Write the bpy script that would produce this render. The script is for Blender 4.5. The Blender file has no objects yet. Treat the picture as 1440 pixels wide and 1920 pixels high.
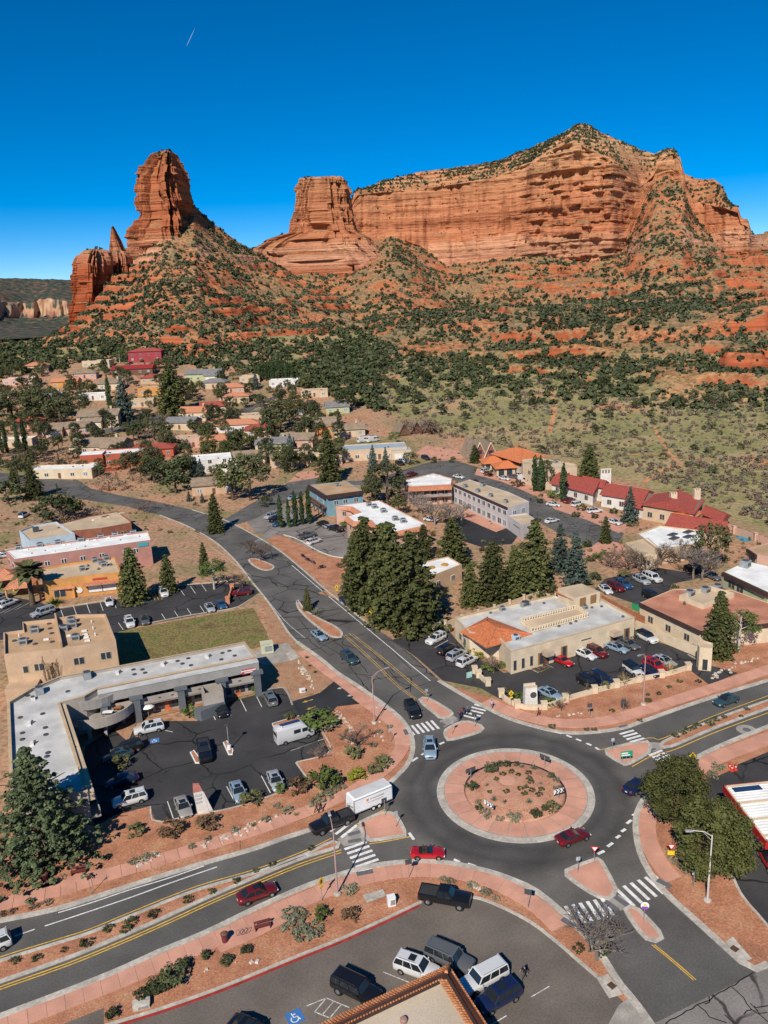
import bpy, bmesh, math, random
import numpy as np
from mathutils import Vector, Matrix
rnd = random.Random(7)
R = math.radians
# ------------------------------------------------------------------ camera
CF, CP, CH, CR = 1500.0, R(15.254),66.74, R(2.5)
_c, _s = math.cos(CP), math.sin(CP)
FW = np.array([0, _c, -_s]); _u = np.array([0, _s, _c]); _r = np.array([1.0,0,0])
UP = _u * math.cos(CR) + _r * math.sin(CR); RT = _r * math.cos(CR) - _u * math.sin(CR)
sc = bpy.context.scene
col = sc.collection
cam = bpy.data.cameras.new('camera'); camo = bpy.data.objects.new('camera', cam); col.objects.link(camo)
M = Matrix.Identity(4)
for i in range(3):
    M[i][0], M[i][1], M[i][2] = RT[i], UP[i],-FW[i]
M[2][3] = CH
camo.matrix_world = M
cam.sensor_fit = 'VERTICAL'; cam.sensor_height = 24.0; cam.lens = CF / 1920 * 24.0
cam.clip_start = 0.5; cam.clip_end = 60000
sc.camera = camo
# ------------------------------------------------------------------ sky and sun
SUN_EL, SH_AZ = R(40.5), R(71.0)          # shadows run towards SH_AZ (from +X, counter-clockwise)
wd = bpy.data.worlds.new('World'); sc.world = wd; wd.use_nodes = True
nt = wd.node_tree
sky = nt.nodes.new('ShaderNodeTexSky'); sky.sky_type = 'NISHITA'; sky.sun_disc = False
sky.sun_elevation = SUN_EL
sund = Vector((-math.cos(SH_AZ) * math.cos(SUN_EL),-math.sin(SH_AZ) * math.cos(SUN_EL), math.sin(SUN_EL)))
sky.sun_rotation = math.atan2(sund.x, sund.y)
sky.altitude = 5000; sky.air_density = 1.0; sky.dust_density = 0.0; sky.ozone_density = 2.5
bg = nt.nodes['Background']; bg.inputs['Strength'].default_value = 0.098
hs = nt.nodes.new('ShaderNodeHueSaturation'); hs.inputs['Saturation'].default_value = 1.55
nt.links.new(sky.outputs[0], hs.inputs['Color']); nt.links.new(hs.outputs[0], bg.inputs['Color'])
sl = bpy.data.lights.new('sun','SUN'); sl.energy = 4.6; sl.angle = R(0.5); sl.color = (1.0,0.93,0.82)
so = bpy.data.objects.new('sun', sl); col.objects.link(so)
so.rotation_euler = (-sund).to_track_quat('-Z','Y').to_euler(); so.location = (0,0,300)
sc.view_settings.view_transform = 'Standard'; sc.view_settings.look = 'None'
sc.view_settings.exposure = 0.25; sc.view_settings.gamma = 1.0
sc.view_settings.use_curve_mapping = False
sc.cycles.max_bounces = 5; sc.cycles.diffuse_bounces = 2; sc.cycles.glossy_bounces = 2
sc.cycles.transmission_bounces = 2; sc.cycles.transparent_max_bounces = 4

# ------------------------------------------------------------------ pixel <-> place
def H(x, y):
    r = math.hypot(x, y)
    return 0.00026 * (r - 230) ** 2 if r > 230 else 0.0
def ray(px, py):
    return FW + RT * ((px - 720) / CF) - UP * ((py - 960) / CF)
def G(px, py, z=0.0):
    """ground point seen at photo pixel, z above the terrain"""
    d = ray(px, py)
    lo, hi = 10.0,1500.0
    f = lambda t: CH + d[2] * t - H(d[0] * t, d[1] * t) - z
    t = lo
    while t < hi and f(t) > 0: t += 4.0
    a, b = t - 4.0, t
    for _ in range(30):
        m = (a + b) / 2
        if f(m) > 0: a = m
        else: b = m
    return Vector((d[0] * a, d[1] * a, CH + d[2] * a))
def GZ(px, py, z):
    """point seen at photo pixel on the level z"""
    d = ray(px, py); t = (z - CH) / d[2]
    return Vector((d[0] * t, d[1] * t, z))
def UR(px, py, r):
    """vectorised: point on the pixel ray at horizontal distance r"""
    px, py, r = np.broadcast_arrays(np.asarray(px, float), np.asarray(py, float), np.asarray(r, float))
    d = FW + RT * ((px[..., None] - 720) / CF) - UP * ((py[..., None] - 960) / CF)
    t = r / np.hypot(d[..., 0], d[..., 1])
    p = d * t[..., None]; p[..., 2] += CH
    return p
def pix(p):
    q = np.array(p, float) - np.array([0,0, CH]); z = q @ FW
    return 720 + CF * (q @ RT) / z, 960 - CF * (q @ UP) / z

# ------------------------------------------------------------------ noise
def _hash(i, seed):
    n = (i.astype(np.int64) * 374761393 + seed * 668265263) & 0x7fffffff
    n = ((n ^ (n >> 13)) * 1274126177) & 0x7fffffff
    return ((n ^ (n >> 16)) & 0xffff) / 65535.0
def vnoise(p, seed=0):
    p = np.asarray(p, float); i = np.floor(p).astype(np.int64); f = p - i; f = f * f * (3 - 2 * f)
    dim = p.shape[-1]; out = 0
    for c in range(1 << dim):
        w = 1.0; h = np.zeros(p.shape[:-1], np.int64)
        for k in range(dim):
            b = (c >> k) & 1
            w = w * (f[..., k] if b else 1 - f[..., k])
            h = h + (i[..., k] + b) * (1,5741,104729)[k]
        out = out + w * _hash(h, seed)
    return out
def fbm(p, oct=4, seed=0):
    p = np.asarray(p, float); s = 0; a = 0.5; t = 0
    for o in range(oct):
        s = s + a * vnoise(p * 2 ** o + 17.3 * o, seed + o); t += a; a *= 0.55
    return s / t

# ------------------------------------------------------------------ materials
MATS = {}
def nodes(name):
    m = bpy.data.materials.new(name); m.use_nodes = True
    n = m.node_tree.nodes; b = n['Principled BSDF']
    return m, n, m.node_tree.links, b
def ramp(n, stops):
    r = n.new('ShaderNodeValToRGB')
    e = r.color_ramp.elements
    while len(e) > 1: e.remove(e[0])
    e[0].position = stops[0][0]; e[0].color = (*stops[0][1],1)
    for p, c in stops[1:]:
        q = e.new(p); q.color = (*c, 1)
    return r
def mat(name, c, rough=0.85, var=0.18, scale=0.6, bump=0.0, bscale=8.0, metal=0.0, spec=0.3, coat=0.0, obj=False, c2=None, fine=0.1, fscale=9.0):
    """plain procedural: colour broken up by two noises, optional relief"""
    if name in MATS: return MATS[name]
    m, n, l, b = nodes(name)
    b.inputs['Roughness'].default_value = rough; b.inputs['Metallic'].default_value = metal
    b.inputs['Specular IOR Level'].default_value = spec; b.inputs['Coat Weight'].default_value = coat
    if var > 0 or c2:
        g = n.new('ShaderNodeTexCoord'); geo = n.new('ShaderNodeNewGeometry')
        src = g.outputs['Object'] if obj else geo.outputs['Position']
        t = n.new('ShaderNodeTexNoise'); t.inputs['Scale'].default_value = scale; t.inputs['Detail'].default_value = 6
        l.new(src, t.inputs['Vector'])
        t2 = n.new('ShaderNodeTexNoise'); t2.inputs['Scale'].default_value = fscale; t2.inputs['Detail'].default_value = 3
        l.new(src, t2.inputs['Vector'])
        cc = c2 or tuple(x * (1 + var * 1.2) for x in c)
        r = ramp(n, [(0.32, tuple(x * (1 - var) for x in c)),(0.5, c),(0.68, cc)])
        l.new(t.outputs[0], r.inputs[0])
        mx = n.new('ShaderNodeMix'); mx.data_type = 'RGBA'; mx.blend_type = 'MULTIPLY'; mx.inputs[0].default_value = 1.0
        r2 = ramp(n, [(0.3,(1 - fine * 2,) * 3),(0.7,(1 + fine,) * 3)])
        l.new(t2.outputs[0], r2.inputs[0])
        l.new(r.outputs[0], mx.inputs[6]); l.new(r2.outputs[0], mx.inputs[7])
        l.new(mx.outputs[2], b.inputs['Base Color'])
        if bump > 0:
            t3 = n.new('ShaderNodeTexNoise'); t3.inputs['Scale'].default_value = bscale; t3.inputs['Detail'].default_value = 4
            l.new(src, t3.inputs['Vector'])
            bp = n.new('ShaderNodeBump'); bp.inputs['Strength'].default_value = bump; bp.inputs['Distance'].default_value = 0.1
            l.new(t3.outputs[0], bp.inputs['Height']); l.new(bp.outputs[0], b.inputs['Normal'])
    else:
        b.inputs['Base Color'].default_value = (*c, 1)
    MATS[name] = m
    return m

# ------------------------------------------------------------------ mesh builder
class MB:
    def __init__(s): s.v = []; s.f = []
    def add(s, vs, fs):
        o = len(s.v); s.v += [tuple(v) for v in vs]; s.f += [tuple(i + o for i in f) for f in fs]; return s
    def box(s, c, sz, rz=0.0, taper=1.0):
        x, y, z = sz[0] / 2, sz[1] / 2, sz[2] / 2; co, si = math.cos(rz), math.sin(rz); vs = []
        for dz, k in ((-z, 1.0),(z, taper)):
            for dx, dy in ((-x, -y),(x, -y),(x, y),(-x, y)):
                dx *= k; dy *= k
                vs.append((c[0] + dx * co - dy * si, c[1] + dx * si + dy * co, c[2] + dz))
        return s.add(vs, [(3,2,1,0),(4,5,6,7),(0,1,5,4),(1,2,6,5),(2,3,7,6),(3,0,4,7)])
    def prism(s, pts, z0, z1, bottom=True):
        pts = ccw(pts); n = len(pts)
        vs = [(p[0], p[1], z0) for p in pts] + [(p[0], p[1], z1) for p in pts]
        fs = [(i, (i + 1) % n, n + (i + 1) % n, n + i) for i in range(n)] + [tuple(range(n, 2 * n))]
        if bottom: fs.append(tuple(range(n - 1,-1,-1)))
        return s.add(vs, fs)
    def tube(s, pts, rad, n=8, cap=True):
        pts = [Vector(p) for p in pts]
        rs = rad if isinstance(rad, (list, tuple)) else [rad] * len(pts)
        o = len(s.v)
        for i, p in enumerate(pts):
            t = (pts[min(i + 1, len(pts) - 1)] - pts[max(i - 1,0)]).normalized()
            a = t.cross(Vector((0,0,1)) if abs(t.z) < 0.95 else Vector((1,0,0))).normalized(); b2 = t.cross(a)
            for k in range(n):
                an = 2 * math.pi * k / n
                s.v.append(tuple(p + (a * math.cos(an) + b2 * math.sin(an)) * rs[i]))
        for i in range(len(pts) - 1):
            for k in range(n):
                k2 = (k + 1) % n
                s.f.append((o + i * n + k, o + i * n + k2, o + (i + 1) * n + k2, o + (i + 1) * n + k))
        if cap:
            s.f.append(tuple(o + k for k in range(n - 1,-1,-1))); e = o + (len(pts) - 1) * n
            s.f.append(tuple(e + k for k in range(n)))
        return s
    def cyl(s, c, r, h, n=12, r2=None):
        return s.lathe(c, [(r, 0),(r if r2 is None else r2, h)], n)
    def lathe(s, c, prof, n=12):
        o = len(s.v)
        for r, z in prof:
            for k in range(n):
                a = 2 * math.pi * k / n
                s.v.append((c[0] + r * math.cos(a), c[1] + r * math.sin(a), c[2] + z))
        for i in range(len(prof) - 1):
            for k in range(n):
                k2 = (k + 1) % n
                s.f.append((o + i * n + k, o + i * n + k2, o + (i + 1) * n + k2, o + (i + 1) * n + k))
        s.f.append(tuple(o + k for k in range(n - 1,-1,-1))); e = o + (len(prof) - 1) * n
        s.f.append(tuple(e + k for k in range(n)))
        return s
    def quad(s, a, b, c, d): return s.add([a, b, c, d],[(0,1,2,3)])
    def mesh(s, name, m=None, smooth=False):
        me = bpy.data.meshes.new(name); me.from_pydata(s.v, [], s.f); me.update()
        if m: me.materials.append(m)
        if smooth: me.polygons.foreach_set('use_smooth', [True] * len(me.polygons))
        return me
    def build(s, name, m, parent=None, smooth=False):
        return link(name, s.mesh(name, m, smooth), parent)
def link(name, me, parent=None, loc=None, rz=0.0):
    o = bpy.data.objects.new(name, me); col.objects.link(o)
    if parent is not None: o.parent = parent
    if loc is not None: o.location = loc
    if rz: o.rotation_euler = (0,0, rz)
    return o
def area2(p): return sum(p[i][0] * p[(i + 1) % len(p)][1] - p[(i + 1) % len(p)][0] * p[i][1] for i in range(len(p)))
def ccw(p): return list(p) if area2(p) > 0 else list(p)[::-1]
def tag(o, label, cat, group=None):
    o['label'] = label; o['category'] = cat
    if group: o['group'] = group
    return o
def struct(o): o['kind'] = 'structure'; return o
def stuff(o): o['kind'] = 'stuff'; return o
def thing(name, label, cat, loc=(0,0,0), rz=0.0, group=None):
    o = bpy.data.objects.new(name, None); col.objects.link(o); o.empty_display_size = 0.5
    o.location = loc; o.rotation_euler = (0,0, rz)
    return tag(o, label, cat, group)
def copy_tree(o, parent=None):
    c = o.copy(); col.objects.link(c); c.parent = parent
    for ch in o.children: copy_tree(ch, c)
    return c
def grid_mesh(name, P, m, smooth=True, attrs=None):
    """P: rows x cols x 3 numpy"""
    a, b = P.shape[:2]; me = bpy.data.meshes.new(name)
    idx = np.arange(a * b).reshape(a, b)
    q = np.stack([idx[:-1, :-1], idx[:-1,1:], idx[1:, 1:], idx[1:, :-1]],-1).reshape(-1,4)
    return np_mesh(name, P.reshape(-1,3), q, m, smooth)
def np_mesh(name, V, Q, m, smooth=False):
    me = bpy.data.meshes.new(name); k = Q.shape[1]
    me.vertices.add(len(V)); me.vertices.foreach_set('co', np.ascontiguousarray(V, dtype=np.float32).ravel())
    me.loops.add(len(Q) * k); me.loops.foreach_set('vertex_index', np.ascontiguousarray(Q, dtype=np.int32).ravel())
    me.polygons.add(len(Q)); me.polygons.foreach_set('loop_start', np.arange(0, len(Q) * k, k, dtype=np.int32))
    me.polygons.foreach_set('loop_total', np.full(len(Q), k, dtype=np.int32))
    me.update(calc_edges=True)
    me.polygons.foreach_set('use_smooth', np.full(len(Q), smooth, dtype=bool))
    if m: me.materials.append(m)
    return me
def cat_rom(pts, step, closed=False):
    """smooth resample of world points, about one every step metres"""
    pts = [Vector(p) for p in pts]; n = len(pts); out = []
    rng = range(n) if closed else range(n - 1)
    for i in rng:
        p1, p2 = pts[i], pts[(i + 1) % n]
        p0 = pts[i - 1] if (i > 0 or closed) else p1 * 2 - p2
        p3 = pts[(i + 2) % n] if (i + 2 < n or closed) else p2 * 2 - p1
        k = max(1, int(math.ceil((p2 - p1).length / 0.5)))
        for j in range(k):
            t = j / k
            out.append(0.5 * ((2 * p1) + (p2 - p0) * t + (2 * p0 - 5 * p1 + 4 * p2 - p3) * t * t + (3 * p1 - p0 - 3 * p2 + p3) * t ** 3))
    out.append(pts[0] if closed else pts[-1])
    # even spacing
    L = [0.0]
    for i in range(1, len(out)): L.append(L[-1] + (out[i] - out[i - 1]).length)
    k = max(1, round(L[-1] / step)); res = []; j = 0
    for i in range(k + 1):
        d = L[-1] * i / k
        while j < len(L) - 2 and L[j + 1] < d: j += 1
        f = (d - L[j]) / max(1e-9, L[j + 1] - L[j])
        res.append(out[j].lerp(out[j + 1], min(1, max(0, f))))
    if closed: res.pop()
    return res
def offset(line, d, closed=False):
    """shift a polyline sideways; d > 0 is to the left of travel"""
    n = len(line); o = []
    for i, p in enumerate(line):
        a = line[i - 1] if (i > 0 or closed) else line[i]; b = line[(i + 1) % n] if (i < n - 1 or closed) else line[i]
        t = Vector((b[0] - a[0], b[1] - a[1],0))
        if t.length < 1e-6: t = Vector((1,0,0))
        t.normalize()
        o.append(Vector((p[0] - t.y * d, p[1] + t.x * d, p[2])))
    return o
# ================================================================== LAND: mountains, ground
def rock_material(name='red_rock_strata', tint=None):
    m, n, l, b = nodes(name)
    b.inputs['Roughness'].default_value = 0.95; b.inputs['Specular IOR Level'].default_value = 0.1
    geo = n.new('ShaderNodeNewGeometry'); sep = n.new('ShaderNodeSeparateXYZ'); l.new(geo.outputs['Position'], sep.inputs[0])
    def noise(scale, detail, vec=None, mul=None):
        t = n.new('ShaderNodeTexNoise'); t.inputs['Scale'].default_value = scale; t.inputs['Detail'].default_value = detail
        v = geo.outputs['Position']
        if mul:
            mp = n.new('ShaderNodeMapping'); mp.inputs['Scale'].default_value = mul; l.new(v, mp.inputs[0]); v = mp.outputs[0]
        l.new(v, t.inputs['Vector']); return t.outputs[0]
    def math_(op, a, b_=None, c=None):
        k = n.new('ShaderNodeMath'); k.operation = op
        for i, x in enumerate((a, b_, c)):
            if x is None: continue
            if isinstance(x, (int, float)): k.inputs[i].default_value = x
            else: l.new(x, k.inputs[i])
        return k.outputs[0]
    def mix(f, a, b_, mode='MIX'):
        k = n.new('ShaderNodeMix'); k.data_type = 'RGBA'; k.blend_type = mode
        if isinstance(f, float): k.inputs[0].default_value = f
        else: l.new(f, k.inputs[0])
        for i, x in ((6, a),(7, b_)):
            if isinstance(x, tuple): k.inputs[i].default_value = (*x, 1)
            else: l.new(x, k.inputs[i])
        return k.outputs[2]
    wob = noise(0.012,4)
    zz = math_('MULTIPLY_ADD', wob, 34.0, math_('SUBTRACT', sep.outputs[2],17.0))
    zn = math_('DIVIDE', zz, 360.0)
    base = ramp(n, [(0.0,(.35,.095,.042)),(.16,(.38,.105,.046)),(.26,(.40,.128,.058)),(.30,(.49,.25,.155)),(.345,(.49,.245,.14)),
                    (.37,(.41,.155,.075)),(.50,(.43,.175,.085)),(.58,(.46,.215,.108)),(.66,(.49,.275,.145)),(.76,(.50,.32,.18)),(.9,(.48,.32,.19))])
    l.new(zn, base.inputs[0])
    st = noise(1.0,5, mul=(.004,.004,.16)); r1 = ramp(n, [(.3,(.74,.68,.64)),(.45,(.96,.96,.96)),(.55,(1.04,1.04,1.04)),(.66,(1.16,1.22,1.28))]); l.new(st, r1.inputs[0])
    st2 = noise(1.0,3, mul=(.012,.012,.75)); r2 = ramp(n, [(.34,(.74,.7,.68)),(.5,(1,1,1)),(.7,(1.12,1.12,1.12))]); l.new(st2, r2.inputs[0])
    vs = noise(1.0,4, mul=(.07,.07,.008)); r3 = ramp(n, [(.30,(.5,.42,.4)),(.42,(.98,.97,.96)),(.75,(1.1,1.08,1.05))]); l.new(vs, r3.inputs[0])
    c = mix(1.0, base.outputs[0], r1.outputs[0], 'MULTIPLY'); c = mix(1.0, c, r2.outputs[0], 'MULTIPLY'); c = mix(.8, c, r3.outputs[0], 'MULTIPLY')
    if tint: c = mix(1.0, c, tint, 'MULTIPLY')
    # soil and scrub where the ground is not steep
    s1 = ramp(n, [(.3,(.40,.125,.055)),(.42,(.385,.16,.078)),(.51,(.32,.18,.09)),(.60,(.21,.155,.082)),(.75,(.34,.20,.11))]); l.new(noise(.028,7), s1.inputs[0])
    s2 = ramp(n, [(.35,(.55,.55,.5)),(.5,(1,1,1)),(.68,(1.35,1.3,1.2))]); l.new(noise(.45,4), s2.inputs[0])
    lo = ramp(n, [(.3,(.40,.19,.095)),(.42,(.32,.225,.115)),(.55,(.22,.20,.09)),(.7,(.30,.235,.13))]); l.new(noise(.03,7), lo.inputs[0])
    lw = n.new('ShaderNodeMapRange'); lw.inputs[1].default_value = 30; lw.inputs[2].default_value = 12; l.new(zz, lw.inputs[0])
    soil = mix(1.0, mix(lw.outputs[0], s1.outputs[0], lo.outputs[0]), s2.outputs[0], 'MULTIPLY')
    sn = n.new('ShaderNodeSeparateXYZ'); l.new(geo.outputs['Normal'], sn.inputs[0])
    steep = math_('MULTIPLY_ADD', noise(.05,5),.34, math_('SUBTRACT', sn.outputs[2],.17))
    fr = ramp(n, [(.66,(0,0,0)),(.84,(1,1,1))]); l.new(steep, fr.inputs[0])
    l.new(mix(fr.outputs[0], c, soil), b.inputs['Base Color'])
    bp = n.new('ShaderNodeBump'); bp.inputs['Strength'].default_value = .9; bp.inputs['Distance'].default_value = 2.5
    hh = math_('ADD', noise(1.0,5, mul=(.03,.03,.55)), math_('MULTIPLY', noise(.22,6),.8))
    l.new(hh, bp.inputs['Height']); l.new(bp.outputs[0], b.inputs['Normal'])
    return m
ROCK = rock_material(); ROCKD = rock_material('dark_red_rock', (.86,.72,.66))
I = lambda x, *p: np.interp(x, [a for a, _ in p],[b for _, b in p])
def smooth01(t): t = np.clip(t, 0,1); return t * t * (3 - 2 * t)
def terrace(z, h, sharp=0.5, off=0.0):
    s = (z + off) / h; f = np.floor(s); t = s - f
    return (f + smooth01((t - (1 - sharp) / 2) / sharp)) * h - off
def strata1(z, seed):
    return 0.5 * vnoise(np.stack([z / 9.0],-1), seed) + 0.32 * vnoise(np.stack([z / 3.4],-1), seed + 3) + 0.18 * vnoise(np.stack([z / 1.5],-1), seed + 5)
def push(P, d):
    """move points along the horizontal direction away from the observer's side of the cliff"""
    h = P[..., :2] / np.linalg.norm(P[..., :2], axis=-1, keepdims=True)
    P[..., :2] += h * d[..., None]
SCATTER = []      # (P grid, density function) for the scrub
# ---- main massif (loft of five lines across the view)
xs = np.arange(-260,1760,2.8)
ridge = I(xs, (-260,700),(330,640),(420,520),(470,470),(520,450),(600,420),(655,385),(669,360),(690,350),(728,338),(787,322),(857,314),(900,308),(956,297),(1012,269),(1050,252),(1087,231),
          (1102,233),(1125,248),(1162,263),(1200,280),(1226,289),(1237,284),(1260,282),(1275,295),(1282,329),(1305,336),(1339,336),(1355,349),(1369,381),(1384,394),(1388,415),(1404,422),(1409,440),(1440,437),(1520,445),(1760,520))
ctop = I(xs, (-260,710),(330,650),(420,540),(470,485),(560,440),(655,392),(669,366),(700,361),(760,357),(850,345),(930,332),(1000,301),(1030,282),(1055,270),(1080,264),(1110,282),(1135,292),(1160,306),(1185,335),(1200,352),(1225,330),(1240,300),(1260,287),(1274,298),
         (1282,333),(1300,376),(1330,384),(1360,390),(1384,398),(1388,418),(1404,426),(1409,452),(1440,452),(1760,540))
cbase = I(xs, (-260,720),(330,660),(420,560),(470,505),(560,500),(640,492),(700,452),(735,446),(787,464),(839,499),(874,495),(940,488),(1012,480),(1102,492),(1150,482),(1172,474),(1190,425),(1205,385),(1225,345),(1250,330),(1280,345),(1300,402),(1330,440),(1360,478),(1384,488),(1404,484),(1440,474),(1500,500),(1760,580))
r0 = I(xs, (-260,620),(0,590),(500,520),(1000,405),(1440,365),(1760,350))
rb = I(xs, (-260,1000),(600,1120),(700,1170),(800,1180),(1000,1120),(1100,1090),(1150,1100),(1180,1150),(1220,1230),(1260,1240),(1300,1180),(1360,1120),(1404,1110),(1440,1180),(1760,1150))
rt = rb + I(xs, (-260,30),(700,34),(1000,30),(1060,26),(1130,40),(1180,30),(1220,20),(1300,24),(1760,30))
rr = rt + I(xs, (-260,60),(660,20),(780,60),(900,110),(1090,150),(1180,90),(1235,30),(1270,20),(1300,70),(1350,70),(1390,20),(1760,60))
L0 = UR(xs, 600, r0); L0[:, 2] = 0.00026 * (r0 - 230) ** 2 - 4.0
L2 = UR(xs, cbase, rb); L3 = UR(xs, ctop, rt); L4 = UR(xs, ridge, rr)
def gsm(A, k):
    w = np.exp(-np.linspace(-2.2,2.2,2 * k + 1) ** 2); w /= w.sum()
    return np.stack([np.convolve(np.pad(A[:, i], k, mode='edge'), w, mode='valid') for i in range(A.shape[1])],1)
L2s = gsm(UR(xs, np.maximum(cbase, I(xs, (1120,0),(1150,470),(1440,470))), np.minimum(rb, 1130)),34)
L1 = L0 * .5 + L2s * .5; _w = I(xs, (300,.60),(800,.56),(1100,.50),(1440,.47)); L1[:, 2] = L0[:, 2] * _w + L2s[:, 2] * (1 - _w)
L5 = UR(xs, ridge, rr + 160); L5[:, 2] = L4[:, 2] * .7; L6 = UR(xs, ridge, rr + 500); L6[:, 2] = 20
def seg(A, B, k, ease=None):
    t = np.linspace(0,1, k, endpoint=False)[:, None, None]
    return A[None] * (1 - t) + B[None] * t
# smooth talus through L0,L1,L2
tt = np.linspace(0,1,230, endpoint=False)[:, None, None]
tal = L0[None] * (1 - tt) ** 2 + 2 * (2 * L1 - .5 * L0 - .5 * L2s)[None] * tt * (1 - tt) + L2s[None] * tt ** 2
tal += (L2 - L2s)[None] * tt ** 4
big = fbm(tal[..., :2] / 95.0,4,11) - .5; med = fbm(tal[..., :2] / 26.0,4,21) - .5
env = smooth01(tt[..., 0] / .15) * smooth01((1 - tt[..., 0]) / .08)
zt = tal[..., 2] + env * (big * (30 + 4 * I(xs, (1100,0),(1180,1),(1280,1),(1340,0))[None]) + med * (9 + 9 * I(xs, (1100,0),(1180,1),(1280,1),(1340,0))[None]))
rad_ = np.hypot(tal[..., 0], tal[..., 1]); hc_ = .00026 * (np.clip(rad_, 230,600) - 230) ** 2
zt = np.maximum(zt, hc_ + (13 * smooth01((rad_ - r0[None] - 50) / 230) + 5 * med * smooth01((rad_ - r0[None] - 80) / 100) - 4 * (1 - smooth01((rad_ - r0[None] - 30) / 60))) - 30 * (1 - smooth01((xs[None] - 560) / 160)))
XX = np.broadcast_to(xs, zt.shape)
wig = 34 * fbm(tal[..., :2] / 110.0,4,31)
msk = np.clip(I(XX.ravel(),(850,0.15),(960,.8),(1100,.85),(1170,.3),(1290,.3),(1340,.85),(1440,.92)).reshape(zt.shape) * np.clip((fbm(tal[..., :2] / 60.0,3,41) - .32) * 6,0,1.1),0,1) * env
tz = terrace(zt, 11.0,.22, wig)
tal[..., 2] = zt * (1 - msk) + tz * msk
cl = seg(L2, L3,150); cap = seg(L3, L4,60); back = seg(L4, L5,8); back2 = np.concatenate([seg(L5, L6,4), L6[None]])
tc = np.linspace(0,1,150)[:, None] * np.ones((1, len(xs)))
ec = smooth01(tc / .03) * smooth01((1 - tc) / .02)
az = np.arctan2(cl[..., 0], cl[..., 1]) * 1100.0
cr = vnoise(np.stack([az / 55, cl[..., 2] / 400],-1),51) * .5 + vnoise(np.stack([az / 19, cl[..., 2] / 160],-1),52) * .3 + vnoise(np.stack([az / 6, cl[..., 2] / 60],-1),53) * .2
zw = cl[..., 2] + 8 * fbm(np.stack([az / 120, cl[..., 2] / 200],-1),2,54)
rough_right = I(xs, (950,0.0),(1040,1.0),(1230,1.0),(1290,.4))[None, :]
blk = np.floor(vnoise(np.stack([az / 13, np.floor(zw / 7) * 3.1],-1),58) * 4) / 4.0
gcr = vnoise(np.stack([az / 16, cl[..., 2] / 260],-1),59); gcr2 = vnoise(np.stack([az / 6.5, cl[..., 2] / 90],-1),60)
push(cl, ec * (np.clip(.07 - np.abs(gcr - .5),0,.07) * 95 + np.clip(.06 - np.abs(gcr2 - .5),0,.06) * 45 + (cr - .5) * 30 + (strata1(zw, 55) - .5) * (6 + 8 * rough_right) + (fbm(np.stack([az / 8, zw / 5],-1),3,56) - .5) * 5 + rough_right * (blk - .4) * 16))
# stepped back: the wall leans with ledges
tcap = np.linspace(0,1,60)[:, None]
n1 = fbm(cap[..., :2] / 30.0,4,61) - .5
cap[..., 2] += smooth01(tcap / .1) * smooth01((1 - tcap) / .05) * (n1 * 12 + 3 * np.sin(tcap * 3.14))
cap[..., 2] = cap[..., 2] * .5 + terrace(cap[..., 2],7.0,.35,6 * n1) * .5
mas = np.concatenate([tal, cl, cap, back, back2])
mas[..., 2] += (fbm(mas[..., :2] / 7.0,3,71) - .5) * 1.4
struct(link('mountain', grid_mesh('mountain', mas, ROCK)))
ci = lambda x: int((x + 260) / 2.8)
SCATTER += [(tal[4:],7800,.58,1.0),(tal[6:110, ci(640):ci(1560)],2300,.5,.95),(tal[60:, ci(1130):ci(1340)],1500,.30,1.0),(cap, 4300,.35,.85),(cl, 500,.4,.6)]
# ---- hill under the left spire
xh = np.arange(-260,1000,2.4)
hr = I(xh, (-260,690),(-60,668),(0,662),(40,652),(100,625),(140,606),(170,560),(200,512),(240,486),(262,455),(300,405),(335,392),(363,384),(376,397),(400,419),(437,447),(470,468),(520,498),(580,532),(650,568),(720,604),(800,640),(900,660),(1000,672))
hr0 = I(xh, (-260,590),(0,560),(500,500),(1000,420)); hrr = I(xh, (-260,780),(140,790),(250,850),(376,900),(470,900),(600,840),(800,700),(1000,640))
A0 = UR(xh, 600, hr0); A0[:, 2] = 0.00026 * (hr0 - 230) ** 2 - 4
A2 = UR(xh, hr, hrr); A1 = A0 * .5 + A2 * .5; A1[:, 2] = A0[:, 2] * .54 + A2[:, 2] * .46
A3 = UR(xh, hr, hrr + 60); A3[:, 2] = A2[:, 2] - 14; A4 = UR(xh, hr, hrr + 190); A4[:, 2] = 20
th = np.linspace(0,1,210, endpoint=False)[:, None, None]
hill = A0[None] * (1 - th) ** 2 + 2 * (2 * A1 - .5 * A0 - .5 * A2)[None] * th * (1 - th) + A2[None] * th ** 2
eh = smooth01(th[..., 0] / .15) * smooth01((1 - th[..., 0]) / .06)
zz_ = hill[..., 2] + eh * ((fbm(hill[..., :2] / 80,4,81) - .5) * 20 + (fbm(hill[..., :2] / 22,4,82) - .5) * 8)
mk = eh * smooth01((fbm(hill[..., :2] / 55,3,83) - .52) / .1) * .9
hill[..., 2] = zz_ * (1 - mk) + terrace(zz_, 8.0,.34,7 * fbm(hill[..., :2] / 50,2,84)) * mk
hl = np.concatenate([hill, seg(A2, A3,8), seg(A3, A4,6), A4[None]])
hl[..., 2] += (fbm(hl[..., :2] / 6.0,3,85) - .5) * 1.4
struct(link('hill', grid_mesh('hill', hl, ROCK)))
SCATTER += [(hill[4:],6600,.5,.85)]
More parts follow.
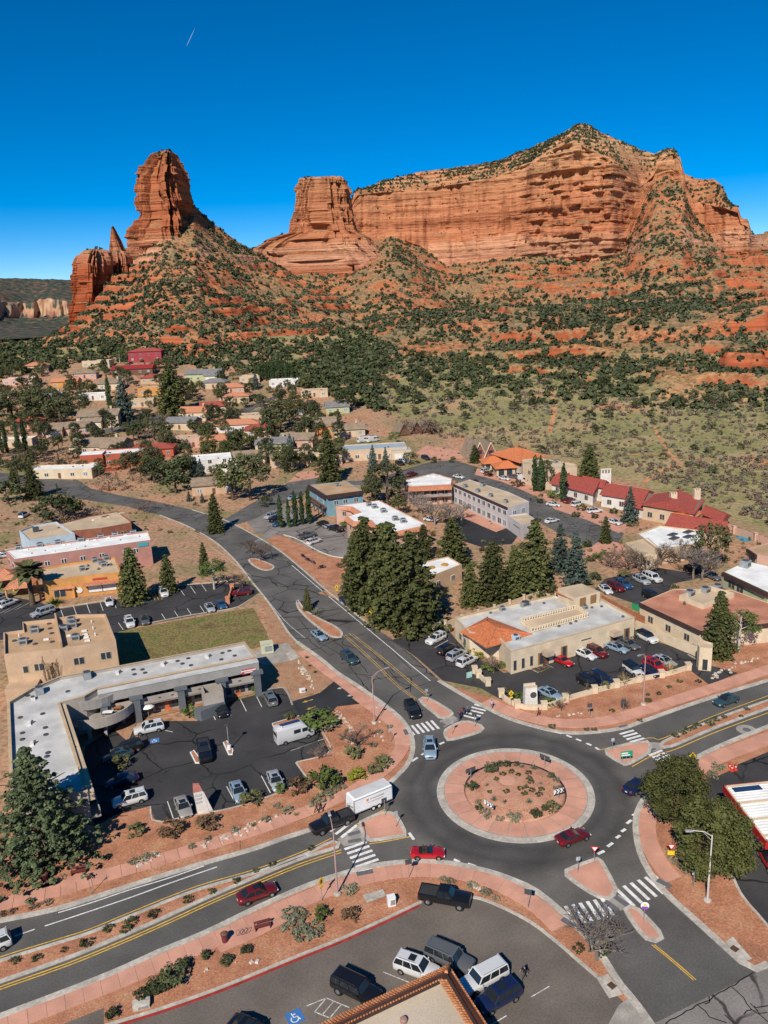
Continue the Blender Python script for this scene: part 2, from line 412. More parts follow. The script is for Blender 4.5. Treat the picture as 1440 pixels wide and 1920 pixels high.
# ---- free standing rock towers, built from rings that follow each outline
def tower(name, label, rows, r, depth, seed, amp=1.0, top_veg=0, n=150, cap=1.3, rot=-6):
    """rows: (pixel y, left x, right x) from the top down, at distance r"""
    rows = np.array(rows, float); ys = np.linspace(rows[0,0], rows[-1,0],150)
    lx = np.interp(ys, rows[:, 0], rows[:, 1]); rx = np.interp(ys, rows[:, 0], rows[:, 2])
    Lp = UR(lx, ys, r); Rp = UR(rx, ys, r); C = (Lp + Rp) / 2; wv = (Rp - Lp) / 2
    C[:, 2] = np.linspace(C[0,2], C[-1,2], len(C))
    hw = np.linalg.norm(wv[:, :2], axis=1)
    a = np.linspace(0,2 * math.pi, n, endpoint=False)
    ex = 2.0 / 5.5
    ca = np.sign(np.cos(a)) * abs(np.cos(a)) ** ex; sa = np.sign(np.sin(a)) * abs(np.sin(a)) ** ex
    ux = np.tile([math.cos(R(rot)), math.sin(R(rot))],(len(ys),1)); uy = np.stack([-ux[:, 1], ux[:, 0]],1)
    z = C[:, 2][:, None] * np.ones((1, n))
    aa = a[None] * np.ones((len(ys),1))
    k3 = np.stack([np.cos(aa) * 3.1, np.sin(aa) * 3.1, z / 90],-1); k4 = np.stack([np.cos(aa) * 8, np.sin(aa) * 8, z / 45],-1); k5 = np.stack([np.cos(aa) * 20, np.sin(aa) * 20, z / 16],-1)
    zw = z + 5 * vnoise(np.stack([np.cos(aa) * 1.5, np.sin(aa) * 1.5, z / 80],-1), seed + 9)
    g = vnoise(k4, seed + 1); crack = -np.clip(.30 - np.abs(g - .5) * 4,0,.3) * 3
    d = amp * ((vnoise(k3, seed) - .5) * 9 + crack * 7 + (vnoise(k5, seed + 2) - .5) * 3.2 + (strata1(zw, seed + 3) - .5) * 3.5)
    d += amp * (np.floor(vnoise(np.stack([np.cos(aa) * 6, np.sin(aa) * 6, np.floor(zw / 8) * 1.7],-1), seed + 6) * 4) / 4 - .4) * 6
    d *= np.minimum(1, hw / 14)[:, None]
    dep = depth * (0.75 + .25 * hw / hw.max())
    th_ = math.atan2(C[:, 0].mean(), C[:, 1].mean())
    dep = np.minimum(dep, hw * cap)
    dep = np.minimum(dep, hw * 1.35)
    hwx = np.maximum((hw - .8 * dep * abs(math.sin(th_))) / math.cos(th_), hw * .55)
    X = ca[None] * (hwx[:, None] - 1.0 + d); Y = sa[None] * (dep[:, None] + d)
    P = np.zeros((len(ys), n, 3))
    P[..., :2] = C[:, None, :2] + ux[:, None] * X[..., None] + uy[:, None] * Y[..., None]; P[..., 2] = z + (vnoise(k4, seed + 4) - .5) * 1.5
    rim = P[:1].copy(); cen = rim.mean(1, keepdims=True); caps = [cen + (rim - cen) * f + np.array([0,0, zz]) for f, zz in ((.02,2.5),(.35,2.2),(.7,1.2))]
    P = np.concatenate(caps + [P]); P = np.concatenate([P, P[:, :1]],1)[:, ::-1]
    o = struct(link(name, grid_mesh(name, P[::-1], ROCK if name == 'rock_butte' else ROCKD, smooth=False)))
    if label: o['label'] = label
    if top_veg: SCATTER.append((P[:10], top_veg, .3,.8))
    return P
tower('rock_spire','tall red rock spire on the hill', [(288,298,331),(293,286,334),(312,275,341),(340,261,351),(365,258,357),(395,264,364),(410,261,371),(425,252,378),(450,245,388),(478,247,394),(500,252,398),(545,258,400)],850,46,5,1.25,26, cap=9)
tower('rock_buttress', None, [(472,156,206),(480,148,211),(497,140,214),(545,141,214),(590,139,205),(625,140,195),(650,138,195)],785,30,31,.9,10, cap=9)
tower('rock_wall', None, [(475,205,243),(484,200,248),(530,196,252),(570,194,256)],815,14,47,.8,8)
tower('rock_pinnacle', None, [(429,207,217),(440,206,223),(455,205,230),(470,202,237),(486,198,241),(495,198,243)],828,8,63,.3)
tower('rock_ledge', None, [(487,275,345),(494,268,356),(525,270,352),(560,262,352)],818,16,77,.8,12)
tower('rock_butte','flat topped red butte between the spire and the mesa', [(338,566,648),(352,561,652),(380,557,657),(412,550,664),(436,545,672),(446,508,690),(462,478,700),(480,474,722),(500,476,735),(560,470,745)],1060,46,91,1.15,46,190)
# ---- distant forested mesa with a pale cliff band
xm = np.arange(-700,420,2.0)
mt = I(xm, (-700,520),(0,521),(60,522),(140,525),(260,540),(420,560)) + (fbm(np.stack([xm / 9.0],-1),3,3) - .5) * 3
def hz(x): return 551 - (x - 720) * math.tan(CR)
rm = 3600
B0 = UR(xm, hz(xm) + 34,1500); B0[:, 2] = 20; B1 = UR(xm, 606 + 0 * xm, 3000); B2 = UR(xm, 590 + 8 * np.sin(xm / 31),3080 + 90 * np.sin(xm / 37)); B3 = UR(xm, 562 + 5 * np.sin(xm / 23),3120 + 90 * np.sin(xm / 37)); B4 = UR(xm, mt, 3900); B5 = B4 * 1.3; B5[:, 2] = 0
fm = np.concatenate([seg(B0, B1,16), seg(B1, B2,14), seg(B2, B3,22), seg(B3, B4,16), seg(B4, B5,3), B5[None]])
fm[..., 2] += (fbm(fm[..., :2] / 120,4,95) - .5) * 34 * (np.arange(fm.shape[0]) > 6)[:, None] * (np.arange(fm.shape[0]) < 66)[:, None]
def mesa_mat():
    m, n, l, b = nodes('far_mesa'); b.inputs['Roughness'].default_value = 1; b.inputs['Specular IOR Level'].default_value = .05
    geo = n.new('ShaderNodeNewGeometry'); sp = n.new('ShaderNodeSeparateXYZ'); l.new(geo.outputs['Normal'], sp.inputs[0])
    def tex(s, d):
        t = n.new('ShaderNodeTexNoise'); t.inputs['Scale'].default_value = s; t.inputs['Detail'].default_value = d; l.new(geo.outputs['Position'], t.inputs['Vector']); return t.outputs[0]
    rk = ramp(n, [(.35,(.30,.13,.09)),(.5,(.42,.25,.15)),(.62,(.46,.32,.20)),(.72,(.10,.10,.07))]); l.new(tex(.02,5), rk.inputs[0])
    fo = ramp(n, [(.36,(.03,.045,.038)),(.48,(.05,.066,.05)),(.55,(.09,.08,.058)),(.64,(.20,.10,.07))]); l.new(tex(.05,5), fo.inputs[0])  # forest greens tinted bluish, distance haze put into the colour
    k = n.new('ShaderNodeMath'); k.operation = 'MULTIPLY_ADD'; k.inputs[1].default_value = .35; l.new(tex(.015,4), k.inputs[0])
    k2 = n.new('ShaderNodeMath'); k2.operation = 'SUBTRACT'; k2.inputs[1].default_value = .17; l.new(sp.outputs[2], k2.inputs[0]); l.new(k2.outputs[0], k.inputs[2])
    f = ramp(n, [(.62,(0,0,0)),(.74,(1,1,1))]); l.new(k.outputs[0], f.inputs[0])
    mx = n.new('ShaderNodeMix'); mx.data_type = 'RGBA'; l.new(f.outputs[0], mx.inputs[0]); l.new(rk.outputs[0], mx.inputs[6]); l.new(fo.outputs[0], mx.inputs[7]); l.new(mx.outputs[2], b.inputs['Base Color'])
    return m
push(fm, 60 * (vnoise(np.stack([np.broadcast_to(xm, fm.shape[:2]) / 7.0, fm[..., 2] / 60],-1),97) - .5) * ((np.arange(fm.shape[0]) > 28) & (np.arange(fm.shape[0]) < 54))[:, None])
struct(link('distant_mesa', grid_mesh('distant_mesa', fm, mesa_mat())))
# ---- ground sheet: town flat, gentle rise, plain on the right, out to the horizon
def ground_material():
    m, n, l, b = nodes('ground_soil'); b.inputs['Roughness'].default_value = .95; b.inputs['Specular IOR Level'].default_value = .1
    geo = n.new('ShaderNodeNewGeometry'); at = n.new('ShaderNodeAttribute'); at.attribute_name = 'plain'
    def tex(s, d):
        t = n.new('ShaderNodeTexNoise'); t.inputs['Scale'].default_value = s; t.inputs['Detail'].default_value = d; l.new(geo.outputs['Position'], t.inputs['Vector']); return t.outputs[0]
    def mix(f, a, b_, mode='MIX'):
        k = n.new('ShaderNodeMix'); k.data_type = 'RGBA'; k.blend_type = mode
        if isinstance(f, float): k.inputs[0].default_value = f
        else: l.new(f, k.inputs[0])
        l.new(a, k.inputs[6]); l.new(b_, k.inputs[7]); return k.outputs[2]
    town = ramp(n, [(.3,(.38,.19,.11)),(.43,(.41,.235,.145)),(.53,(.34,.22,.135)),(.62,(.25,.195,.10)),(.75,(.18,.185,.065))]); l.new(tex(.045,6), town.inputs[0])
    pl = ramp(n, [(.30,(.44,.20,.095)),(.38,(.37,.26,.14)),(.46,(.30,.25,.125)),(.53,(.22,.205,.085)),(.60,(.28,.24,.115)),(.75,(.34,.26,.15))]); l.new(tex(.03,8), pl.inputs[0])
    fi = ramp(n, [(.32,(.6,.6,.58)),(.5,(1,1,1)),(.7,(1.3,1.27,1.2))]); l.new(tex(.9,5), fi.inputs[0])
    c = mix(at.outputs['Fac'], town.outputs[0], pl.outputs[0]); c = mix(1.0, c, fi.outputs[0], 'MULTIPLY')
    l.new(c, b.inputs['Base Color'])
    bp = n.new('ShaderNodeBump'); bp.inputs['Strength'].default_value = .6; bp.inputs['Distance'].default_value = .15; l.new(tex(2.2,5), bp.inputs['Height']); l.new(bp.outputs[0], b.inputs['Normal'])
    return m
gx = np.concatenate([np.arange(-2600,-100,120), np.arange(-100,1540,10), np.arange(1540,4000,120)])
gr = np.concatenate([np.array([4,20.0]), np.arange(30,240,6), np.arange(240,660,5), np.array([700,800,1000,1500,2500,5000,9000,20000,45000])])
GP = UR(gx[None, :],1000.0, gr[:, None]); zr = np.where(gr < 620, np.where(gr > 230,.00026 * (gr - 230) ** 2,0), np.maximum(-20,39.5 - (gr - 620) * .25))
GP[..., 2] = zr[:, None]
gm = grid_mesh('ground', GP, ground_material())
pw = np.zeros(GP.shape[:2])
for i, r_ in enumerate(gr):
    if r_ > 200:
        # plain beyond the built-up edge: a line from (700,730) over (1240,935) to (1440,1010)
        q = np.array([pix(p) for p in GP[i]]); e = np.interp(q[:, 0],[560,660,790,880,1010,1130,1240,1340,1440,1700],[690,745,800,820,850,880,925,962,1000,1100])
        pw[i] = smooth01((e - q[:, 1]) / 14 + .5) * (q[:, 0] > 520)
        pw[i] = np.maximum(pw[i],(r_ > 590) * 1.0)
a_ = gm.attributes.new('plain','FLOAT','POINT'); a_.data.foreach_set('value', pw.ravel().astype(np.float32))
ground = struct(link('ground', gm))
# ================================================================== VEGETATION
nrs = np.random.default_rng(11)
def leaf_quads(C, S, N, rng, aspect=1.0, jit=0.6):
    """one small quad per centre; N = preferred outward direction"""
    n = len(C); N = N + rng.normal(0, jit, (n, 3)); N /= np.linalg.norm(N, axis=1, keepdims=True) + 1e-9
    t = np.cross(N, rng.normal(0,1,(n, 3))); t /= np.linalg.norm(t, axis=1, keepdims=True) + 1e-9
    b = np.cross(N, t); S = np.asarray(S)[:, None]
    V = np.stack([C - t * S - b * S * aspect, C + t * S * .8 - b * S * aspect, C + t * S + b * S * aspect, C - t * S * .7 + b * S * aspect * .9],1).reshape(-1,3)
    return V, np.arange(4 * n).reshape(-1,4)
def foliage_mat(name, c, var=.45, scale=.5, tint=None):
    if name in MATS: return MATS[name]
    m, n, l, b = nodes(name); b.inputs['Roughness'].default_value = .75; b.inputs['Specular IOR Level'].default_value = .2
    geo = n.new('ShaderNodeNewGeometry'); oi = n.new('ShaderNodeObjectInfo')
    t = n.new('ShaderNodeTexNoise'); t.inputs['Scale'].default_value = scale; t.inputs['Detail'].default_value = 5; l.new(geo.outputs['Position'], t.inputs['Vector'])
    t2 = tint or tuple(x * (1 + var) for x in c)
    r = ramp(n, [(.3, tuple(x * (1 - var) for x in c)),(.5, c),(.72, t2)]); l.new(t.outputs[0], r.inputs[0])
    h = n.new('ShaderNodeHueSaturation'); l.new(r.outputs[0], h.inputs['Color'])
    mp = n.new('ShaderNodeMapRange'); mp.inputs[3].default_value = .72; mp.inputs[4].default_value = 1.35; l.new(oi.outputs['Random'], mp.inputs[0]); l.new(mp.outputs[0], h.inputs['Value'])
    l.new(h.outputs[0], b.inputs['Base Color'])
    MATS[name] = m
    return m
def scatter_pts(P, count, nzmin, rng, seed):
    A = P[:-1, :-1].reshape(-1,3); B = P[1:, :-1].reshape(-1,3); C = P[:-1,1:].reshape(-1,3); D = P[1:, 1:].reshape(-1,3)
    nn = np.cross(C - A, B - A); ar = np.linalg.norm(nn, axis=1) + 1e-9; nz = np.abs(nn[:, 2]) / ar
    dens = ar * (nz > nzmin) * np.clip((fbm(A[:, :2] / 45.0,3, seed) - .3) * 3.2,.12,1.4)
    i = rng.choice(len(A), count, p=dens / dens.sum()); u = rng.random((count, 1)); v = rng.random((count, 1))
    return (A[i] * (1 - u) * (1 - v) + B[i] * u * (1 - v) + C[i] * (1 - u) * v + D[i] * u * v)
SCRUB = foliage_mat('juniper_scrub', (.06,.072,.034),.5,.02,(.12,.12,.065))
SV, SQ, off_ = [],[],0
for k, (P, cnt, nzm, szs) in enumerate(SCATTER):
    pts = scatter_pts(P, cnt, nzm, nrs, 200 + k)
    hgt = (1.3 + 2.9 * nrs.random(cnt) ** 1.6) * szs
    m_ = 18
    base = nrs.normal(0,1,(cnt, m_, 3)); base /= np.linalg.norm(base, axis=2, keepdims=True); rad = nrs.random((cnt, m_, 1)) ** .4
    off = base * rad * np.stack([hgt * .62, hgt * .62, hgt * .55],-1)[:, None, :]
    C = pts[:, None] + off + np.stack([0 * hgt, 0 * hgt, hgt * .42],-1)[:, None]
    V, Q = leaf_quads(C.reshape(-1,3), np.repeat(hgt * .25, m_),(base + np.array([0,0,.5])).reshape(-1,3), nrs, 1.0,.5)
    SV.append(V); SQ.append(Q + off_); off_ += len(V)
BV, BQ, o2 = [],[],0
for P, cnt in ((hill[4:],3000),(tal[4:],2600)):
    pts = scatter_pts(P, cnt, .55, nrs, 300 + cnt); hg = .7 + 1.1 * nrs.random(cnt); d = nrs.normal(0,1,(cnt, 7,3)); d /= np.linalg.norm(d, axis=2, keepdims=True)
    V, Q = leaf_quads((pts[:, None] + d * hg[:, None, None] * np.array([.8,.8,.4]) + np.array([0,0,.4])).reshape(-1,3), np.repeat(hg * .42,7),(d + np.array([0,0,.8])).reshape(-1,3), nrs); BV.append(V); BQ.append(Q + o2); o2 += len(V)
stuff(link('slope_brush', np_mesh('slope_brush', np.concatenate(BV), np.concatenate(BQ), foliage_mat('grey_brush', (.15,.14,.085),.35,.03))))['label'] = 'grey olive low brush between the junipers on the slopes'
stuff(link('hillside_scrub', np_mesh('hillside_scrub', np.concatenate(SV), np.concatenate(SQ), SCRUB)))['label'] = 'dark green juniper scrub scattered over the red slopes'
# ================================================================== ROADS, LOTS, PAVEMENTS
def asphalt_mat(name, c, crack=0.0, streak=0):
    if name in MATS: return MATS[name]
    m, n, l, b = nodes(name); b.inputs['Roughness'].default_value = .88; b.inputs['Specular IOR Level'].default_value = .25
    geo = n.new('ShaderNodeNewGeometry')
    def tex(s, d, typ='ShaderNodeTexNoise'):
        t = n.new(typ); t.inputs['Scale'].default_value = s
        if 'Noise' in typ: t.inputs['Detail'].default_value = d
        l.new(geo.outputs['Position'], t.inputs['Vector']); return t
    def mul(a, b_, f=1.0):
        k = n.new('ShaderNodeMix'); k.data_type = 'RGBA'; k.blend_type = 'MULTIPLY'; k.inputs[0].default_value = f; l.new(a, k.inputs[6]); l.new(b_, k.inputs[7]); return k.outputs[2]
    r = ramp(n, [(.3, tuple(x * .78 for x in c)),(.48, c),(.6, tuple(x * 1.15 for x in c)),(.75, tuple(x * 1.45 for x in c))]); l.new(tex(.16,7).outputs[0], r.inputs[0])
    r2 = ramp(n, [(.3,(.82,) * 3),(.7,(1.16,) * 3)]); l.new(tex(5.0,4).outputs[0], r2.inputs[0]); out = mul(r.outputs[0], r2.outputs[0])
    if crack:
        d = tex(.3,3); v = n.new('ShaderNodeTexVoronoi'); v.feature = 'DISTANCE_TO_EDGE'; v.inputs['Scale'].default_value = crack
        ad = n.new('ShaderNodeVectorMath'); ad.operation = 'MULTIPLY_ADD'; ad.inputs[1].default_value = (2.2,2.2,0); l.new(d.outputs['Color'], ad.inputs[0]); l.new(geo.outputs['Position'], ad.inputs[2]); l.new(ad.outputs[0], v.inputs['Vector'])
        cr = ramp(n, [(0.0,(.22,.22,.23)),(.012,(.3,.3,.3)),(.024,(1,1,1))]); l.new(v.outputs['Distance'], cr.inputs[0])
        hide = ramp(n, [(.42,(0,0,0)),(.5,(1,1,1))]); l.new(tex(.06,3).outputs[0], hide.inputs[0])
        k = n.new('ShaderNodeMix'); k.data_type = 'RGBA'; k.blend_type = 'MULTIPLY'; l.new(hide.outputs[0], k.inputs[0]); l.new(out, k.inputs[6]); l.new(cr.outputs[0], k.inputs[7]); out = k.outputs[2]
    if streak:
        # rubber darkened wheel paths round the circle, paler unworn band outside
        vd = n.new('ShaderNodeVectorMath'); vd.operation = 'DISTANCE'; l.new(geo.outputs['Position'], vd.inputs[0]); vd.inputs[1].default_value = (16.28,95.74,0)
        dv = n.new('ShaderNodeMath'); dv.operation = 'MULTIPLY_ADD'; dv.inputs[1].default_value = .02; l.new(vd.outputs['Value'], dv.inputs[0]); ns = n.new('ShaderNodeMath'); ns.operation = 'MULTIPLY_ADD'; ns.inputs[1].default_value = .05; ns.inputs[2].default_value = -.025; l.new(tex(.25,4).outputs[0], ns.inputs[0]); l.new(ns.outputs[0], dv.inputs[2])
        rw = ramp(n, [(.2,(1,1,1)),(.235,(.6,.6,.61)),(.265,(.75,.75,.75)),(.29,(.58,.58,.59)),(.33,(1.05,1.03,1.0)),(.38,(1.12,1.1,1.07)),(.6,(.95,.95,.95))]); l.new(dv.outputs[0], rw.inputs[0]); out = mul(out, rw.outputs[0])
    l.new(out, b.inputs['Base Color']); MATS[name] = m
    return m
AS_ROAD = asphalt_mat('road_asphalt', (.105,.098,.092),.16)
AS_RING = asphalt_mat('ring_asphalt', (.105,.098,.092), streak=1)
AS_OLD = asphalt_mat('cracked_asphalt', (.110,.104,.098),.30)
AS_DARK = asphalt_mat('dark_lot_asphalt', (.046,.044,.045),.14)
AS_NEW = asphalt_mat('sealed_asphalt', (.030,.031,.034))
AS_WARM = asphalt_mat('worn_lot_asphalt', (.142,.119,.101))
AS_PALE = asphalt_mat('pale_lot_asphalt', (.20,.18,.165),.12)
CONC = mat('kerb_concrete', (.46,.42,.36),.9,.18,.5, fine=.12, fscale=3)
CONC_D = mat('gutter_concrete', (.33,.30,.26),.9,.16,.7)
PINK = mat('pink_concrete', (.56,.285,.20),.9,.12,.35, fine=.06)
PINK2 = mat('pink_concrete_worn', (.53,.265,.185),.9,.12,.5, fine=.06)
PINK3 = mat('pink_concrete_pale', (.58,.30,.21),.9,.10,.5, fine=.06)
SOIL = mat('red_gravel', (.455,.20,.11),.95,.22,.35, bump=.5, bscale=7, c2=(.50,.26,.15), fine=.18, fscale=5)
SOIL_T = mat('tan_soil', (.42,.24,.14),.95,.24,.3, bump=.5, bscale=6, c2=(.34,.16,.085), fine=.16, fscale=4)
GRASS = mat('dry_lawn', (.24,.185,.07),.95,.35,.3, bump=.6, bscale=6, c2=(.14,.16,.04), fine=.3, fscale=2.2)
WHITE = mat('white_paint', (.74,.73,.70),.7,.14,1.2, fine=.12, fscale=6)
WORN = mat('worn_white_paint', (.52,.51,.48),.8,.25,1.0, fine=.2, fscale=4)
YELLOW = mat('yellow_paint', (.70,.42,.06),.7,.16,1.0, fine=.12, fscale=5)
YWORN = mat('worn_yellow_paint', (.50,.31,.08),.8,.3,.8, fine=.2, fscale=4)
REDP = mat('red_kerb_paint', (.33,.035,.03),.8,.2,1.0)
BLUEP = mat('blue_paint', (.05,.17,.42),.7,.1,1.0)
TACT = mat('dark_tactile', (.13,.13,.14),.8,.1,2.0)
def sheet(name, pts, z, m, parent=None, thick=0.0):
    """pts: pixel or world polygon laid on the terrain, z above it"""
    w = [G(*p) if len(p) == 2 and not isinstance(p, Vector) else Vector(p) for p in pts]
    w = ccw([(p[0], p[1]) for p in w]); far = max(math.hypot(*p) for p in w) > 228
    bm = bmesh.new(); vs = [bm.verts.new((p[0], p[1],0)) for p in w]
    eds = [bm.edges.new((vs[i], vs[(i + 1) % len(vs)])) for i in range(len(vs))]
    bmesh.ops.triangle_fill(bm, use_beauty=True, edges=eds)
    if far:
        for _ in range(6):
            e = [e for e in bm.edges if e.calc_length() > 7]
            if not e: break
            bmesh.ops.subdivide_edges(bm, edges=e, cuts=1); bmesh.ops.triangulate(bm, faces=bm.faces[:])
    if thick:
        be = [e for e in bm.edges if e.is_boundary]
        r = bmesh.ops.extrude_edge_only(bm, edges=be)
        low = set(v for v in r['geom'] if isinstance(v, bmesh.types.BMVert))
    else: low = set()
    for v in bm.verts: v.co.z = H(v.co.x, v.co.y) + (z - thick if v in low else z)
    bmesh.ops.recalc_face_normals(bm, faces=bm.faces[:])
    me = bpy.data.meshes.new(name); bm.to_mesh(me); bm.free(); me.materials.append(m)
    up = sum(p.normal.z * p.area for p in me.polygons)
    if up < 0: me.flip_normals()
    return link(name, me, parent)
def ribbon(line, width, z, thick=0.0, close=False):
    """mesh builder of a band along a world line, centred"""
    a = offset(line, width / 2, close); b = offset(line, -width / 2, close); mb = MB(); n = len(line)
    hz_ = [H(p[0], p[1]) for p in line]
    rng = range(n if close else n - 1)
    if thick:
        vs = []
        for i in range(n):
            for p, zz in ((a[i], z),(b[i], z),(b[i], z - thick),(a[i], z - thick)): vs.append((p[0], p[1], hz_[i] + zz))
        fs = []
        for i in rng:
            j = (i + 1) % n; k, q = i * 4, j * 4
            fs += [(k + 1, q + 1, q, k),(k + 2, q + 2, q + 1, k + 1),(k, q, q + 3, k + 3)]
        if not close: fs += [(0,3,2,1),(n * 4 - 4, n * 4 - 3, n * 4 - 2, n * 4 - 1)]
    else:
        vs = [(p[0], p[1], hz_[i] + z) for i in range(n) for p in (a[i], b[i])]
        fs = [(2 * i + 1,2 * ((i + 1) % n) + 1,2 * ((i + 1) % n),2 * i) for i in rng]
    return mb.add(vs, fs)
def W(pts): return [G(*p) for p in pts]
def kerb(pts, width=.5, z=.15, m=CONC, name='kerb', parent=None, close=False, world=False, step=1.6):
    ln = cat_rom(pts if world else W(pts), step, close)
    for p in ln: p.z = 0
    o = ribbon(ln, width, z, .2, close).build(name, m, parent)
    return o if parent is not None else struct(o)
def line(pts, width, m, name, parent, z=.05, dash=None, world=False, smooth=True):
    ln = cat_rom(pts if world else W(pts),.8) if smooth else W(pts)
    for p in ln: p.z = 0
    if dash:
        on, offd = dash; k = max(1, round(on / .8)); g = max(1, round(offd / .8)); i = 0
        while i + 1 < len(ln):
            ribbon(ln[i:i + k + 1], width, z).build(name, m, parent); i += k + g
    else: ribbon(ln, width, z).build(name, m, parent)
SLABS = [PINK, PINK2, PINK, PINK3]
def pavement(pts, width, z=.13, slab=1.75, name='pavement', closed=False, mats=SLABS, world=False, gap=.03):
    """a walk of separate concrete slabs along a centre line"""
    ln = cat_rom(pts if world else W(pts), slab, closed)
    for p in ln: p.z = 0
    root = struct(bpy.data.objects.new(name, None)); col.objects.link(root)
    a = offset(ln, width / 2, closed); b = offset(ln, -width / 2, closed); n = len(ln)
    bed = ribbon(ln, width - .06, z - .03,.12, closed).build('joint_bed', CONC_D, root)
    for i in range(n if closed else n - 1):
        j = (i + 1) % n; q = [a[i], b[i], b[j], a[j]]; c = (q[0] + q[1] + q[2] + q[3]) / 4
        q = [p + (c - p).normalized() * gap for p in q]
        hh = H(c[0], c[1]); zz = z + rnd.uniform(-.006,.006)
        mb = MB(); vs = [(p[0], p[1], hh + zz) for p in q] + [(p[0], p[1], hh + zz - .08) for p in q]
        mb.add(vs, [(3,2,1,0)[::-1],(0,4,5,1)[::-1],(1,5,6,2)[::-1],(2,6,7,3)[::-1],(3,7,4,0)[::-1]])
        o = mb.build('slab', rnd.choice(mats), root)
        if sum(p.normal.z for p in o.data.polygons) < 0: o.data.flip_normals()
    return root
road = struct(bpy.data.objects.new('road', None)); col.objects.link(road)
RC = Vector((16.28,95.74,0)); RR = 10.7
def ring(r, k=96, c=RC): return [Vector((c.x + r * math.cos(2 * math.pi * i / k), c.y + r * math.sin(2 * math.pi * i / k),0)) for i in range(k)]
def disc(name, r0_, r1_, z, m, parent=None, k=96, thick=.12, c=RC):
    A, B = ring(r1_, k, c), ring(max(r0_, .01), k, c); vs = [(p.x, p.y, z) for p in A] + [(p.x, p.y, z) for p in B] + [(p.x, p.y, z - thick) for p in A]
    fs = [(i, (i + 1) % k, k + (i + 1) % k, k + i) for i in range(k)] + [(2 * k + i, 2 * k + (i + 1) % k, (i + 1) % k, i) for i in range(k)]
    return MB().add(vs, fs).build(name, m, parent)
# --- kerb lines traced on the ground
K_W_N = [(-400,1811),(-120,1752),(0,1727),(57,1716),(117,1702),(175,1684),(240,1663),(300,1644),(383,1619),(480,1591),(533,1572),(583,1556),(640,1535),(692,1504),(738,1462),(763,1436),(774,1408),(770,1377),(753,1350),(727,1327),(697,1305),(667,1284),(630,1260),(603,1237),(557,1204)]
K_S = [(-420,2078),(-160,1972),(0,1907),(90,1873),(180,1838),(250,1808),(300,1785),(387,1749),(480,1704),(580,1660),(663,1633),(713,1622),(780,1616),(847,1620),(913,1634),(960,1650),(1000,1668),(1040,1699),(1073,1730),(1105,1762),(1133,1800),(1160,1843),(1193,1883),(1240,1950)]
K_SE = [(1440,1808),(1417,1818),(1400,1812),(1360,1777),(1305,1727),(1250,1677),(1220,1640),(1200,1600),(1192,1560),(1194,1527),(1207,1500),(1230,1474),(1262,1446),(1300,1424),(1360,1395),(1440,1363),(1560,1318),(1900,1190)]
K_NE = [(1900,1138),(1560,1240),(1440,1276),(1317,1314),(1213,1350),(1167,1366),(1093,1375),(1043,1372),(993,1360),(950,1346),(903,1323),(860,1299),(823,1277)]
main_poly = K_W_N[:-1] + [(557,1204),(600,1180),(690,1180),(760,1230)] + K_NE[::-1] + K_SE[::-1][:-1] + [(1440,1818),(1500,1990)] + K_S[::-1]
sheet('asphalt', main_poly, .02, AS_RING, road)
# north leg running up into the town
RD_W = [(557,1204),(540,1185),(505,1132),(470,1088),(440,1050),(400,1014),(350,986),(300,966),(240,950),(190,942),(140,934),(100,926),(60,914),(0,905),(-60,897)]
RD_E = [(830,1282),(780,1235),(735,1198),(690,1170),(640,1130),(600,1097),(560,1062),(520,1030),(470,1000),(420,975),(360,956),(300,942),(230,930),(170,916),(150,902),(60,893),(0,886),(-60,880)]
sheet('asphalt', RD_W + RD_E[::-1] + [(823,1277),(760,1300),(690,1290),(603,1237)],.028, AS_ROAD, road)
# kerbs and gutters
for K in (K_W_N, K_S, K_SE, K_NE): kerb(K, .75,.14)
kerb(RD_W[:8],.4,.12); kerb(RD_E[3:11],.4,.12)
# --- lots
struct(sheet('verge', [(-400,1600),(0,1560),(200,1545),(560,1420),(620,1330),(700,1300),(860,1290),(1000,1330),(1300,1262),(1900,1108),(2100,1900),(1500,2050),(0,2200),(-420,2095)],.011, SOIL))
def lot(name, pts, m, z=.03): return struct(sheet(name, pts, z, m))
lot('parking_lot', [(160,1400),(250,1340),(255,1390),(290,1352),(370,1352),(395,1325),(480,1303),(490,1295),(530,1290),(548,1315),(600,1300),(630,1274),(690,1318),(632,1325),(606,1352),(600,1368),(618,1412),(555,1430),(578,1462),(508,1492),(430,1516),(292,1541),(282,1512),(220,1528),(180,1560),(150,1500)], AS_DARK)
lot('driveway', [(548,1318),(600,1299),(632,1273),(692,1317),(632,1325),(604,1350),(560,1340)], AS_NEW, .038)
lot('parking_lot', [(-60,1150),(-60,1180),(0,1200),(60,1195),(215,1190),(255,1175),(440,1140),(470,1122),(490,1108),(470,1096),(400,1094),(330,1098),(300,1108),(200,1128),(110,1142),(70,1128),(0,1115),(-60,1105)], AS_DARK)
lot('parking_lot', [(735,1200),(780,1185),(830,1168),(860,1205),(900,1235),(945,1262),(1010,1250),(1095,1218),(1190,1180),(1222,1200),(1290,1222),(1320,1245),(1342,1285),(1322,1282),(1290,1262),(1200,1272),(1100,1295),(1000,1325),(940,1312),(900,1290),(830,1276),(780,1232)], AS_DARK)
lot('driveway', [(1290,1240),(1320,1245),(1385,1262),(1330,1284),(1300,1268)], AS_DARK, .04)
lot('parking_lot', [(-60,2010),(0,1980),(120,1920),(195,1890),(195,1925),(300,1895),(480,1827),(640,1762),(790,1693),(850,1680),(905,1688),(985,1725),(1040,1765),(1120,1832),(1170,1880),(1235,1960),(1000,2100),(0,2200)], AS_WARM)
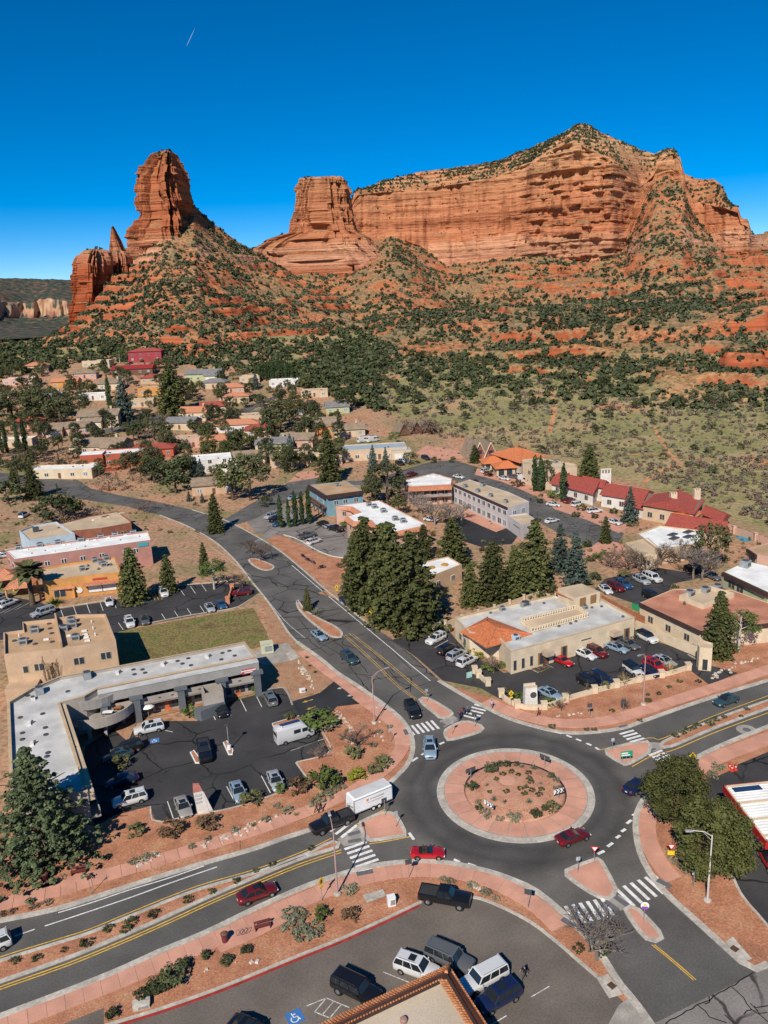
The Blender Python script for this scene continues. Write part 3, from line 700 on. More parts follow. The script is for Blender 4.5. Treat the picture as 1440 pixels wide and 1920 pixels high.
lot('parking_lot', [(1440,1742),(1380,1668),(1330,1560),(1290,1500),(1310,1468),(1380,1435),(1440,1410),(1600,1350),(1960,1215),(2100,1900),(1640,1850)], AS_DARK)
lot('street_apron', [(1215,1925),(1417,1825),(1445,1812),(1560,1900),(1500,2050),(1250,2050)], AS_PALE, .034)
lot('parking_lot', [(472,1018),(500,1000),(560,985),(640,985),(690,1005),(690,1050),(640,1045),(580,1030),(535,1003)], AS_PALE)
lot('parking_lot', [(480,1000),(460,975),(520,945),(560,950),(600,985),(545,1000)], AS_PALE, .045)
lot('courtyard_drive', [(830,975),(870,962),(985,985),(960,1020),(900,1025),(860,1012)], AS_NEW)
lot('side_street', [(600,905),(700,900),(760,880),(800,868),(850,862),(925,885),(1000,930),(1060,955),(1130,982),(1170,1000),(1160,1020),(1100,1025),(1020,985),(960,945),(900,915),(850,900),(800,905),(760,915)], AS_OLD)
lot('side_street', [(480,972),(440,985),(420,975),(470,945),(540,905),(600,890),(620,905),(560,930)], AS_OLD, .05)
lot('parking_lot', [(1115,1105),(1135,1085),(1200,1072),(1235,1065),(1330,1080),(1260,1095),(1250,1120),(1200,1135),(1170,1125)], AS_DARK)
lot('side_street', [(430,775),(520,740),(545,735),(500,755),(470,770),(560,760),(540,775),(440,790)], AS_OLD, .08)
lot('side_street', [(240,790),(280,775),(320,785),(260,805),(200,812),(130,828)], AS_OLD, .08)
# bare soil yards and lawns
lot('lawn', [(222,1185),(255,1178),(440,1145),(475,1140),(500,1185),(505,1205),(480,1215),(290,1262),(225,1268)], GRASS, .04)
lot('walkway', [(240,1392),(258,1352),(330,1336),(395,1320),(492,1298),(482,1284),(390,1296),(250,1325),(215,1370)], SOIL_T, .12)
for q_ in ([(895,878),(960,895),(1000,905),(1040,940),(1000,928),(940,903),(890,890)],[(1010,925),(1060,945),(1130,955),(1185,985),(1160,1000),(1100,975),(1040,955)],[(1130,1010),(1200,1030),(1190,1060),(1140,1062),(1090,1040)],[(845,945),(900,965),(950,990),(930,998),(870,972),(835,955)],[(560,885),(640,880),(600,895),(540,905)],[(800,835),(860,845),(870,860),(820,862),(780,850)]): lot('paved_court', q_, PINK2,.06)
lot('soil_bed', [(505,1205),(500,1150),(480,1120),(500,1128),(535,1185),(557,1212),(600,1242),(632,1268),(600,1295),(548,1312),(530,1286),(492,1290),(485,1240)], SOIL_T, .04)
lot('soil_bed', [(-60,1590),(60,1560),(165,1560),(215,1530),(280,1513),(291,1543),(430,1517),(508,1494),(578,1464),(556,1431),(619,1411),(602,1367),(606,1353),(634,1327),(692,1318),(740,1345),(755,1380),(752,1410),(725,1442),(690,1478),(640,1510),(560,1540),(450,1574),(450,1599),(330,1634),(240,1662),(175,1682),(117,1700),(57,1714),(0,1725),(-60,1738)], SOIL, .10)
lot('soil_bed', [(195,1925),(195,1884),(250,1853),(345,1812),(470,1758),(560,1712),(650,1672),(720,1650),(790,1640),(850,1644),(905,1660),(965,1688),(1030,1735),(1080,1785),(1120,1822),(1143,1830),(1118,1832),(1040,1765),(985,1725),(905,1688),(850,1680),(790,1693),(640,1762),(480,1827),(300,1895)], SOIL, .08)
lot('soil_bed', [(1245,1665),(1270,1655),(1240,1610),(1222,1560),(1228,1520),(1262,1482),(1300,1462),(1300,1500),(1340,1560),(1385,1668),(1440,1738),(1470,1800),(1420,1814),(1402,1808),(1360,1770)], SOIL, .10)
lot('soil_bed', [(1325,1440),(1385,1418),(1382,1440),(1338,1460)], SOIL, .12)
lot('soil_bed', [(932,1315),(1000,1333),(1090,1308),(1200,1280),(1292,1256),(1330,1285),(1360,1292),(1290,1318),(1180,1348),(1080,1358),(1010,1350),(960,1338)], SOIL, .09)
lot('soil_bed', [(1340,1282),(1390,1262),(1330,1240),(1350,1222),(1440,1195),(1560,1170),(1560,1230),(1440,1258),(1370,1286)], SOIL, .08)
lot('soil_bed', [(595,1112),(640,1098),(700,1150),(830,1165),(760,1195),(735,1195),(690,1166),(640,1126)], SOIL_T, .05)
lot('soil_bed', [(500,1012),(520,1003),(560,1018),(600,1040),(650,1050),(690,1055),(650,1095),(600,1092),(560,1058),(522,1028)], SOIL, .05)
# --- pavements of separate slabs
pavement([(-390,1782),(-100,1720),(0,1697),(60,1682),(120,1668),(200,1642),(300,1613),(400,1582),(480,1556),(560,1528),(620,1503),(672,1478),(715,1448),(745,1418),(756,1398)],2.3)
pavement([(756,1398),(753,1378),(735,1352),(706,1330),(672,1305)],2.6)
pavement([(-390,2090),(-140,1990),(0,1926),(90,1890),(180,1856),(250,1828),(340,1790),(420,1755),(500,1718),(580,1683),(650,1656),(713,1640),(780,1632),(847,1636),(905,1648),(960,1670),(1010,1702),(1050,1740)],2.3)
pavement([(1262,1650),(1238,1622),(1220,1590),(1212,1555),(1217,1522),(1240,1490)],2.3)
pavement([(1300,1447),(1350,1420),(1440,1385),(1540,1348),(1890,1212)],2.6)
pavement([(1890,1116),(1540,1224),(1440,1256),(1330,1293),(1230,1325),(1150,1349),(1090,1357),(1040,1355),(990,1345),(950,1332),(912,1315)],2.5)
pavement([(672,1305),(640,1280),(600,1250),(565,1222)],1.8)
for p in ([(38,1685),(110,1662),(106,1652),(80,1660),(45,1672)],[(72,1674),(200,1640),(203,1628),(80,1655)],[(405,1775),(480,1745),(545,1713),(552,1722),(480,1760),(415,1788)]):
    struct(sheet('pavement', p, .125, PINK2))
# lot edge kerbs
kerb([(195,1925),(300,1893),(400,1858),(480,1826),(560,1793),(640,1761),(720,1725),(790,1692)],.3,.16, CONC)
kerb([(196,1931),(300,1899),(400,1864),(480,1832),(560,1799),(640,1767),(720,1731),(786,1699)],.28,.10, REDP)
kerb([(850,1679),(905,1687),(985,1724),(1040,1764),(1085,1803),(1120,1833)],.35,.15, CONC)
kerb([(1300,1500),(1340,1560),(1384,1668),(1412,1705),(1440,1738),(1470,1775)],.3,.15, CONC)
kerb([(282,1513),(291,1542),(360,1530),(430,1517),(508,1493),(578,1463)],.22,.15, CONC); kerb([(555,1431),(578,1463)],.22,.15, CONC); kerb([(602,1367),(619,1411),(556,1430)],.22,.15, CONC)
kerb([(548,1322),(545,1313),(530,1288),(490,1298)],.3,.14, CONC_D)
kerb([(1290,1228),(1322,1246)],.3,.14, CONC_D)
kerb([(265,1172),(350,1155),(440,1140),(470,1124)],.25,.14, CONC); kerb([(112,1140),(200,1125),(300,1104),(400,1092),(450,1090)],.25,.14, CONC)
kerb([(532,1003),(560,1012),(590,1030),(622,1043),(655,1047)],.35,.16, mat('white_kerb', (.6,.55,.48),.8,.1))
# --- median islands
def island(name, pts, top, kw=.5, z=.15, step=1.2):
    w = cat_rom(W(pts), step, True)
    if area2(w) < 0: w = w[::-1]
    for p in w: p.z = 0
    root = struct(bpy.data.objects.new(name, None)); col.objects.link(root)
    sheet('infill', [Vector(p) for p in offset(w, .25, True)], z - .02, top, root)
    ribbon(offset(w, kw / 2, True), kw, z, .18, True).build('kerb', CONC, root)
    return root
med_n = [(-400,1938),(-110,1838),(0,1800),(100,1769),(167,1748),(240,1718),(367,1668),(480,1635),(573,1600),(622,1577)]
med_s = [(640,1588),(563,1614),(480,1648),(400,1682),(300,1728),(200,1771),(120,1803),(0,1845),(-110,1885),(-400,1990)]
island('median', med_n + med_s, SOIL)
island('median', [(1240,1392),(1330,1352),(1440,1312),(1540,1278),(1890,1162),(1896,1176),(1548,1296),(1440,1331),(1340,1368),(1258,1402)], SOIL)
island('median', [(558,1125),(575,1145),(600,1160),(625,1172),(642,1185),(640,1196),(618,1194),(596,1178),(572,1158),(556,1138)], SOIL)
island('median', [(465,1050),(480,1048),(512,1060),(512,1068),(495,1070),(475,1062)], SOIL)
island('splitter_island', [(716,1523),(738,1524),(748,1532),(764,1564),(755,1570),(694,1579),(684,1572),(670,1549),(676,1540)], PINK)
island('splitter_island', [(784,1312),(798,1307),(822,1318),(850,1336),(846,1344),(826,1349),(812,1338),(795,1325)], PINK)
island('splitter_island', [(834,1368),(870,1352),(905,1361),(907,1370),(890,1378),(842,1390),(833,1383)], PINK)
island('splitter_island', [(1133,1407),(1212,1390),(1222,1404),(1216,1415),(1180,1435),(1168,1435)], PINK)
island('splitter_island', [(1058,1632),(1118,1609),(1130,1614),(1160,1672),(1154,1680),(1138,1690),(1103,1675),(1060,1644)], PINK)
island('splitter_island', [(1168,1705),(1190,1699),(1210,1715),(1244,1753),(1240,1766),(1221,1768),(1200,1754)], PINK)
for p in ([(632,1574),(672,1550),(692,1578),(645,1588)],[(824,1352),(850,1342),(862,1350),(832,1364)],[(1216,1392),(1240,1393),(1256,1402),(1224,1410)],[(1132,1692),(1160,1678),(1192,1698),(1164,1708)]):
    struct(sheet('crossing_refuge', p, .05, CONC_D))
# --- central island
isl = struct(bpy.data.objects.new('central_island', None)); col.objects.link(isl)
disc('apron_kerb', RR - 1.05, RR, .12, CONC, isl)
for i in range(24):
    a0, a1 = 2 * math.pi * i / 24 + .006,2 * math.pi * (i + 1) / 24 - .006; vs = []
    k = 6; r_in, r_out = 6.95, RR - 1.08
    for j in range(k + 1):
        a = a0 + (a1 - a0) * j / k
        for r_ in (r_in, r_out): vs.append((RC.x + r_ * math.cos(a), RC.y + r_ * math.sin(a),.15 + (r_out - r_) * .02))
    MB().add(vs, [(2 * j, 2 * j + 1,2 * j + 3,2 * j + 2) for j in range(k)]).build('apron_slab', SLABS[i % 4], isl)
disc('apron_bed', 6.8, RR - .95,.13, CONC_D, isl)
mb = MB(); k = 64; prof = [(6.98,.16),(6.4,.28),(5.0,.42),(3.0,.62),(1.2,.66),(.02,.66)]
mb.lathe((RC.x, RC.y, 0), prof, k).build('planting_mound', mat('pink_gravel', (.53,.265,.17),.95,.2,.6, bump=.5, bscale=7, c2=(.55,.30,.20), fine=.16, fscale=6), isl, True)
MB().lathe((RC.x - .75, RC.y + 1.75,.55),[(1.12,0),(1.1,.14),(.02,.16)],28).build('centre_pad', PINK3, isl)
STONE = mat('red_stone', (.42,.19,.11),.95,.25,2.0, bump=.4, c2=(.50,.30,.20))
for i in range(80):
    a = 2 * math.pi * i / 80
    if rnd.random() < .12: continue
    rr_ = 4.85 + rnd.uniform(-.12,.12); s = rnd.uniform(.14,.30)
    z_ = .44
    MB().box((0,0,0),(s * 1.6, s, s * .9), rnd.uniform(0,6),.75).build('stone', STONE, isl).location = (RC.x + rr_ * math.cos(a), RC.y + rr_ * math.sin(a), z_)
# --- painted markings
def stripes(a, b, n, length, width=.42, m=WHITE, name='crosswalk_stripe', world=False, z=.06):
    """n stripes between ground points a and b, each running across a-b"""
    A, B = G(*a), G(*b); d = (B - A); d.z = 0; t = d.normalized(); p = Vector((-t.y, t.x, 0))
    for i in range(n):
        c = A + d * ((i + .5) / n)
        q = [c + p * length / 2 - t * width / 2, c + p * length / 2 + t * width / 2, c - p * length / 2 + t * width / 2, c - p * length / 2 - t * width / 2]
        MB().prism([(v.x, v.y) for v in q], z - .01, z).build(name, m, road)
stripes((664,1582),(697,1632),6,3.0); stripes((660,1562),(618,1540),4,3.0); stripes((765,1372),(820,1358),6,2.8)
stripes((880,1348),(905,1322),5,2.6); stripes((1172,1371),(1205,1396),5,2.6); stripes((1226,1410),(1260,1432),5,2.6)
stripes((1165,1686),(1247,1652),6,3.0); stripes((1064,1718),(1146,1700),6,2.8)
# yellow and white lines
line([(x, y + 6) for x, y in med_s[::-1]],.16, YELLOW, 'yellow_line', road); line([(x, y + 11) for x, y in med_s[::-1]],.14, YELLOW, 'yellow_line', road)
line([(x, y - 5) for x, y in med_n],.14, YELLOW, 'yellow_line', road)
line([(692,1583),(730,1577),(770,1569)],.16, YELLOW, 'yellow_line', road); line([(664,1549),(700,1529),(722,1518)],.16, YELLOW, 'yellow_line', road)
line([(1123,1407),(1217,1384),(1240,1386),(1330,1346),(1440,1305),(1540,1270),(1890,1154)],.14, YELLOW, 'yellow_line', road)
line([(1185,1438),(1228,1415),(1262,1407),(1340,1374),(1440,1337),(1540,1302),(1890,1182)],.16, YELLOW, 'yellow_line', road)
for dx in (0,5):
    line([(642 + dx, 1190),(700 + dx, 1243),(742 + dx, 1285),(778 + dx, 1312)],.13, YWORN, 'yellow_line', road); line([(655 + dx, 1188),(716 + dx, 1236),(760 + dx, 1273),(800 + dx, 1305)],.13, YWORN, 'yellow_line', road)
    line([(1222 + dx, 1772),(1260 + dx, 1803),(1300 + dx, 1838)],.12, YELLOW, 'yellow_line', road)
line([(109,1712),(175,1692),(240,1670),(310,1649),(383,1624)],.16, WHITE, 'white_line', road)
line([(84,1737),(160,1712),(240,1685),(320,1656),(407,1626)],.16, WHITE, 'white_line', road); line([(27,1756),(65,1743)],.14, WHITE, 'white_line', road)
line([(547,1060),(600,1105),(660,1155),(720,1205),(770,1247),(807,1277)],.16, WHITE, 'white_line', road)
line([(480,1100),(505,1130),(535,1165),(572,1197)],.13, WORN, 'white_line', road); line([(395,1025),(420,1042),(470,1080)],.12, WORN, 'white_line', road); line([(300,975),(340,990)],.12, WORN, 'white_line', road)
line([(353,1000),(375,1012)],.12, WORN, 'white_line', road)
# yield dashes round the circle
for pts in ([(767,1562),(776,1575)],[(826,1602),(835,1606)],[(851,1612),(862,1617)],[(877,1620),(892,1625)],[(1121,1602),(1133,1596)],[(1139,1588),(1149,1581)],[(1155,1572),(1163,1567)],[(1165,1560),(1173,1555)],[(1175,1545),(1184,1538)],[(1186,1530),(1195,1524)],
            [(1042,1373),(1053,1376)],[(1062,1379),(1072,1383)],[(1080,1386),(1090,1390)],[(1099,1394),(1109,1398)],[(1116,1402),(1123,1406)],[(790,1416),(798,1412)],[(772,1428),(783,1421)],[(824,1396),(833,1392)]):
    line(pts, .38, WHITE, 'yield_dash', road, .055, smooth=False)
# stall lines
def stalls(a, b, n, dx, dy, m=WORN, width=.11):
    for i in range(n):
        f = i / max(1, n - 1); x, y = a[0] + (b[0] - a[0]) * f, a[1] + (b[1] - a[1]) * f
        line([(x, y),(x + dx, y + dy)], width, m, 'stall_line', road, .052, smooth=False)
stalls((393,1328),(480,1304),4,11,22, WHITE); stalls((546,1408),(600,1388),1,50,-18); stalls((545,1408),(545,1408),1,62,-22, WHITE); stalls((538,1393),(538,1393),1,60,-24, WHITE)
stalls((314,1503),(314,1503),1,11,32, WHITE); stalls((425,1475),(490,1455),2,17,32, WHITE); stalls((372,1500),(372,1500),1,12,25, WHITE); stalls((310,1370),(310,1370),1,14,3, WHITE)
stalls((113,1141),(260,1112),7,7,19, WHITE); stalls((337,1104),(378,1096),3,9,13, WHITE); stalls((303,1151),(375,1136),4,8,12, WHITE); stalls((222,1168),(232,1166),2,9,13, WHITE)
stalls((20,1140),(60,1128),3,-32,16, WORN); stalls((815,1215),(885,1262),4,25,-14, WORN); stalls((1010,1262),(1150,1215),6,-22,-10, WORN)
stalls((600,1040),(560,1018),5,26,-8, WORN)
stalls((718,1823),(718,1823),1,50,20); stalls((1030,1850),(950,1905),2,-34,20); stalls((880,1805),(880,1805),1,30,14)
stalls((612,1872),(640,1884),3,-22,26); line([(575,1887),(612,1872),(655,1890)],.12, WORN, 'stall_line', road, .052, smooth=False); line([(590,1898),(640,1918)],.12, WORN, 'stall_line', road, .052, smooth=False)
line([(990,1255),(1005,1247),(1030,1252),(1014,1260),(990,1255)],.12, YWORN, 'hatch_line', road, .052, smooth=False)
stalls((995,1253),(1012,1248),3,10,5, YWORN); stalls((283,1112),(296,1110),3,8,14, YELLOW)
# blue disabled bay panels with the white chair symbol
def bay_symbol(px, py, s, ang):
    c = G(px, py); o = sheet('disabled_bay_sign', [c + Matrix.Rotation(ang, 3,'Z') @ Vector((x * s, y * s, 0)) for x, y in ((-.5,-.5),(.5,-.5),(.5,.5),(-.5,.5))],.05, BLUEP, road)
    Rm = Matrix.Rotation(ang, 3,'Z')
    for pts, w_ in (([(-.1,.36),(-.06,.0),(.14,.0),(.24,-.3)],.07),([(-.06,.2),(.12,.2)],.07),([(.22 * math.cos(t) - .06,.22 * math.sin(t) - .12) for t in np.linspace(2.2,6.0,10)],.06)):
        ln = [c + Rm @ Vector((x * s, y * s, 0)) for x, y in pts]
        for p in ln: p.z = 0
        ribbon(ln, w_ * s, .056).build('symbol', WHITE, o)
bay_symbol(553,1908,1.6,.5); bay_symbol(290,1389,1.4,.3); bay_symbol(274,1128,1.2,.2)
# white lane arrows on the drives
def arrow(a, b, m=WORN):
    A, B = G(*a), G(*b); A.z = B.z = 0; t = (B - A).normalized(); p = Vector((-t.y, t.x, 0)); L = (B - A).length
    q = [A + p * .12, A + t * (L * .6) + p * .12, A + t * (L * .6) + p * .4, B, A + t * (L * .6) - p * .4, A + t * (L * .6) - p * .12, A - p * .12]
    MB().prism([(v.x, v.y) for v in q],.055,.065).build('arrow', m, road)
arrow((648,1289),(632,1292)); arrow((668,1302),(650,1306)); arrow((587,1312),(566,1318), YWORN); arrow((592,1325),(575,1331), YWORN)
# dark tactile plates at the crossings
for px, py, l_, w_, a in ((684,1638,2.0,.7,.2),(664,1563,1.6,.6,.35),(665,1577,1.7,.6,.2),(761,1374,.6,1.6,.2),(830,1358,.6,1.2,.6),(863,1351,.6,1.2,.6),(1168,1363,1.5,.5,.3),(1207,1397,1.5,.5,.5),(1222,1407,1.5,.5,.5),(1245,1658,.7,1.7,.75),(1165,1690,.7,1.7,.6),(1146,1699,.7,1.7,.6),(1066,1732,.7,1.7,.75)):
    p = G(px, py); MB().box((p.x, p.y, .145 if py in (1638,1374,1658,1732,1363) else .065),(l_, w_, .02), a).build('tactile_plate', TACT, road)
# concrete storm drain pads with a grate
for pts, gp in (([(1360,1768),(1374,1758),(1410,1800),(1392,1805)],(1377,1781)),([(1118,1835),(1140,1828),(1168,1866),(1142,1874)],(1147,1850)),([(680,1680),(718,1669),(724,1681),(688,1695)], None)):
    o = struct(sheet('concrete_pad', pts, .135, CONC)); 
    if gp: g = G(*gp); MB().box((g.x, g.y, .145),(.7,.7,.03),.6).build('grate', mat('rusty_iron', (.10,.05,.03),.8,.2,3), o)
struct(sheet('concrete_pad', [(1160,1885),(1185,1868),(1225,1915),(1240,1960),(1120,1960)],.05, CONC_D)); struct(sheet('concrete_pad', [(445,1228),(540,1205),(560,1235),(500,1248)],.05, CONC_D)); struct(sheet('concrete_pad', [(536,1226),(550,1218),(562,1232),(545,1240)],.06, CONC))
m_ = G(1400,1369); o = struct(MB().lathe((m_.x, m_.y, .03),[(1.5,0),(1.5,.02),(.02,.025)],24).build('manhole_collar', CONC_D)); MB().lathe((m_.x, m_.y, .055),[(.6,0),(.58,.015),(.02,.02)],20).build('manhole_cover', TACT, o)
# tar filled cracks on the old street apron and north leg
TAR = mat('tar', (.012,.012,.013),.7,.1)
def tar(pts, w_=.11):
    ln = W(pts)
    for p in ln: p.z = 0
    ln = cat_rom(ln, .7); ln = [p + Vector((rnd.uniform(-.12,.12), rnd.uniform(-.12,.12),0)) for p in ln]; ribbon(ln, w_, .046).build('tar_crack', TAR, road)
for t in ([(1245,1920),(1310,1885),(1370,1850),(1413,1823)],[(1370,1850),(1395,1870),(1410,1895),(1440,1915)],[(1310,1885),(1325,1900),(1332,1908),(1362,1920)],[(1405,1880),(1410,1890),(1440,1885)],[(1395,1902),(1410,1893)],[(1360,1905),(1375,1918)],[(1320,1884),(1328,1878),(1330,1870)],[(1413,1888),(1425,1900),(1440,1898)]): tar(t)
for t in ([(642,1200),(645,1210),(680,1218),(700,1225),(745,1275),(752,1280),(775,1288),(810,1278)],[(672,1222),(690,1235),(715,1240),(740,1262)],[(600,1205),(640,1230),(660,1255),(683,1285)],[(620,1198),(665,1232),(690,1262)],[(700,1188),(730,1215),(770,1255)],[(655,1262),(700,1268),(715,1275)],[(640,1245),(670,1240)],[(500,1080),(540,1100),(590,1110)],[(585,1070),(600,1095),(640,1130)],[(680,1282),(696,1300)],[(716,1200),(740,1205),(800,1255)],[(560,1160),(585,1190),(600,1210)]): tar(t, .12)
for k in range(26):
    # wandering seams across the lots
    a = rnd.choice([(rnd.uniform(230,560), rnd.uniform(1400,1490)),(rnd.uniform(800,930), rnd.uniform(1215,1270)),(rnd.uniform(1000,1280), rnd.uniform(1255,1285)),(rnd.uniform(1000,1100), rnd.uniform(970,1015))])
    pts = [a]
    for j in range(3): pts.append((pts[-1][0] + rnd.uniform(-25,25), pts[-1][1] + rnd.uniform(-9,9)))
    tar(pts, .06)
# ================================================================== BUILDINGS
GLASS = mat('window_glass', (.035,.045,.055),.12,0, spec=.6)
GLASSB = mat('bright_glass', (.16,.24,.30),.12,0, spec=.6)
FRAME = mat('window_frame', (.42,.36,.28),.7,.1,2)
FRAMEW = mat('white_frame', (.70,.68,.64),.7,.1,2)
METAL = mat('roof_metal', (.36,.38,.39),.5,.15,2, metal=.4)
METALD = mat('dark_metal', (.10,.10,.11),.5,.1,2, metal=.4)
WHITE_W = mat('white_stucco', (.66,.62,.57),.9,.1,.5, bump=.15, bscale=14)
LILAC = mat('pale_grey_stucco', (.52,.48,.47),.9,.1,.4, bump=.15, bscale=14)
CREAM = mat('cream_stucco', (.62,.50,.35),.9,.1,.5, bump=.15, bscale=14)
TAN = mat('tan_stucco', (.50,.345,.225),.9,.1,.4, bump=.15, bscale=14)
SAND = mat('sand_stucco', (.55,.42,.29),.9,.1,.4, bump=.15, bscale=14)
GREYW = mat('warm_grey_stucco', (.36,.315,.275),.9,.12,.4, bump=.12, bscale=14)
PINKW = mat('pink_stucco', (.42,.21,.175),.9,.1,.4, bump=.12, bscale=14)
ROSE = mat('rose_stucco', (.55,.34,.26),.9,.1,.4)
ORANGEW = mat('ochre_stucco', (.56,.27,.085),.9,.12,.5, bump=.15, bscale=14)
BLUEW = mat('blue_siding', (.17,.31,.37),.85,.12,.6)
LBLUE = mat('pale_blue_stucco', (.42,.52,.60),.9,.1,.5)
ADOBE = mat('red_adobe', (.42,.10,.055),.9,.12,.4)
BROWNW = mat('brown_wood', (.15,.075,.05),.85,.2,.8)
DKBROWN = mat('dark_brown_trim', (.055,.03,.025),.8,.15,1)
GREENW = mat('sage_stucco', (.42,.44,.25),.9,.1,.5)
DGREY = mat('slate_paint', (.12,.13,.14),.8,.1,.5)
R_WHITE = mat('white_roof', (.78,.77,.74),.8,.13,.3, fine=.09)
R_GREY = mat('grey_roof', (.50,.49,.465),.85,.2,.3, fine=.1)
R_TAN = mat('tan_roof', (.46,.30,.175),.9,.15,.25)
R_SAND = mat('sand_roof', (.52,.40,.27),.9,.15,.2)
R_TERRA = mat('terracotta_roof', (.46,.20,.125),.9,.18,.3)
R_SHING = mat('brown_shingle', (.27,.20,.14),.9,.2,.8)
R_GSHING = mat('grey_shingle', (.20,.19,.19),.9,.2,.8)
def tile_mat(name, c):
    m, n, l, b = nodes(name); b.inputs['Roughness'].default_value = .85
    g = n.new('ShaderNodeNewGeometry'); t = n.new('ShaderNodeTexNoise'); t.inputs['Scale'].default_value = 3.0; t.inputs['Detail'].default_value = 5; l.new(g.outputs['Position'], t.inputs[0])
    r = ramp(n, [(.3, tuple(x * .6 for x in c)),(.5, c),(.7, tuple(x * 1.3 for x in c))]); l.new(t.outputs[0], r.inputs[0]); l.new(r.outputs[0], b.inputs['Base Color'])
    w = n.new('ShaderNodeTexWave'); w.inputs['Scale'].default_value = 1.6; w.bands_direction = 'DIAGONAL'; l.new(g.outputs['Position'], w.inputs[0])
    bp = n.new('ShaderNodeBump'); bp.inputs['Strength'].default_value = .5; bp.inputs['Distance'].default_value = .08; l.new(w.outputs[0], bp.inputs['Height']); l.new(bp.outputs[0], b.inputs['Normal'])
    MATS[name] = m; return m
T_ORANGE = tile_mat('orange_tile', (.50,.15,.055)); T_RED = tile_mat('red_tile', (.33,.065,.045)); T_SALMON = tile_mat('salmon_tile', (.52,.21,.11)); T_BRIGHT = tile_mat('bright_tile', (.56,.17,.06))
def text_obj(s, size, m, name, parent, loc, rot):
    cu = bpy.data.curves.new(name, 'FONT'); cu.body = s; cu.size = size; cu.align_x = 'CENTER'; cu.align_y = 'CENTER'; cu.extrude = .01; cu.resolution_u = 3
    o = bpy.data.objects.new(name, cu); col.objects.link(o); dg = bpy.context.evaluated_depsgraph_get(); me = bpy.data.meshes.new_from_object(o.evaluated_get(dg)); bpy.data.objects.remove(o)
    me.materials.clear(); me.materials.append(m)
    q = link(name, me, parent, loc); q.rotation_euler = rot
    return q
class Bld:
    def __init__(s, name, label, px, h, wall, roof, par=.5, cat='building', thick=.3, group=None, flat=True, world=None):
        gz = 0.0
        for _ in range(4):
            pts = [GZ(x, y, gz + h + par) for x, y in px] if world is None else [Vector(p) for p in world]
            c = sum(pts, Vector()) / len(pts); gz = H(c.x, c.y)
        s.h, s.gz, s.par = h, gz, par; s.c = Vector((c.x, c.y, gz))
        s.p = [Vector((p.x - c.x, p.y - c.y, 0)) for p in pts]
        s.sign = 1 if area2(s.p) > 0 else -1
        s.root = thing(name, label, cat, s.c, 0, group)
        s.wallm = wall
        n = len(s.p); inn = [Vector(p) for p in offset([*s.p], thick * s.sign, True)]
        s.inn = inn; zt = h + par
        vs = [(p.x, p.y, -1.2) for p in s.p] + [(p.x, p.y, zt) for p in s.p] + [(p.x, p.y, zt) for p in inn] + [(p.x, p.y, h) for p in inn]
        fs = []
        for k in range(3):
            for i in range(n):
                j = (i + 1) % n; fs.append((k * n + i, k * n + j, (k + 1) * n + j, (k + 1) * n + i))
        if s.sign < 0: fs = [f[::-1] for f in fs]
        MB().add(vs, fs).build('wall', wall, s.root)
        if flat:
            s.roof = MB().add([(p.x, p.y, h + .02) for p in inn],[tuple(range(n))[::s.sign]]).build('roof', roof, s.root)
    def edge(s, i):
        a, b = s.p[i], s.p[(i + 1) % len(s.p)]; t = (b - a); L = t.length; t = t / L; nrm = Vector((t.y, -t.x, 0)) * s.sign
        return a, t, nrm, L
    def slab(s, i, u0, u1, z0, z1, d0, d1, name, m, parent=None):
        """box on wall i between fractions u0..u1, heights, and distances d0..d1 out of the wall"""
        a, t, n, L = s.edge(i); q = [a + t * (L * u0) + n * d0, a + t * (L * u1) + n * d0, a + t * (L * u1) + n * d1, a + t * (L * u0) + n * d1]
        return MB().prism([(p.x, p.y) for p in q], z0, z1).build(name, m, parent or s.root)
    def win(s, i, u0, u1, z0, z1, glass=None, frame=None, name='window'):
        f = s.slab(i, u0, u1, z0, z1,-.02,.07, name, frame or FRAME); a, t, n, L = s.edge(i); e = .09 / L
        k = 2 if (u1 - u0) * L > 1.1 else 1
        for j in range(k):
            w = (u1 - u0) / k
            s.slab(i, u0 + j * w + e, u0 + (j + 1) * w - e, z0 + .09, z1 - .09,.03,.09,'pane', glass or GLASS, f)
        return f
    def wins(s, i, us, z0, z1, w=1.5, glass=None, frame=None):
        a, t, n, L = s.edge(i)
        for u in us: s.win(i, u - w / 2 / L, u + w / 2 / L, z0, z1, glass, frame)
    def door(s, i, u, w=1.0, hh=2.1, m=None):
        a, t, n, L = s.edge(i); o = s.slab(i, u - w / 2 / L, u + w / 2 / L, 0, hh, -.02,.08,'door', m or BROWNW)
        s.slab(i, u + (w * .32) / L, u + (w * .42) / L, .95,1.05,.08,.13,'handle', METAL, o); return o
    def at(s, px, py, z=None):
        p = GZ(px, py, s.gz + (s.h if z is None else z)); return Vector((p.x - s.c.x, p.y - s.c.y, s.h if z is None else z))
    def unit(s, px, py, w=1.3, d=1.1, hh=1.0, m=None, rz=None):
        p = s.at(px, py); rz = rz if rz is not None else math.atan2(*(s.p[1] - s.p[0]).yx)
        mb = MB().box((p.x, p.y, p.z + .12 + hh / 2),(w, d, hh), rz); mb.box((p.x, p.y, p.z + .07),(w * .9, d * .9,.14), rz)
        o = mb.build('air_conditioner', m or METAL, s.root)
        MB().lathe((p.x, p.y, p.z + hh + .12),[(.36 * w, 0),(.36 * w, .09),(.3 * w, .1),(.02,.06)],12).build('fan', METALD, o)
        co, si = math.cos(rz), math.sin(rz)
        MB().box((p.x + si * d / 2, p.y - co * d / 2, p.z + .12 + hh * .45),(w * .7,.05, hh * .5), rz).build('grille', METALD, o)
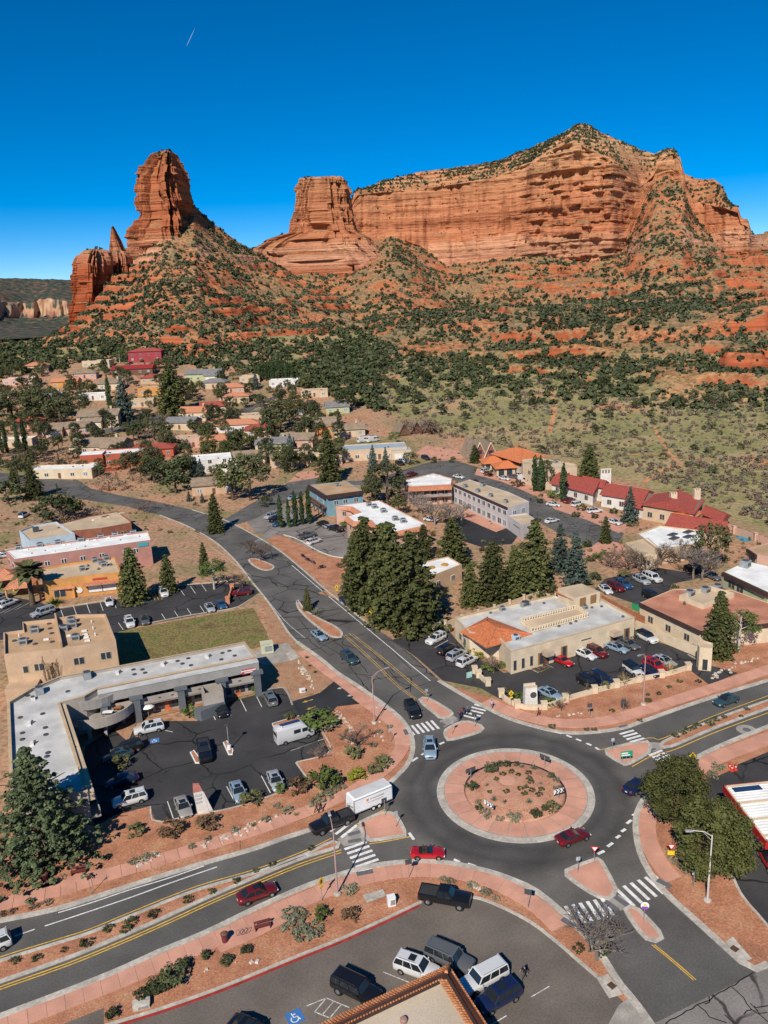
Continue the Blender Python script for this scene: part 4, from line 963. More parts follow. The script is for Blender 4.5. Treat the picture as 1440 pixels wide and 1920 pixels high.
    def vent(s, px, py, r=.3, hh=.25, m=None):
        p = s.at(px, py); MB().lathe((p.x, p.y, p.z),[(r, 0),(r, hh * .7),(r * .7, hh),(.02, hh)],10).build('roof_vent', m or METALD, s.root)
    def hatch(s, px, py, w=1.2, d=.8, hh=.25, m=None):
        p = s.at(px, py); rz = math.atan2(*(s.p[1] - s.p[0]).yx); MB().box((p.x, p.y, p.z + hh / 2),(w, d, hh), rz, .9).build('skylight', m or FRAMEW, s.root)
    def pipe(s, px, py, hh=.9, r=.08, m=None):
        p = s.at(px, py); MB().cyl((p.x, p.y, p.z), r, hh, 8).build('pipe', m or FRAMEW, s.root)
    def cap(s, m, hh=.12, out=.06):
        """coping on the wall head"""
        n = len(s.p); a = offset(s.p, -out * s.sign, True); b = offset(s.inn, out * s.sign, True); z = s.h + s.par; vs = [(p.x, p.y, z + hh) for p in a] + [(p.x, p.y, z + hh) for p in b] + [(p.x, p.y, z) for p in a]
        MB().add(vs, [(i, (i + 1) % n, n + (i + 1) % n, n + i)[::s.sign] for i in range(n)] + [(2 * n + i, 2 * n + (i + 1) % n, (i + 1) % n, i)[::s.sign] for i in range(n)]).build('coping', m, s.root)
    def fascia(s, m, z0, z1, out0=.5, out1=.15, name='tile_fascia', edges=None):
        """sloping band along the eaves"""
        n = len(s.p); lo = offset(s.p, -out0 * s.sign, True); hi = offset(s.p, -out1 * s.sign, True); root = None
        for i in (edges or range(n)):
            j = (i + 1) % n; q = [(lo[i].x, lo[i].y, z0),(lo[j].x, lo[j].y, z0),(hi[j].x, hi[j].y, z1),(hi[i].x, hi[i].y, z1),(lo[i].x, lo[i].y, z0 - .12),(lo[j].x, lo[j].y, z0 - .12),(s.p[j].x, s.p[j].y, z0 - .12),(s.p[i].x, s.p[i].y, z0 - .12),(s.p[j].x, s.p[j].y, z1),(s.p[i].x, s.p[i].y, z1)]
            fs = [(0,1,2,3),(4,5,1,0),(7,6,5,4),(3,2,8,9)]
            MB().add(q, [f[::s.sign] for f in fs]).build(name, m, s.root)
def hip(parent, pts, z0, z1, m, over=.5, ridge=.5, name='roof', gable=False, trim=None):
    """hip or gable roof over four local corners; ridge runs along the longer side"""
    p = [Vector((q[0], q[1],0)) for q in pts]
    if area2(p) < 0: p = p[::-1]
    if (p[1] - p[0]).length < (p[2] - p[1]).length: p = p[1:] + p[:1]
    w = (p[2] - p[1]).length; L = (p[1] - p[0]).length; t = (p[1] - p[0]).normalized()
    q = offset(p, -over, True) if over else p
    ins = 0 if gable else min(L * .48, w * ridge)
    e0 = (q[0] + q[3]) / 2 + t * (ins + (0 if gable else over * .3)); e1 = (q[1] + q[2]) / 2 - t * (ins + (0 if gable else over * .3))
    vs = [(v.x, v.y, z0) for v in q] + [(e0.x, e0.y, z1),(e1.x, e1.y, z1)] + [(v.x, v.y, z0 - .18) for v in q]
    fs = [(0,1,5,4),(2,3,4,5),(1,2,5),(3,0,4),(6,7,1,0),(7,8,2,1),(8,9,3,2),(9,6,0,3),(9,8,7,6)]
    o = MB().add(vs, fs).build(name, m, parent)
    mb = MB(); mb.tube([(e0.x, e0.y, z1 + .02),(e1.x, e1.y, z1 + .02)],.14,6)
    if not gable:
        for a, b in ((0, e0),(3, e0),(1, e1),(2, e1)): mb.tube([(q[a].x, q[a].y, z0 + .02),(b.x, b.y, z1 + .02)],.12,6)
    mb.build('ridge_cap', trim or m, o)
    return o
def house(px, py, w, d, rot, h, wallm, roofm, label, kind='gable', rise=1.8, name='house', nw=3, chim=False, wing=None, cat='house', par=.4):
    """small house: base centre at the pixel; rot in degrees from +X"""
    c = G(px, py); a = R(rot); t = Vector((math.cos(a), math.sin(a),0)); n = Vector((-t.y, t.x, 0))
    P = [c - t * w / 2 - n * d / 2, c + t * w / 2 - n * d / 2, c + t * w / 2 + n * d / 2, c - t * w / 2 + n * d / 2]
    b = Bld(name, label, None, h, wallm, roofm, par if kind == 'flat' else 0.0, cat, world=P, flat=kind == 'flat')
    if kind != 'flat':
        o = hip(b.root, b.p, h - .05, h + rise, roofm, .6,.5, gable=kind == 'gable')
        if kind == 'gable':
            for i in (1,3) if w >= d else (0,2):
                A, T, N, L = b.edge(i); m_ = A + T * L / 2
                MB().add([(A.x, A.y, h - .1),((A + T * L).x, (A + T * L).y, h - .1),(m_.x, m_.y, h + rise - .15)],[(0,1,2)]).build('gable_wall', wallm, b.root)
    else:
        for k in range(2): b.vent(*pix(b.c + Vector((rnd.uniform(-w, w) * .3, rnd.uniform(-d, d) * .3, h))),.35,.4)
    us = [(i + .5) / nw for i in range(nw)]
    for k, u in enumerate(us):
        if k == nw // 2: b.door(0, u, 1.1,2.1, BROWNW)
        else: b.win(0, u - .8 / w, u + .8 / w, .8, min(2.2, h - .4), GLASS if k % 2 else GLASSB, FRAMEW)
    for e in (1,3): b.win(e, .4,.6,.9, min(2.1, h - .4))
    if h > 4.5: b.wins(0, us, 3.6,5.0,1.4)
    if chim:
        q = b.p[2] * .5; MB().box((q.x, q.y, h + rise * .5 + .6),(.9,.9,2.4 + rise * .3), a).box((q.x, q.y, h + rise * .65 + 1.85),(1.1,1.1,.18), a).build('chimney', wallm, b.root)
    if wing:
        wx, wy, ww, wd_, wh = wing; q = t * wx + n * wy; Q = [q - t * ww / 2 - n * wd_ / 2, q + t * ww / 2 - n * wd_ / 2, q + t * ww / 2 + n * wd_ / 2, q - t * ww / 2 + n * wd_ / 2]
        MB().prism([(v.x, v.y) for v in Q],-1, wh).build('wing_wall', wallm, b.root)
        if kind == 'flat': MB().prism([(v.x * .97 + q.x * .03, v.y * .97 + q.y * .03) for v in Q], wh, wh + .12).build('wing_roof', roofm, b.root)
        else: hip(b.root, Q, wh, wh + rise * .75, roofm, .5,.5,'wing_roof', gable=True)
        s_ = MB().prism([(v.x, v.y) for v in (q - t * ww * .35 - n * (wd_ / 2 + .06), q + t * ww * .35 - n * (wd_ / 2 + .06), q + t * ww * .35 - n * (wd_ / 2 - .02), q - t * ww * .35 - n * (wd_ / 2 - .02))],.1,2.2).build('garage_door', FRAMEW, b.root)
    return b
# ------------------------------------------------ grey two storey office, front left
b = Bld('office_building','grey two storey L-shaped office with pale grey roof and curved terrace', [(458,1204),(481,1232),(330,1262),(182,1292),(158,1306),(112,1318),(138,1400),(164,1484),(20,1494),(14,1318),(58,1291),(112,1269),(250,1244)],6.0, GREYW, R_GREY, .5)
b.cap(mat('tan_coping', (.50,.36,.22),.9,.1),.1,.08)
# sloped metal fascia on the court side and recessed glass with balcony
for e in (1,2):
    A, T, N, L = b.edge(e)
    b.slab(e, 0,1,4.6,6.2,-.02,1.5,'fascia', mat('grey_fascia', (.30,.28,.26),.8,.1,.5)); b.slab(e, 0,1,6.2,6.35,.2,1.6,'fascia_cap', R_GREY)
    b.slab(e, 0,1,2.5,3.8,1.05,1.3,'balcony_parapet', GREYW); b.slab(e, 0,1,2.45,2.7,0,1.3,'balcony_floor', CONC_D)
    k = 6
    for i in range(k):
        u = (i + .5) / k
        b.win(e, u - .38 / k, u + .38 / k, 3.0,4.5, GLASS, DKBROWN); b.win(e, u - .38 / k, u + .38 / k, .5,2.3, GLASS, DKBROWN)
        b.slab(e, u - .08 / k, u + .12 / k, 3.25,3.45,1.3,1.34,'name_plate', METALD)
    for u in ((.22,.62) if e == 1 else (.1,.55)):
        b.door(e, u + .06,1.1,2.2, mat('orange_door', (.55,.14,.05),.6,.1)); d_ = b.slab(e, u + .1, u + .1 + 1.1 / L, 2.7,4.6,-.02,.08,'door', MATS['orange_door'])
for e, u in ((1,.04),(1,.48),(1,.98),(2,.55),(2,.95)):
    A, T, N, L = b.edge(e); w = .55 / L
    o = b.slab(e, u - w, u + w, 0,4.4,1.32,2.1,'column', DGREY); b.slab(e, u - w * 1.9, u + w * 1.9,4.2,4.75,1.25,2.25,'capital', DGREY, o)
o = b.slab(1,.06,.22,4.5,5.4,1.56,1.66,'banner', mat('red_banner', (.42,.03,.035),.7,.1)); A, T, N, L = b.edge(1); q = A + T * L * .14 + N * 1.69; az_ = math.atan2(-T.y, -T.x)
MB().box((q.x, q.y, 5.12),(2.6,.03,.22), az_).box((q.x, q.y, 4.78),(1.5,.03,.16), az_).build('banner_print', WHITE, o)
# stair tower
A, T, N, L = b.edge(1); q0 = A + T * L * .62 + N * 3.2; ang = math.atan2(T.y, T.x)
o = MB(); 
for dx, dy, sx, sy in ((0,-1.5,3.2,.3),(0,1.5,3.2,.3),(-1.5,0,.3,3.0),(1.5,0,.3,3.0)):
    v = q0 + T * dx + N * dy; o.box((v.x, v.y, 2.0),(sx, sy, 4.0), ang)
o = o.build('stair_tower', GREYW, b.root)
for i in range(8):
    v = q0 + N * (1.1 - i * .3); MB().box((v.x, v.y, 2.9 - i * .3),(2.6,.3,.16), ang).build('stair_step', CREAM, o)
v = q0 + N * 3.1 - T * -1.6; MB().prism([tuple((q0 + N * 1.6 + T * -1.7).xy), tuple((q0 + N * 3.2 + T * 2.6).xy), tuple((q0 + N * 1.6 + T * 3.6).xy)],0,1.9).build('ramp_wall', DGREY, b.root)
# curved terrace in the corner
cc = b.at(196,1330,3.0); A, T, N, L = b.edge(2)
mb = MB(); k = 16; vs = []
for i in range(k + 1):
    t_ = -1.75 + 2.0 * i / k
    d_ = Vector((math.cos(t_), math.sin(t_),0))
    for r_, z_ in ((6.2,2.3),(6.2,3.9),(5.9,3.9),(5.9,2.9)): vs.append((cc.x + d_.x * r_ - 1.5, cc.y + d_.y * r_ + 1.0, z_))
MB().add(vs, [(4 * i + j, 4 * i + 4 + j, 4 * i + 5 + j, 4 * i + 1 + j) for i in range(k) for j in range(3)]).build('terrace_parapet', GREYW, b.root)
MB().lathe((cc.x - 1.5, cc.y + 1.0,2.4),[(6.0,0),(6.0,.3),(.02,.3)],32).build('terrace_floor', CONC_D, b.root)
MB().lathe((cc.x - 2.6, cc.y + 2.8,4.2),[(5.2,0),(5.35,1.6),(5.0,1.6),(4.9,1.2),(.02,1.2)],32).build('curved_canopy', mat('grey_fascia', (.3,.28,.26)), b.root)
for dx, dy in ((2.5,-4.2),(4.2,-.5),(.2,-5.2)): MB().box((cc.x - 1.5 + dx, cc.y + 1 + dy, 1.3),(.45,.45,2.6)).build('terrace_post', GREYW, b.root)
terr = b.c + Vector((cc.x - 1.5, cc.y + 1.0,2.7))
# left wing yard side
b.slab(5,.02,.98,4.9,6.3,-.02,.8,'fascia', R_SAND); b.slab(6,.0,.98,4.9,6.3,-.02,.8,'fascia', R_SAND)
for e in (5,6):
    for i in range(4): b.win(e, .08 + i * .23,.24 + i * .23,3.0,4.5, GLASS, DKBROWN); b.win(e, .08 + i * .23,.24 + i * .23,.5,2.3, GLASS, DKBROWN)
    b.slab(e, 0,1,2.4,2.7,0,1.2,'balcony_floor', CONC_D); b.slab(e, 0,1,2.7,3.6,1.05,1.2,'balcony_parapet', GREYW)
b.unit(75,1300,1.6,1.2,1.1, METAL); b.unit(164,1272,1.5,1.2,1.1); b.unit(62,1312,.9,.7,.4, FRAMEW)
for q in ((127,1297),(80,1339),(38,1346),(42,1375),(85,1365),(86,1378),(42,1387),(90,1412),(88,1419),(44,1419),(52,1245 + 60),(252,1265),(272,1262),(342,1245),(358,1248),(267,1256),(250,1256),(333,1240),(353,1235),(417,1225),(440,1230),(430,1221),(415,1237)): b.vent(*q, .38,.18)
for q in ((220,1263),(305,1247),(388,1233),(55,1358),(60,1396),(54,1440)): b.hatch(*q, 1.3,.5,.3); b.vent(q[0] + 6, q[1] - 2,.18,.5, METALD)
# ------------------------------------------------ tan two storey building behind it
b = Bld('apartment_building','tan stucco two storey block with flat roof full of air conditioners', [(6,1186),(43,1181),(42,1166),(100,1160),(143,1152),(198,1151),(217,1200),(115,1216),(7,1227)],7.4, TAN, R_TAN, .6)
b.win(6,.12,.32,4.6,6.0, GLASS, FRAME); b.win(6,.62,.82,4.4,5.8, GLASS, FRAME); b.win(7,.35,.52,4.2,5.6, GLASS, FRAME); b.win(7,.62,.72,4.0,5.4); b.door(7,.5,1.2,2.2, DKBROWN); b.win(6,.2,.4,1.0,2.4); b.win(6,.6,.8,1.0,2.4); b.win(5,.3,.5,4.4,5.8); b.win(5,.6,.8,1.2,2.4)
A, T, N, L = b.edge(7); b.slab(7,.45,.99,-.5,2.6,0,3.0,'stair_block', TAN); MB().prism([tuple((b.at(103,1160)).xy), tuple((b.at(106,1160)).xy), tuple((b.at(118,1215)).xy), tuple((b.at(115,1216)).xy)],7.4,8.6).build('party_wall', TAN, b.root)
for q in ((66,1186),(44,1208),(120,1183),(137,1176),(142,1200),(134,1168)): b.unit(*q, 1.5,1.2,1.0, METAL)
for q in ((92,1170),(94,1179),(97,1188),(60,1176),(27,1202),(50,1198),(66,1208),(98,1204)): b.vent(*q, .45,.2)
for q in ((158,1184),(160,1191),(162,1196),(164,1202),(87,1200),(130,1193)): b.hatch(*q, 1.0,.5,.3)
for q in ((172,1168),(175,1180),(179,1192),(36,1194)): b.pipe(*q, .6,.14)
# bare vine on its front
VINE = mat('bare_vine', (.12,.08,.05),.9,.2)
A, T, N, L = b.edge(7); mb = MB()
for i in range(26):
    u0 = rnd.uniform(.08,.34); x = u0; pts = []
    z = 0
    while z < rnd.uniform(4.5,7.2):
        q = A + T * L * x + N * (.12 + rnd.uniform(0,.15)); pts.append((q.x, q.y, z)); z += .7; x += rnd.uniform(-.022,.022)
    if len(pts) > 1: mb.tube(pts, .035,4)
mb.build('wall_vine', VINE, b.root)
# ------------------------------------------------ long pink building and its neighbours
b = Bld('shop_building','long dusky pink two storey building with bright white roof', [(10,1031),(276,996),(282,1012),(28,1048)],6.5, PINKW, R_WHITE, .35)
b.cap(R_WHITE, .1,.05); b.wins(2,(.12,.2,.38,.52,.66,.78,.88),3.9,5.1,1.3, GLASS, FRAMEW); b.wins(2,(.2,.5,.8),1.0,2.4,1.5)
b.slab(2,.02,.1,5.4,6.4,.02,.14,'sign_board', mat('teal_sign', (.06,.33,.38),.6,.1)); b.win(3,.2,.4,3.6,5.0, GLASS, FRAMEW); b.win(3,.6,.8,3.6,5.0, GLASS, FRAMEW)
for x, y in ((35,1030),(75,1025),(109,1020),(152,1015),(189,1009),(216,1005),(250,1001)): b.unit(x, y, 1.6,1.2,.9, METAL)
for x, y in ((50,1031),(120,1022),(130,1021),(164,1014),(178,1013),(203,1009),(235,1004),(140,1030),(100,1035)): b.hatch(x, y, .9,.6,.3)
for x, y in ((60,1038),(85,1033),(160,1025),(226,1013),(262,1006)): b.vent(x, y, .2,.25)
b = Bld('workshop','pale blue walled flat roof building behind the long pink one', [(62,985),(106,978),(140,1000),(54,1013),(36,995)],5.5, LBLUE, R_SAND, .5); b.unit(68,997,1.6,1.3,1.2, METALD); b.pipe(95,1000,.7); b.wins(2,(.3,.6),3.2,4.4,1.4); b.vent(110,990,.3,.3)
b = Bld('low_building','brown walled building with cream roof and raised skylight', [(110,982),(165,968),(220,958),(244,975),(246,980),(190,990),(128,996)],4.2, mat('rust_stucco', (.26,.10,.065),.9,.12), R_SAND, .3)
for x, y in ((190,972),(205,968),(218,966)): b.hatch(x, y, 6,1.2,.35, CREAM)
b.wins(4,(.3,.6),1.0,2.4,1.5)
b = Bld('shop_building','ochre stucco shop with tiled porch roofs and round wall clock', [(75,1066),(130,1056),(215,1044),(226,1072),(136,1082),(80,1090)],4.6, ORANGEW, R_SAND, .5)
b.slab(3,.04,.8,2.9,3.4,.0,1.6,'porch_tiles', T_SALMON); b.win(3,.12,.72,.7,2.5, FRAMEW, DKBROWN); b.slab(3,.3,.6,3.7,4.2,.02,.1,'lettering', mat('red_letters', (.4,.05,.04)))
A, T, N, L = b.edge(3); q = A + T * L * .9 + N * .1; o = MB(); o.tube([(q.x, q.y, 1.7),(q.x + N.x * .1, q.y + N.y * .1,1.7)],.75,20); o.build('round_sign', WHITE_W, b.root); b.win(4,.3,.7,.6,2.4)
for x, y in ((178,1054),(190,1058),(200,1050),(155,1070),(195,1062)): b.unit(x, y, 1.4,1.1,1.0, METAL)
for x, y in ((185,1068),(165,1062),(208,1060)): b.vent(x, y, .3,.5)
pc = b.at(112,1096,2.6)
def porch(parent, c, w, d, z0, z1, m, posts, ang):
    co, si = math.cos(ang), math.sin(ang); T_ = Vector((co, si, 0)); N_ = Vector((-si, co, 0)); P = [c - T_ * w / 2 - N_ * d / 2, c + T_ * w / 2 - N_ * d / 2, c + T_ * w / 2 + N_ * d / 2, c - T_ * w / 2 + N_ * d / 2]
    o = hip(parent, P, z0, z1, m, .3,.5,'porch_roof')
    for q in P: MB().box((q.x * .95 + c.x * .05, q.y * .95 + c.y * .05, z0 / 2),(.4,.4, z0)).build('porch_post', posts, parent)
porch(b.root, pc, 8,7,2.7,4.3, T_SALMON, ORANGEW, .15); porch(b.root, b.at(40,1095,2.6),6,6,2.7,4.0, T_SALMON, ORANGEW, .15)
pv = thing('pavilion','small square tile roofed pavilion beside the pink building','pavilion', G(12,1100)); porch(pv, Vector((0,0,0)),6,6,2.8,4.6, T_SALMON, ORANGEW, .3)
# ------------------------------------------------ Spanish style offices on the right
b = Bld('spanish_building','long cream Spanish style building with grey roof and one orange hip roof', [(853,1158),(960,1133),(1040,1116),(1126,1122),(1190,1158),(1003,1210),(958,1222),(935,1196),(880,1186)],4.0, CREAM, R_GREY, .45)
b.cap(SAND, .12,.06)
for u, kind in ((.08,'shut'),(.21,'door'),(.45,'text'),(.72,'shut'),(.94,'shut')):
    if kind == 'text': b.slab(4, u, u + .1,2.7,2.9,.02,.06,'lettering', METALD)
    elif kind == 'door':
        o = b.slab(4, u - .03, u + .04,0,2.9,-.02,.1,'door', BROWNW); b.slab(4, u - .045, u + .055,2.2,3.2,.05,1.2,'awning', mat('tan_awning', (.46,.36,.26)), o)
    else:
        o = b.slab(4, u - .03, u + .03,.4,2.7,-.02,.1,'shutter', mat('brown_shutter', (.26,.14,.06),.8,.1)); b.slab(4, u - .016, u + .016,.5,2.6,.1,.13,'pane', GLASS, o)
o = b.slab(4,.87,.925,0,2.7,-.02,.1,'door', BROWNW); b.slab(4,.86,.935,2.2,3.2,.05,1.4,'awning', MATS['tan_awning'], o)
for u in (.15,.5,.84): b.win(5, u - .07, u + .07,.6,2.6, GLASS, FRAME)
b.wins(8,(.3,.6),1.0,2.3,1.2)
hip(b.root, [b.at(x, y, 4.2).xy for x, y in ((866,1183),(913,1157),(995,1188),(912,1212))],4.1,5.6, T_ORANGE, .3,.4,'tile_roof', trim=T_ORANGE)
pts = [b.at(x, y, 6.6) for x, y in ((1046,1104),(1092,1095),(1125,1110),(1080,1122))]; MB().prism([(p.x, p.y) for p in pts],3.9,6.6).build('tower_wall', CREAM, b.root); MB().prism([(p.x * .97 + pts[0].x * .03, p.y * .97 + pts[0].y * .03) for p in pts],6.6,6.75).build('tower_roof', R_SAND, b.root)
pA, pB = pts[3], pts[2]; T = (pB - pA).normalized(); N = Vector((T.y, -T.x, 0))
for u in (.28,.72):
    q = pA.lerp(pB, u) + N * .05; MB().box((q.x, q.y, 5.5),(1.5,.12,1.7), math.atan2(T.y, T.x)).build('shutter', MATS['brown_shutter'], b.root)
pts2 = [b.at(x, y, 5.9) for x, y in ((1040,1110),(1048,1105),(1083,1120),(1075,1126))]; MB().add([tuple(p) for p in pts2],[(0,1,2,3)]).build('porch_tiles', T_ORANGE, b.root)
# roof terrace with white balustrade
cor = [b.at(x, y, 4.9) for x, y in ((976,1160),(1082,1135),(1103,1150),(998,1178))]
for i in range(4):
    p, q = cor[i], cor[(i + 1) % 4]; d_ = q - p; ln_ = d_.length; o = MB().tube([(p.x, p.y, 5.0),(q.x, q.y, 5.0)],.1,4).tube([(p.x, p.y, 4.15),(q.x, q.y, 4.15)],.1,4).build('balustrade', CREAM, b.root)
    for k in range(int(ln_ / .6)): v = p + d_ * ((k + .5) * .6 / ln_); MB().box((v.x, v.y, 4.58),(.22,.22,.85)).build('baluster', CREAM, o)
MB().add([(p.x, p.y, 4.1) for p in cor],[(0,1,2,3)[::-1]]).build('terrace_floor', R_SAND, b.root)
b.unit(967,1200,1.2,1.1,.9, LBLUE); b.unit(942,1145,1.0,.8,.8, METAL); b.unit(985,1137,2.0,.8,.9, METAL); b.unit(1097,1142,.9,.8,.7, METAL)
for q in ((1048,1175),(1070,1170),(1080,1166),(1110,1140),(1128,1138),(1168,1157),(920,1150),(1020,1132)): b.vent(*q, .3,.3, METALD)
# ------------------------------------------------ terracotta roofed building beyond it
b = Bld('low_building','cream building with terracotta flat roof and white equipment well', [(1200,1130),(1263,1104),(1372,1106),(1470,1140),(1470,1165),(1314,1183)],3.9, CREAM, R_TERRA, .12, thick=.15)
b.slab(5,0,1,3.3,4.05,-.02,.35,'fascia', DKBROWN); b.slab(4,0,1,3.3,4.05,-.02,.35,'fascia', DKBROWN)
w4 = [b.at(x, y, 4.6) for x, y in ((1274,1119),(1330,1101),(1376,1114),(1318,1136))]
for i in range(4):
    p, q = w4[i], w4[(i + 1) % 4]; m_ = (p + q) / 2; d_ = q - p; MB().box((m_.x, m_.y, 4.4),(d_.length, .25,1.0), math.atan2(d_.y, d_.x)).build('equipment_wall', CREAM, b.root)
MB().add([(p.x, p.y, 4.15) for p in w4],[(0,1,2,3)[::-1]]).build('well_floor', R_SAND, b.root)
for q in ((1293,1118),(1322,1112),(1345,1107)): b.unit(*q, 1.8,1.5,1.2, METAL)
b.wins(5,(.2,.5,.8),.8,2.2,1.4); b.vent(1283,1134,.25,.7)
gate = Bld('gate_house','small cream gate tower at the end of the boundary wall', [(1308,1207),(1318,1200),(1337,1206),(1336,1216),(1312,1214)],4.2, CREAM, R_SAND, .2,'gatehouse'); gate.win(3,.3,.7,.2,2.2, GLASS, DKBROWN)
# sage and brown building at the right edge
b = Bld('commercial_building','sage and brown two storey building with white overhanging roof', [(1358,1072),(1400,1052),(1520,1080),(1520,1125),(1440,1110)],6.0, GREENW, R_WHITE, .1, thick=.1)
b.slab(4,0,1,5.2,6.05,0,.7,'fascia', DKBROWN); b.slab(4,0,1,0,2.6,0,.15,'lower_wall', mat('rust_panel', (.36,.15,.06),.9,.1)); b.wins(4,(.6,.8),3.2,4.8,2.0); b.slab(3,0,1,5.2,6.05,0,.7,'fascia', DKBROWN); b.wins(3,(.3,.6),3.2,4.8,2.0)
b.unit(1397,1063,1.8,1.8,1.4, METAL)
b = Bld('commercial_building','pale stucco building with brown roof behind the sage one', [(1402,1028),(1440,1018),(1520,1030),(1520,1055),(1420,1040)],5.0, ROSE, R_TAN, .2); b.wins(4,(.3,.6),2.4,3.8,1.6); b.slab(4,0,1,4.4,5.1,0,.4,'fascia', DKBROWN)
# ------------------------------------------------ motel group in the middle
b = Bld('motel_building','pink motel block with large white roof and orange tile fascia', [(630,948),(711,938),(802,984),(722,1001),(713,993),(695,975),(664,978),(650,968),(676,960),(660,950)],6.0, ROSE, R_WHITE, .2)
b.fascia(T_SALMON, 5.1,6.2,.9,.1); b.wins(2,(.2,.5,.8),3.2,4.6,1.5); b.wins(5,(.5,),3.2,4.6,1.4); b.wins(9,(.5,),3.2,4.6,1.2); b.wins(3,(.5,),3.2,4.6,1.2); b.wins(6,(.5,),3.2,4.4,1.0)
for q in ((692,949),(702,953),(719,961),(741,976),(756,980)): b.unit(*q, 1.5,1.2,1.1, METAL)
b = Bld('lodge_building','blue two storey building with tan roof and dark brown eaves', [(580,909),(650,902),(680,920),(612,929)],6.6, BLUEW, R_TAN, .15)
b.slab(2,0,1,5.7,6.8,-.02,.8,'fascia', DKBROWN); b.slab(3,0,1,5.7,6.8,-.02,.8,'fascia', DKBROWN); b.wins(2,(.2,.5,.75),3.4,4.8,1.4, GLASS, FRAMEW); b.wins(2,(.3,.7),.8,2.2,1.4, GLASS, FRAMEW)
b.slab(3,0,1,2.7,2.95,0,1.6,'balcony_floor', BROWNW)
for i in range(9): b.slab(3, i / 9, i / 9 + .02,2.9,3.9,1.45,1.55,'railing_post', BROWNW)
b.slab(3,0,1,3.85,3.97,1.44,1.56,'handrail', BROWNW); b.wins(3,(.25,.6),3.2,4.8,2.0, GLASSB, FRAMEW); b.unit(633,912,1.5,1.2,.8); 
for i in range(5): b.slab(3, i / 4 * .96, i / 4 * .96 + .03,-.5,2.7,1.4,1.6,'balcony_post', BROWNW)
b = Bld('hotel_building','white long hotel wing with sand coloured roof and rows of windows', [(851,908),(880,899),(955,923),(992,940),(952,952)],6.2, LILAC, R_SAND, .15)
b.slab(4,0,1,5.9,6.45,-.02,.35,'fascia', DKBROWN)
for i in range(11):
    u = (i + .5) / 11; b.win(4, u - .025, u + .025,3.9,5.3, GLASS, FRAMEW); b.win(4, u - .03, u + .03,.6,2.4, GLASS if i % 2 else GLASSB, FRAMEW)
b.wins(3,(.3,.7),3.6,5.0,1.5, GLASSB, FRAMEW)
for q in ((872,914),(896,923),(920,932),(948,943),(905,912)): b.unit(*q, 1.3,1.1,.9, METAL)
b = Bld('annex_building','pale annex with lettered wall at the end of the hotel', [(952,966),(988,962),(1006,975),(980,985)],3.8, LILAC, R_SAND, .4); b.slab(3,.2,.6,2.6,2.8,.02,.06,'lettering', METALD); b.win(2,.3,.6,1,2.2)
b = Bld('motel_building','white roofed motel wing with brown shaded balcony', [(758,900),(812,887),(848,897),(846,908),(765,912)],6.0, ROSE, R_WHITE, .3)
b.slab(3,0,1,4.9,6.2,-.02,1.6,'fascia', T_SALMON); b.slab(3,0,1,2.5,2.8,0,1.6,'balcony_floor', BROWNW); b.slab(3,0,1,2.8,3.6,1.45,1.6,'balcony_rail', mat('grey_rail', (.3,.26,.25)))
for i in range(7): b.slab(3, i / 6 * .98, i / 6 * .98 + .015,0,5.0,1.4,1.58,'balcony_post', BROWNW)
b.wins(3,(.15,.4,.65,.9),3.0,4.6,1.8); b.wins(3,(.15,.4,.65,.9),.5,2.2,1.8)
for q in ((778,899),(808,892),(820,893),(770,906)): b.hatch(*q, 3.0,1.4,.3)
b = Bld('small_building','tan building with white roof and three orange round vents among pines', [(772,1058),(840,1043),(866,1058),(806,1081)],3.8, TAN, R_WHITE, .3)
for q in ((800,1074),(809,1065),(834,1060)): b.vent(*q, .9,.4, mat('ochre_vent', (.45,.24,.05)))
b.wins(2,(.3,.75),1.0,2.3,1.3, GLASS, FRAMEW); b.hatch(825,1050,2,.4,.2)
# orange and red tile complex up the side street
b = Bld('tiled_building','cream building under a broad orange tile hip roof', [(927,850),(975,842),(1018,856),(978,866)],5.5, SAND, R_TAN, 0, flat=False); hip(b.root, b.p, 5.4,8.2, T_BRIGHT, 1.4,.6); b.slab(3,0,1,3.9,5.3,0,.3,'dark_band', DKBROWN); b.wins(3,(.3,.7),1.2,3.0,2.0)  # dark brown band along the wall under the eaves
for px_, py_, w_ in ((924,880,8),(952,889,10)):
    t_ = thing('arched_pavilion','orange tiled porch pavilion with arches, ' + ('smaller' if w_ == 8 else 'wider') + ' of the pair','pavilion', G(px_, py_),.05)
    hip(t_, [(-w_ / 2,-3.5),(w_ / 2,-3.5),(w_ / 2,3.5),(-w_ / 2,3.5)],3.2,5.0, T_BRIGHT, .8,.5); MB().prism([(-w_ / 2 + .3,-3.2),(w_ / 2 - .3,-3.2),(w_ / 2 - .3,3.2),(-w_ / 2 + .3,3.2)],-.5,3.1).build('wall', SAND, t_)
    for k in range(3): x = (k - 1) * w_ * .3; MB().box((x, -3.22,1.2),(w_ * .2,.1,2.4)).tube([(x, -3.28,2.4),(x, -3.12,2.4)], w_ * .1,14).build('arch', GLASS, t_)
b = Bld('stucco_building','plain sand stucco two storey block beside slim cypresses', [(978,862),(1012,858),(1080,870),(1082,876),(1024,880),(980,870)],6.5, SAND, R_SAND, .4); b.wins(3,(.3,.7),3.8,5.2,1.5); b.wins(4,(.3,.7),3.8,5.2,1.2); b.unit(1042,868,1.5,1.2,.9)
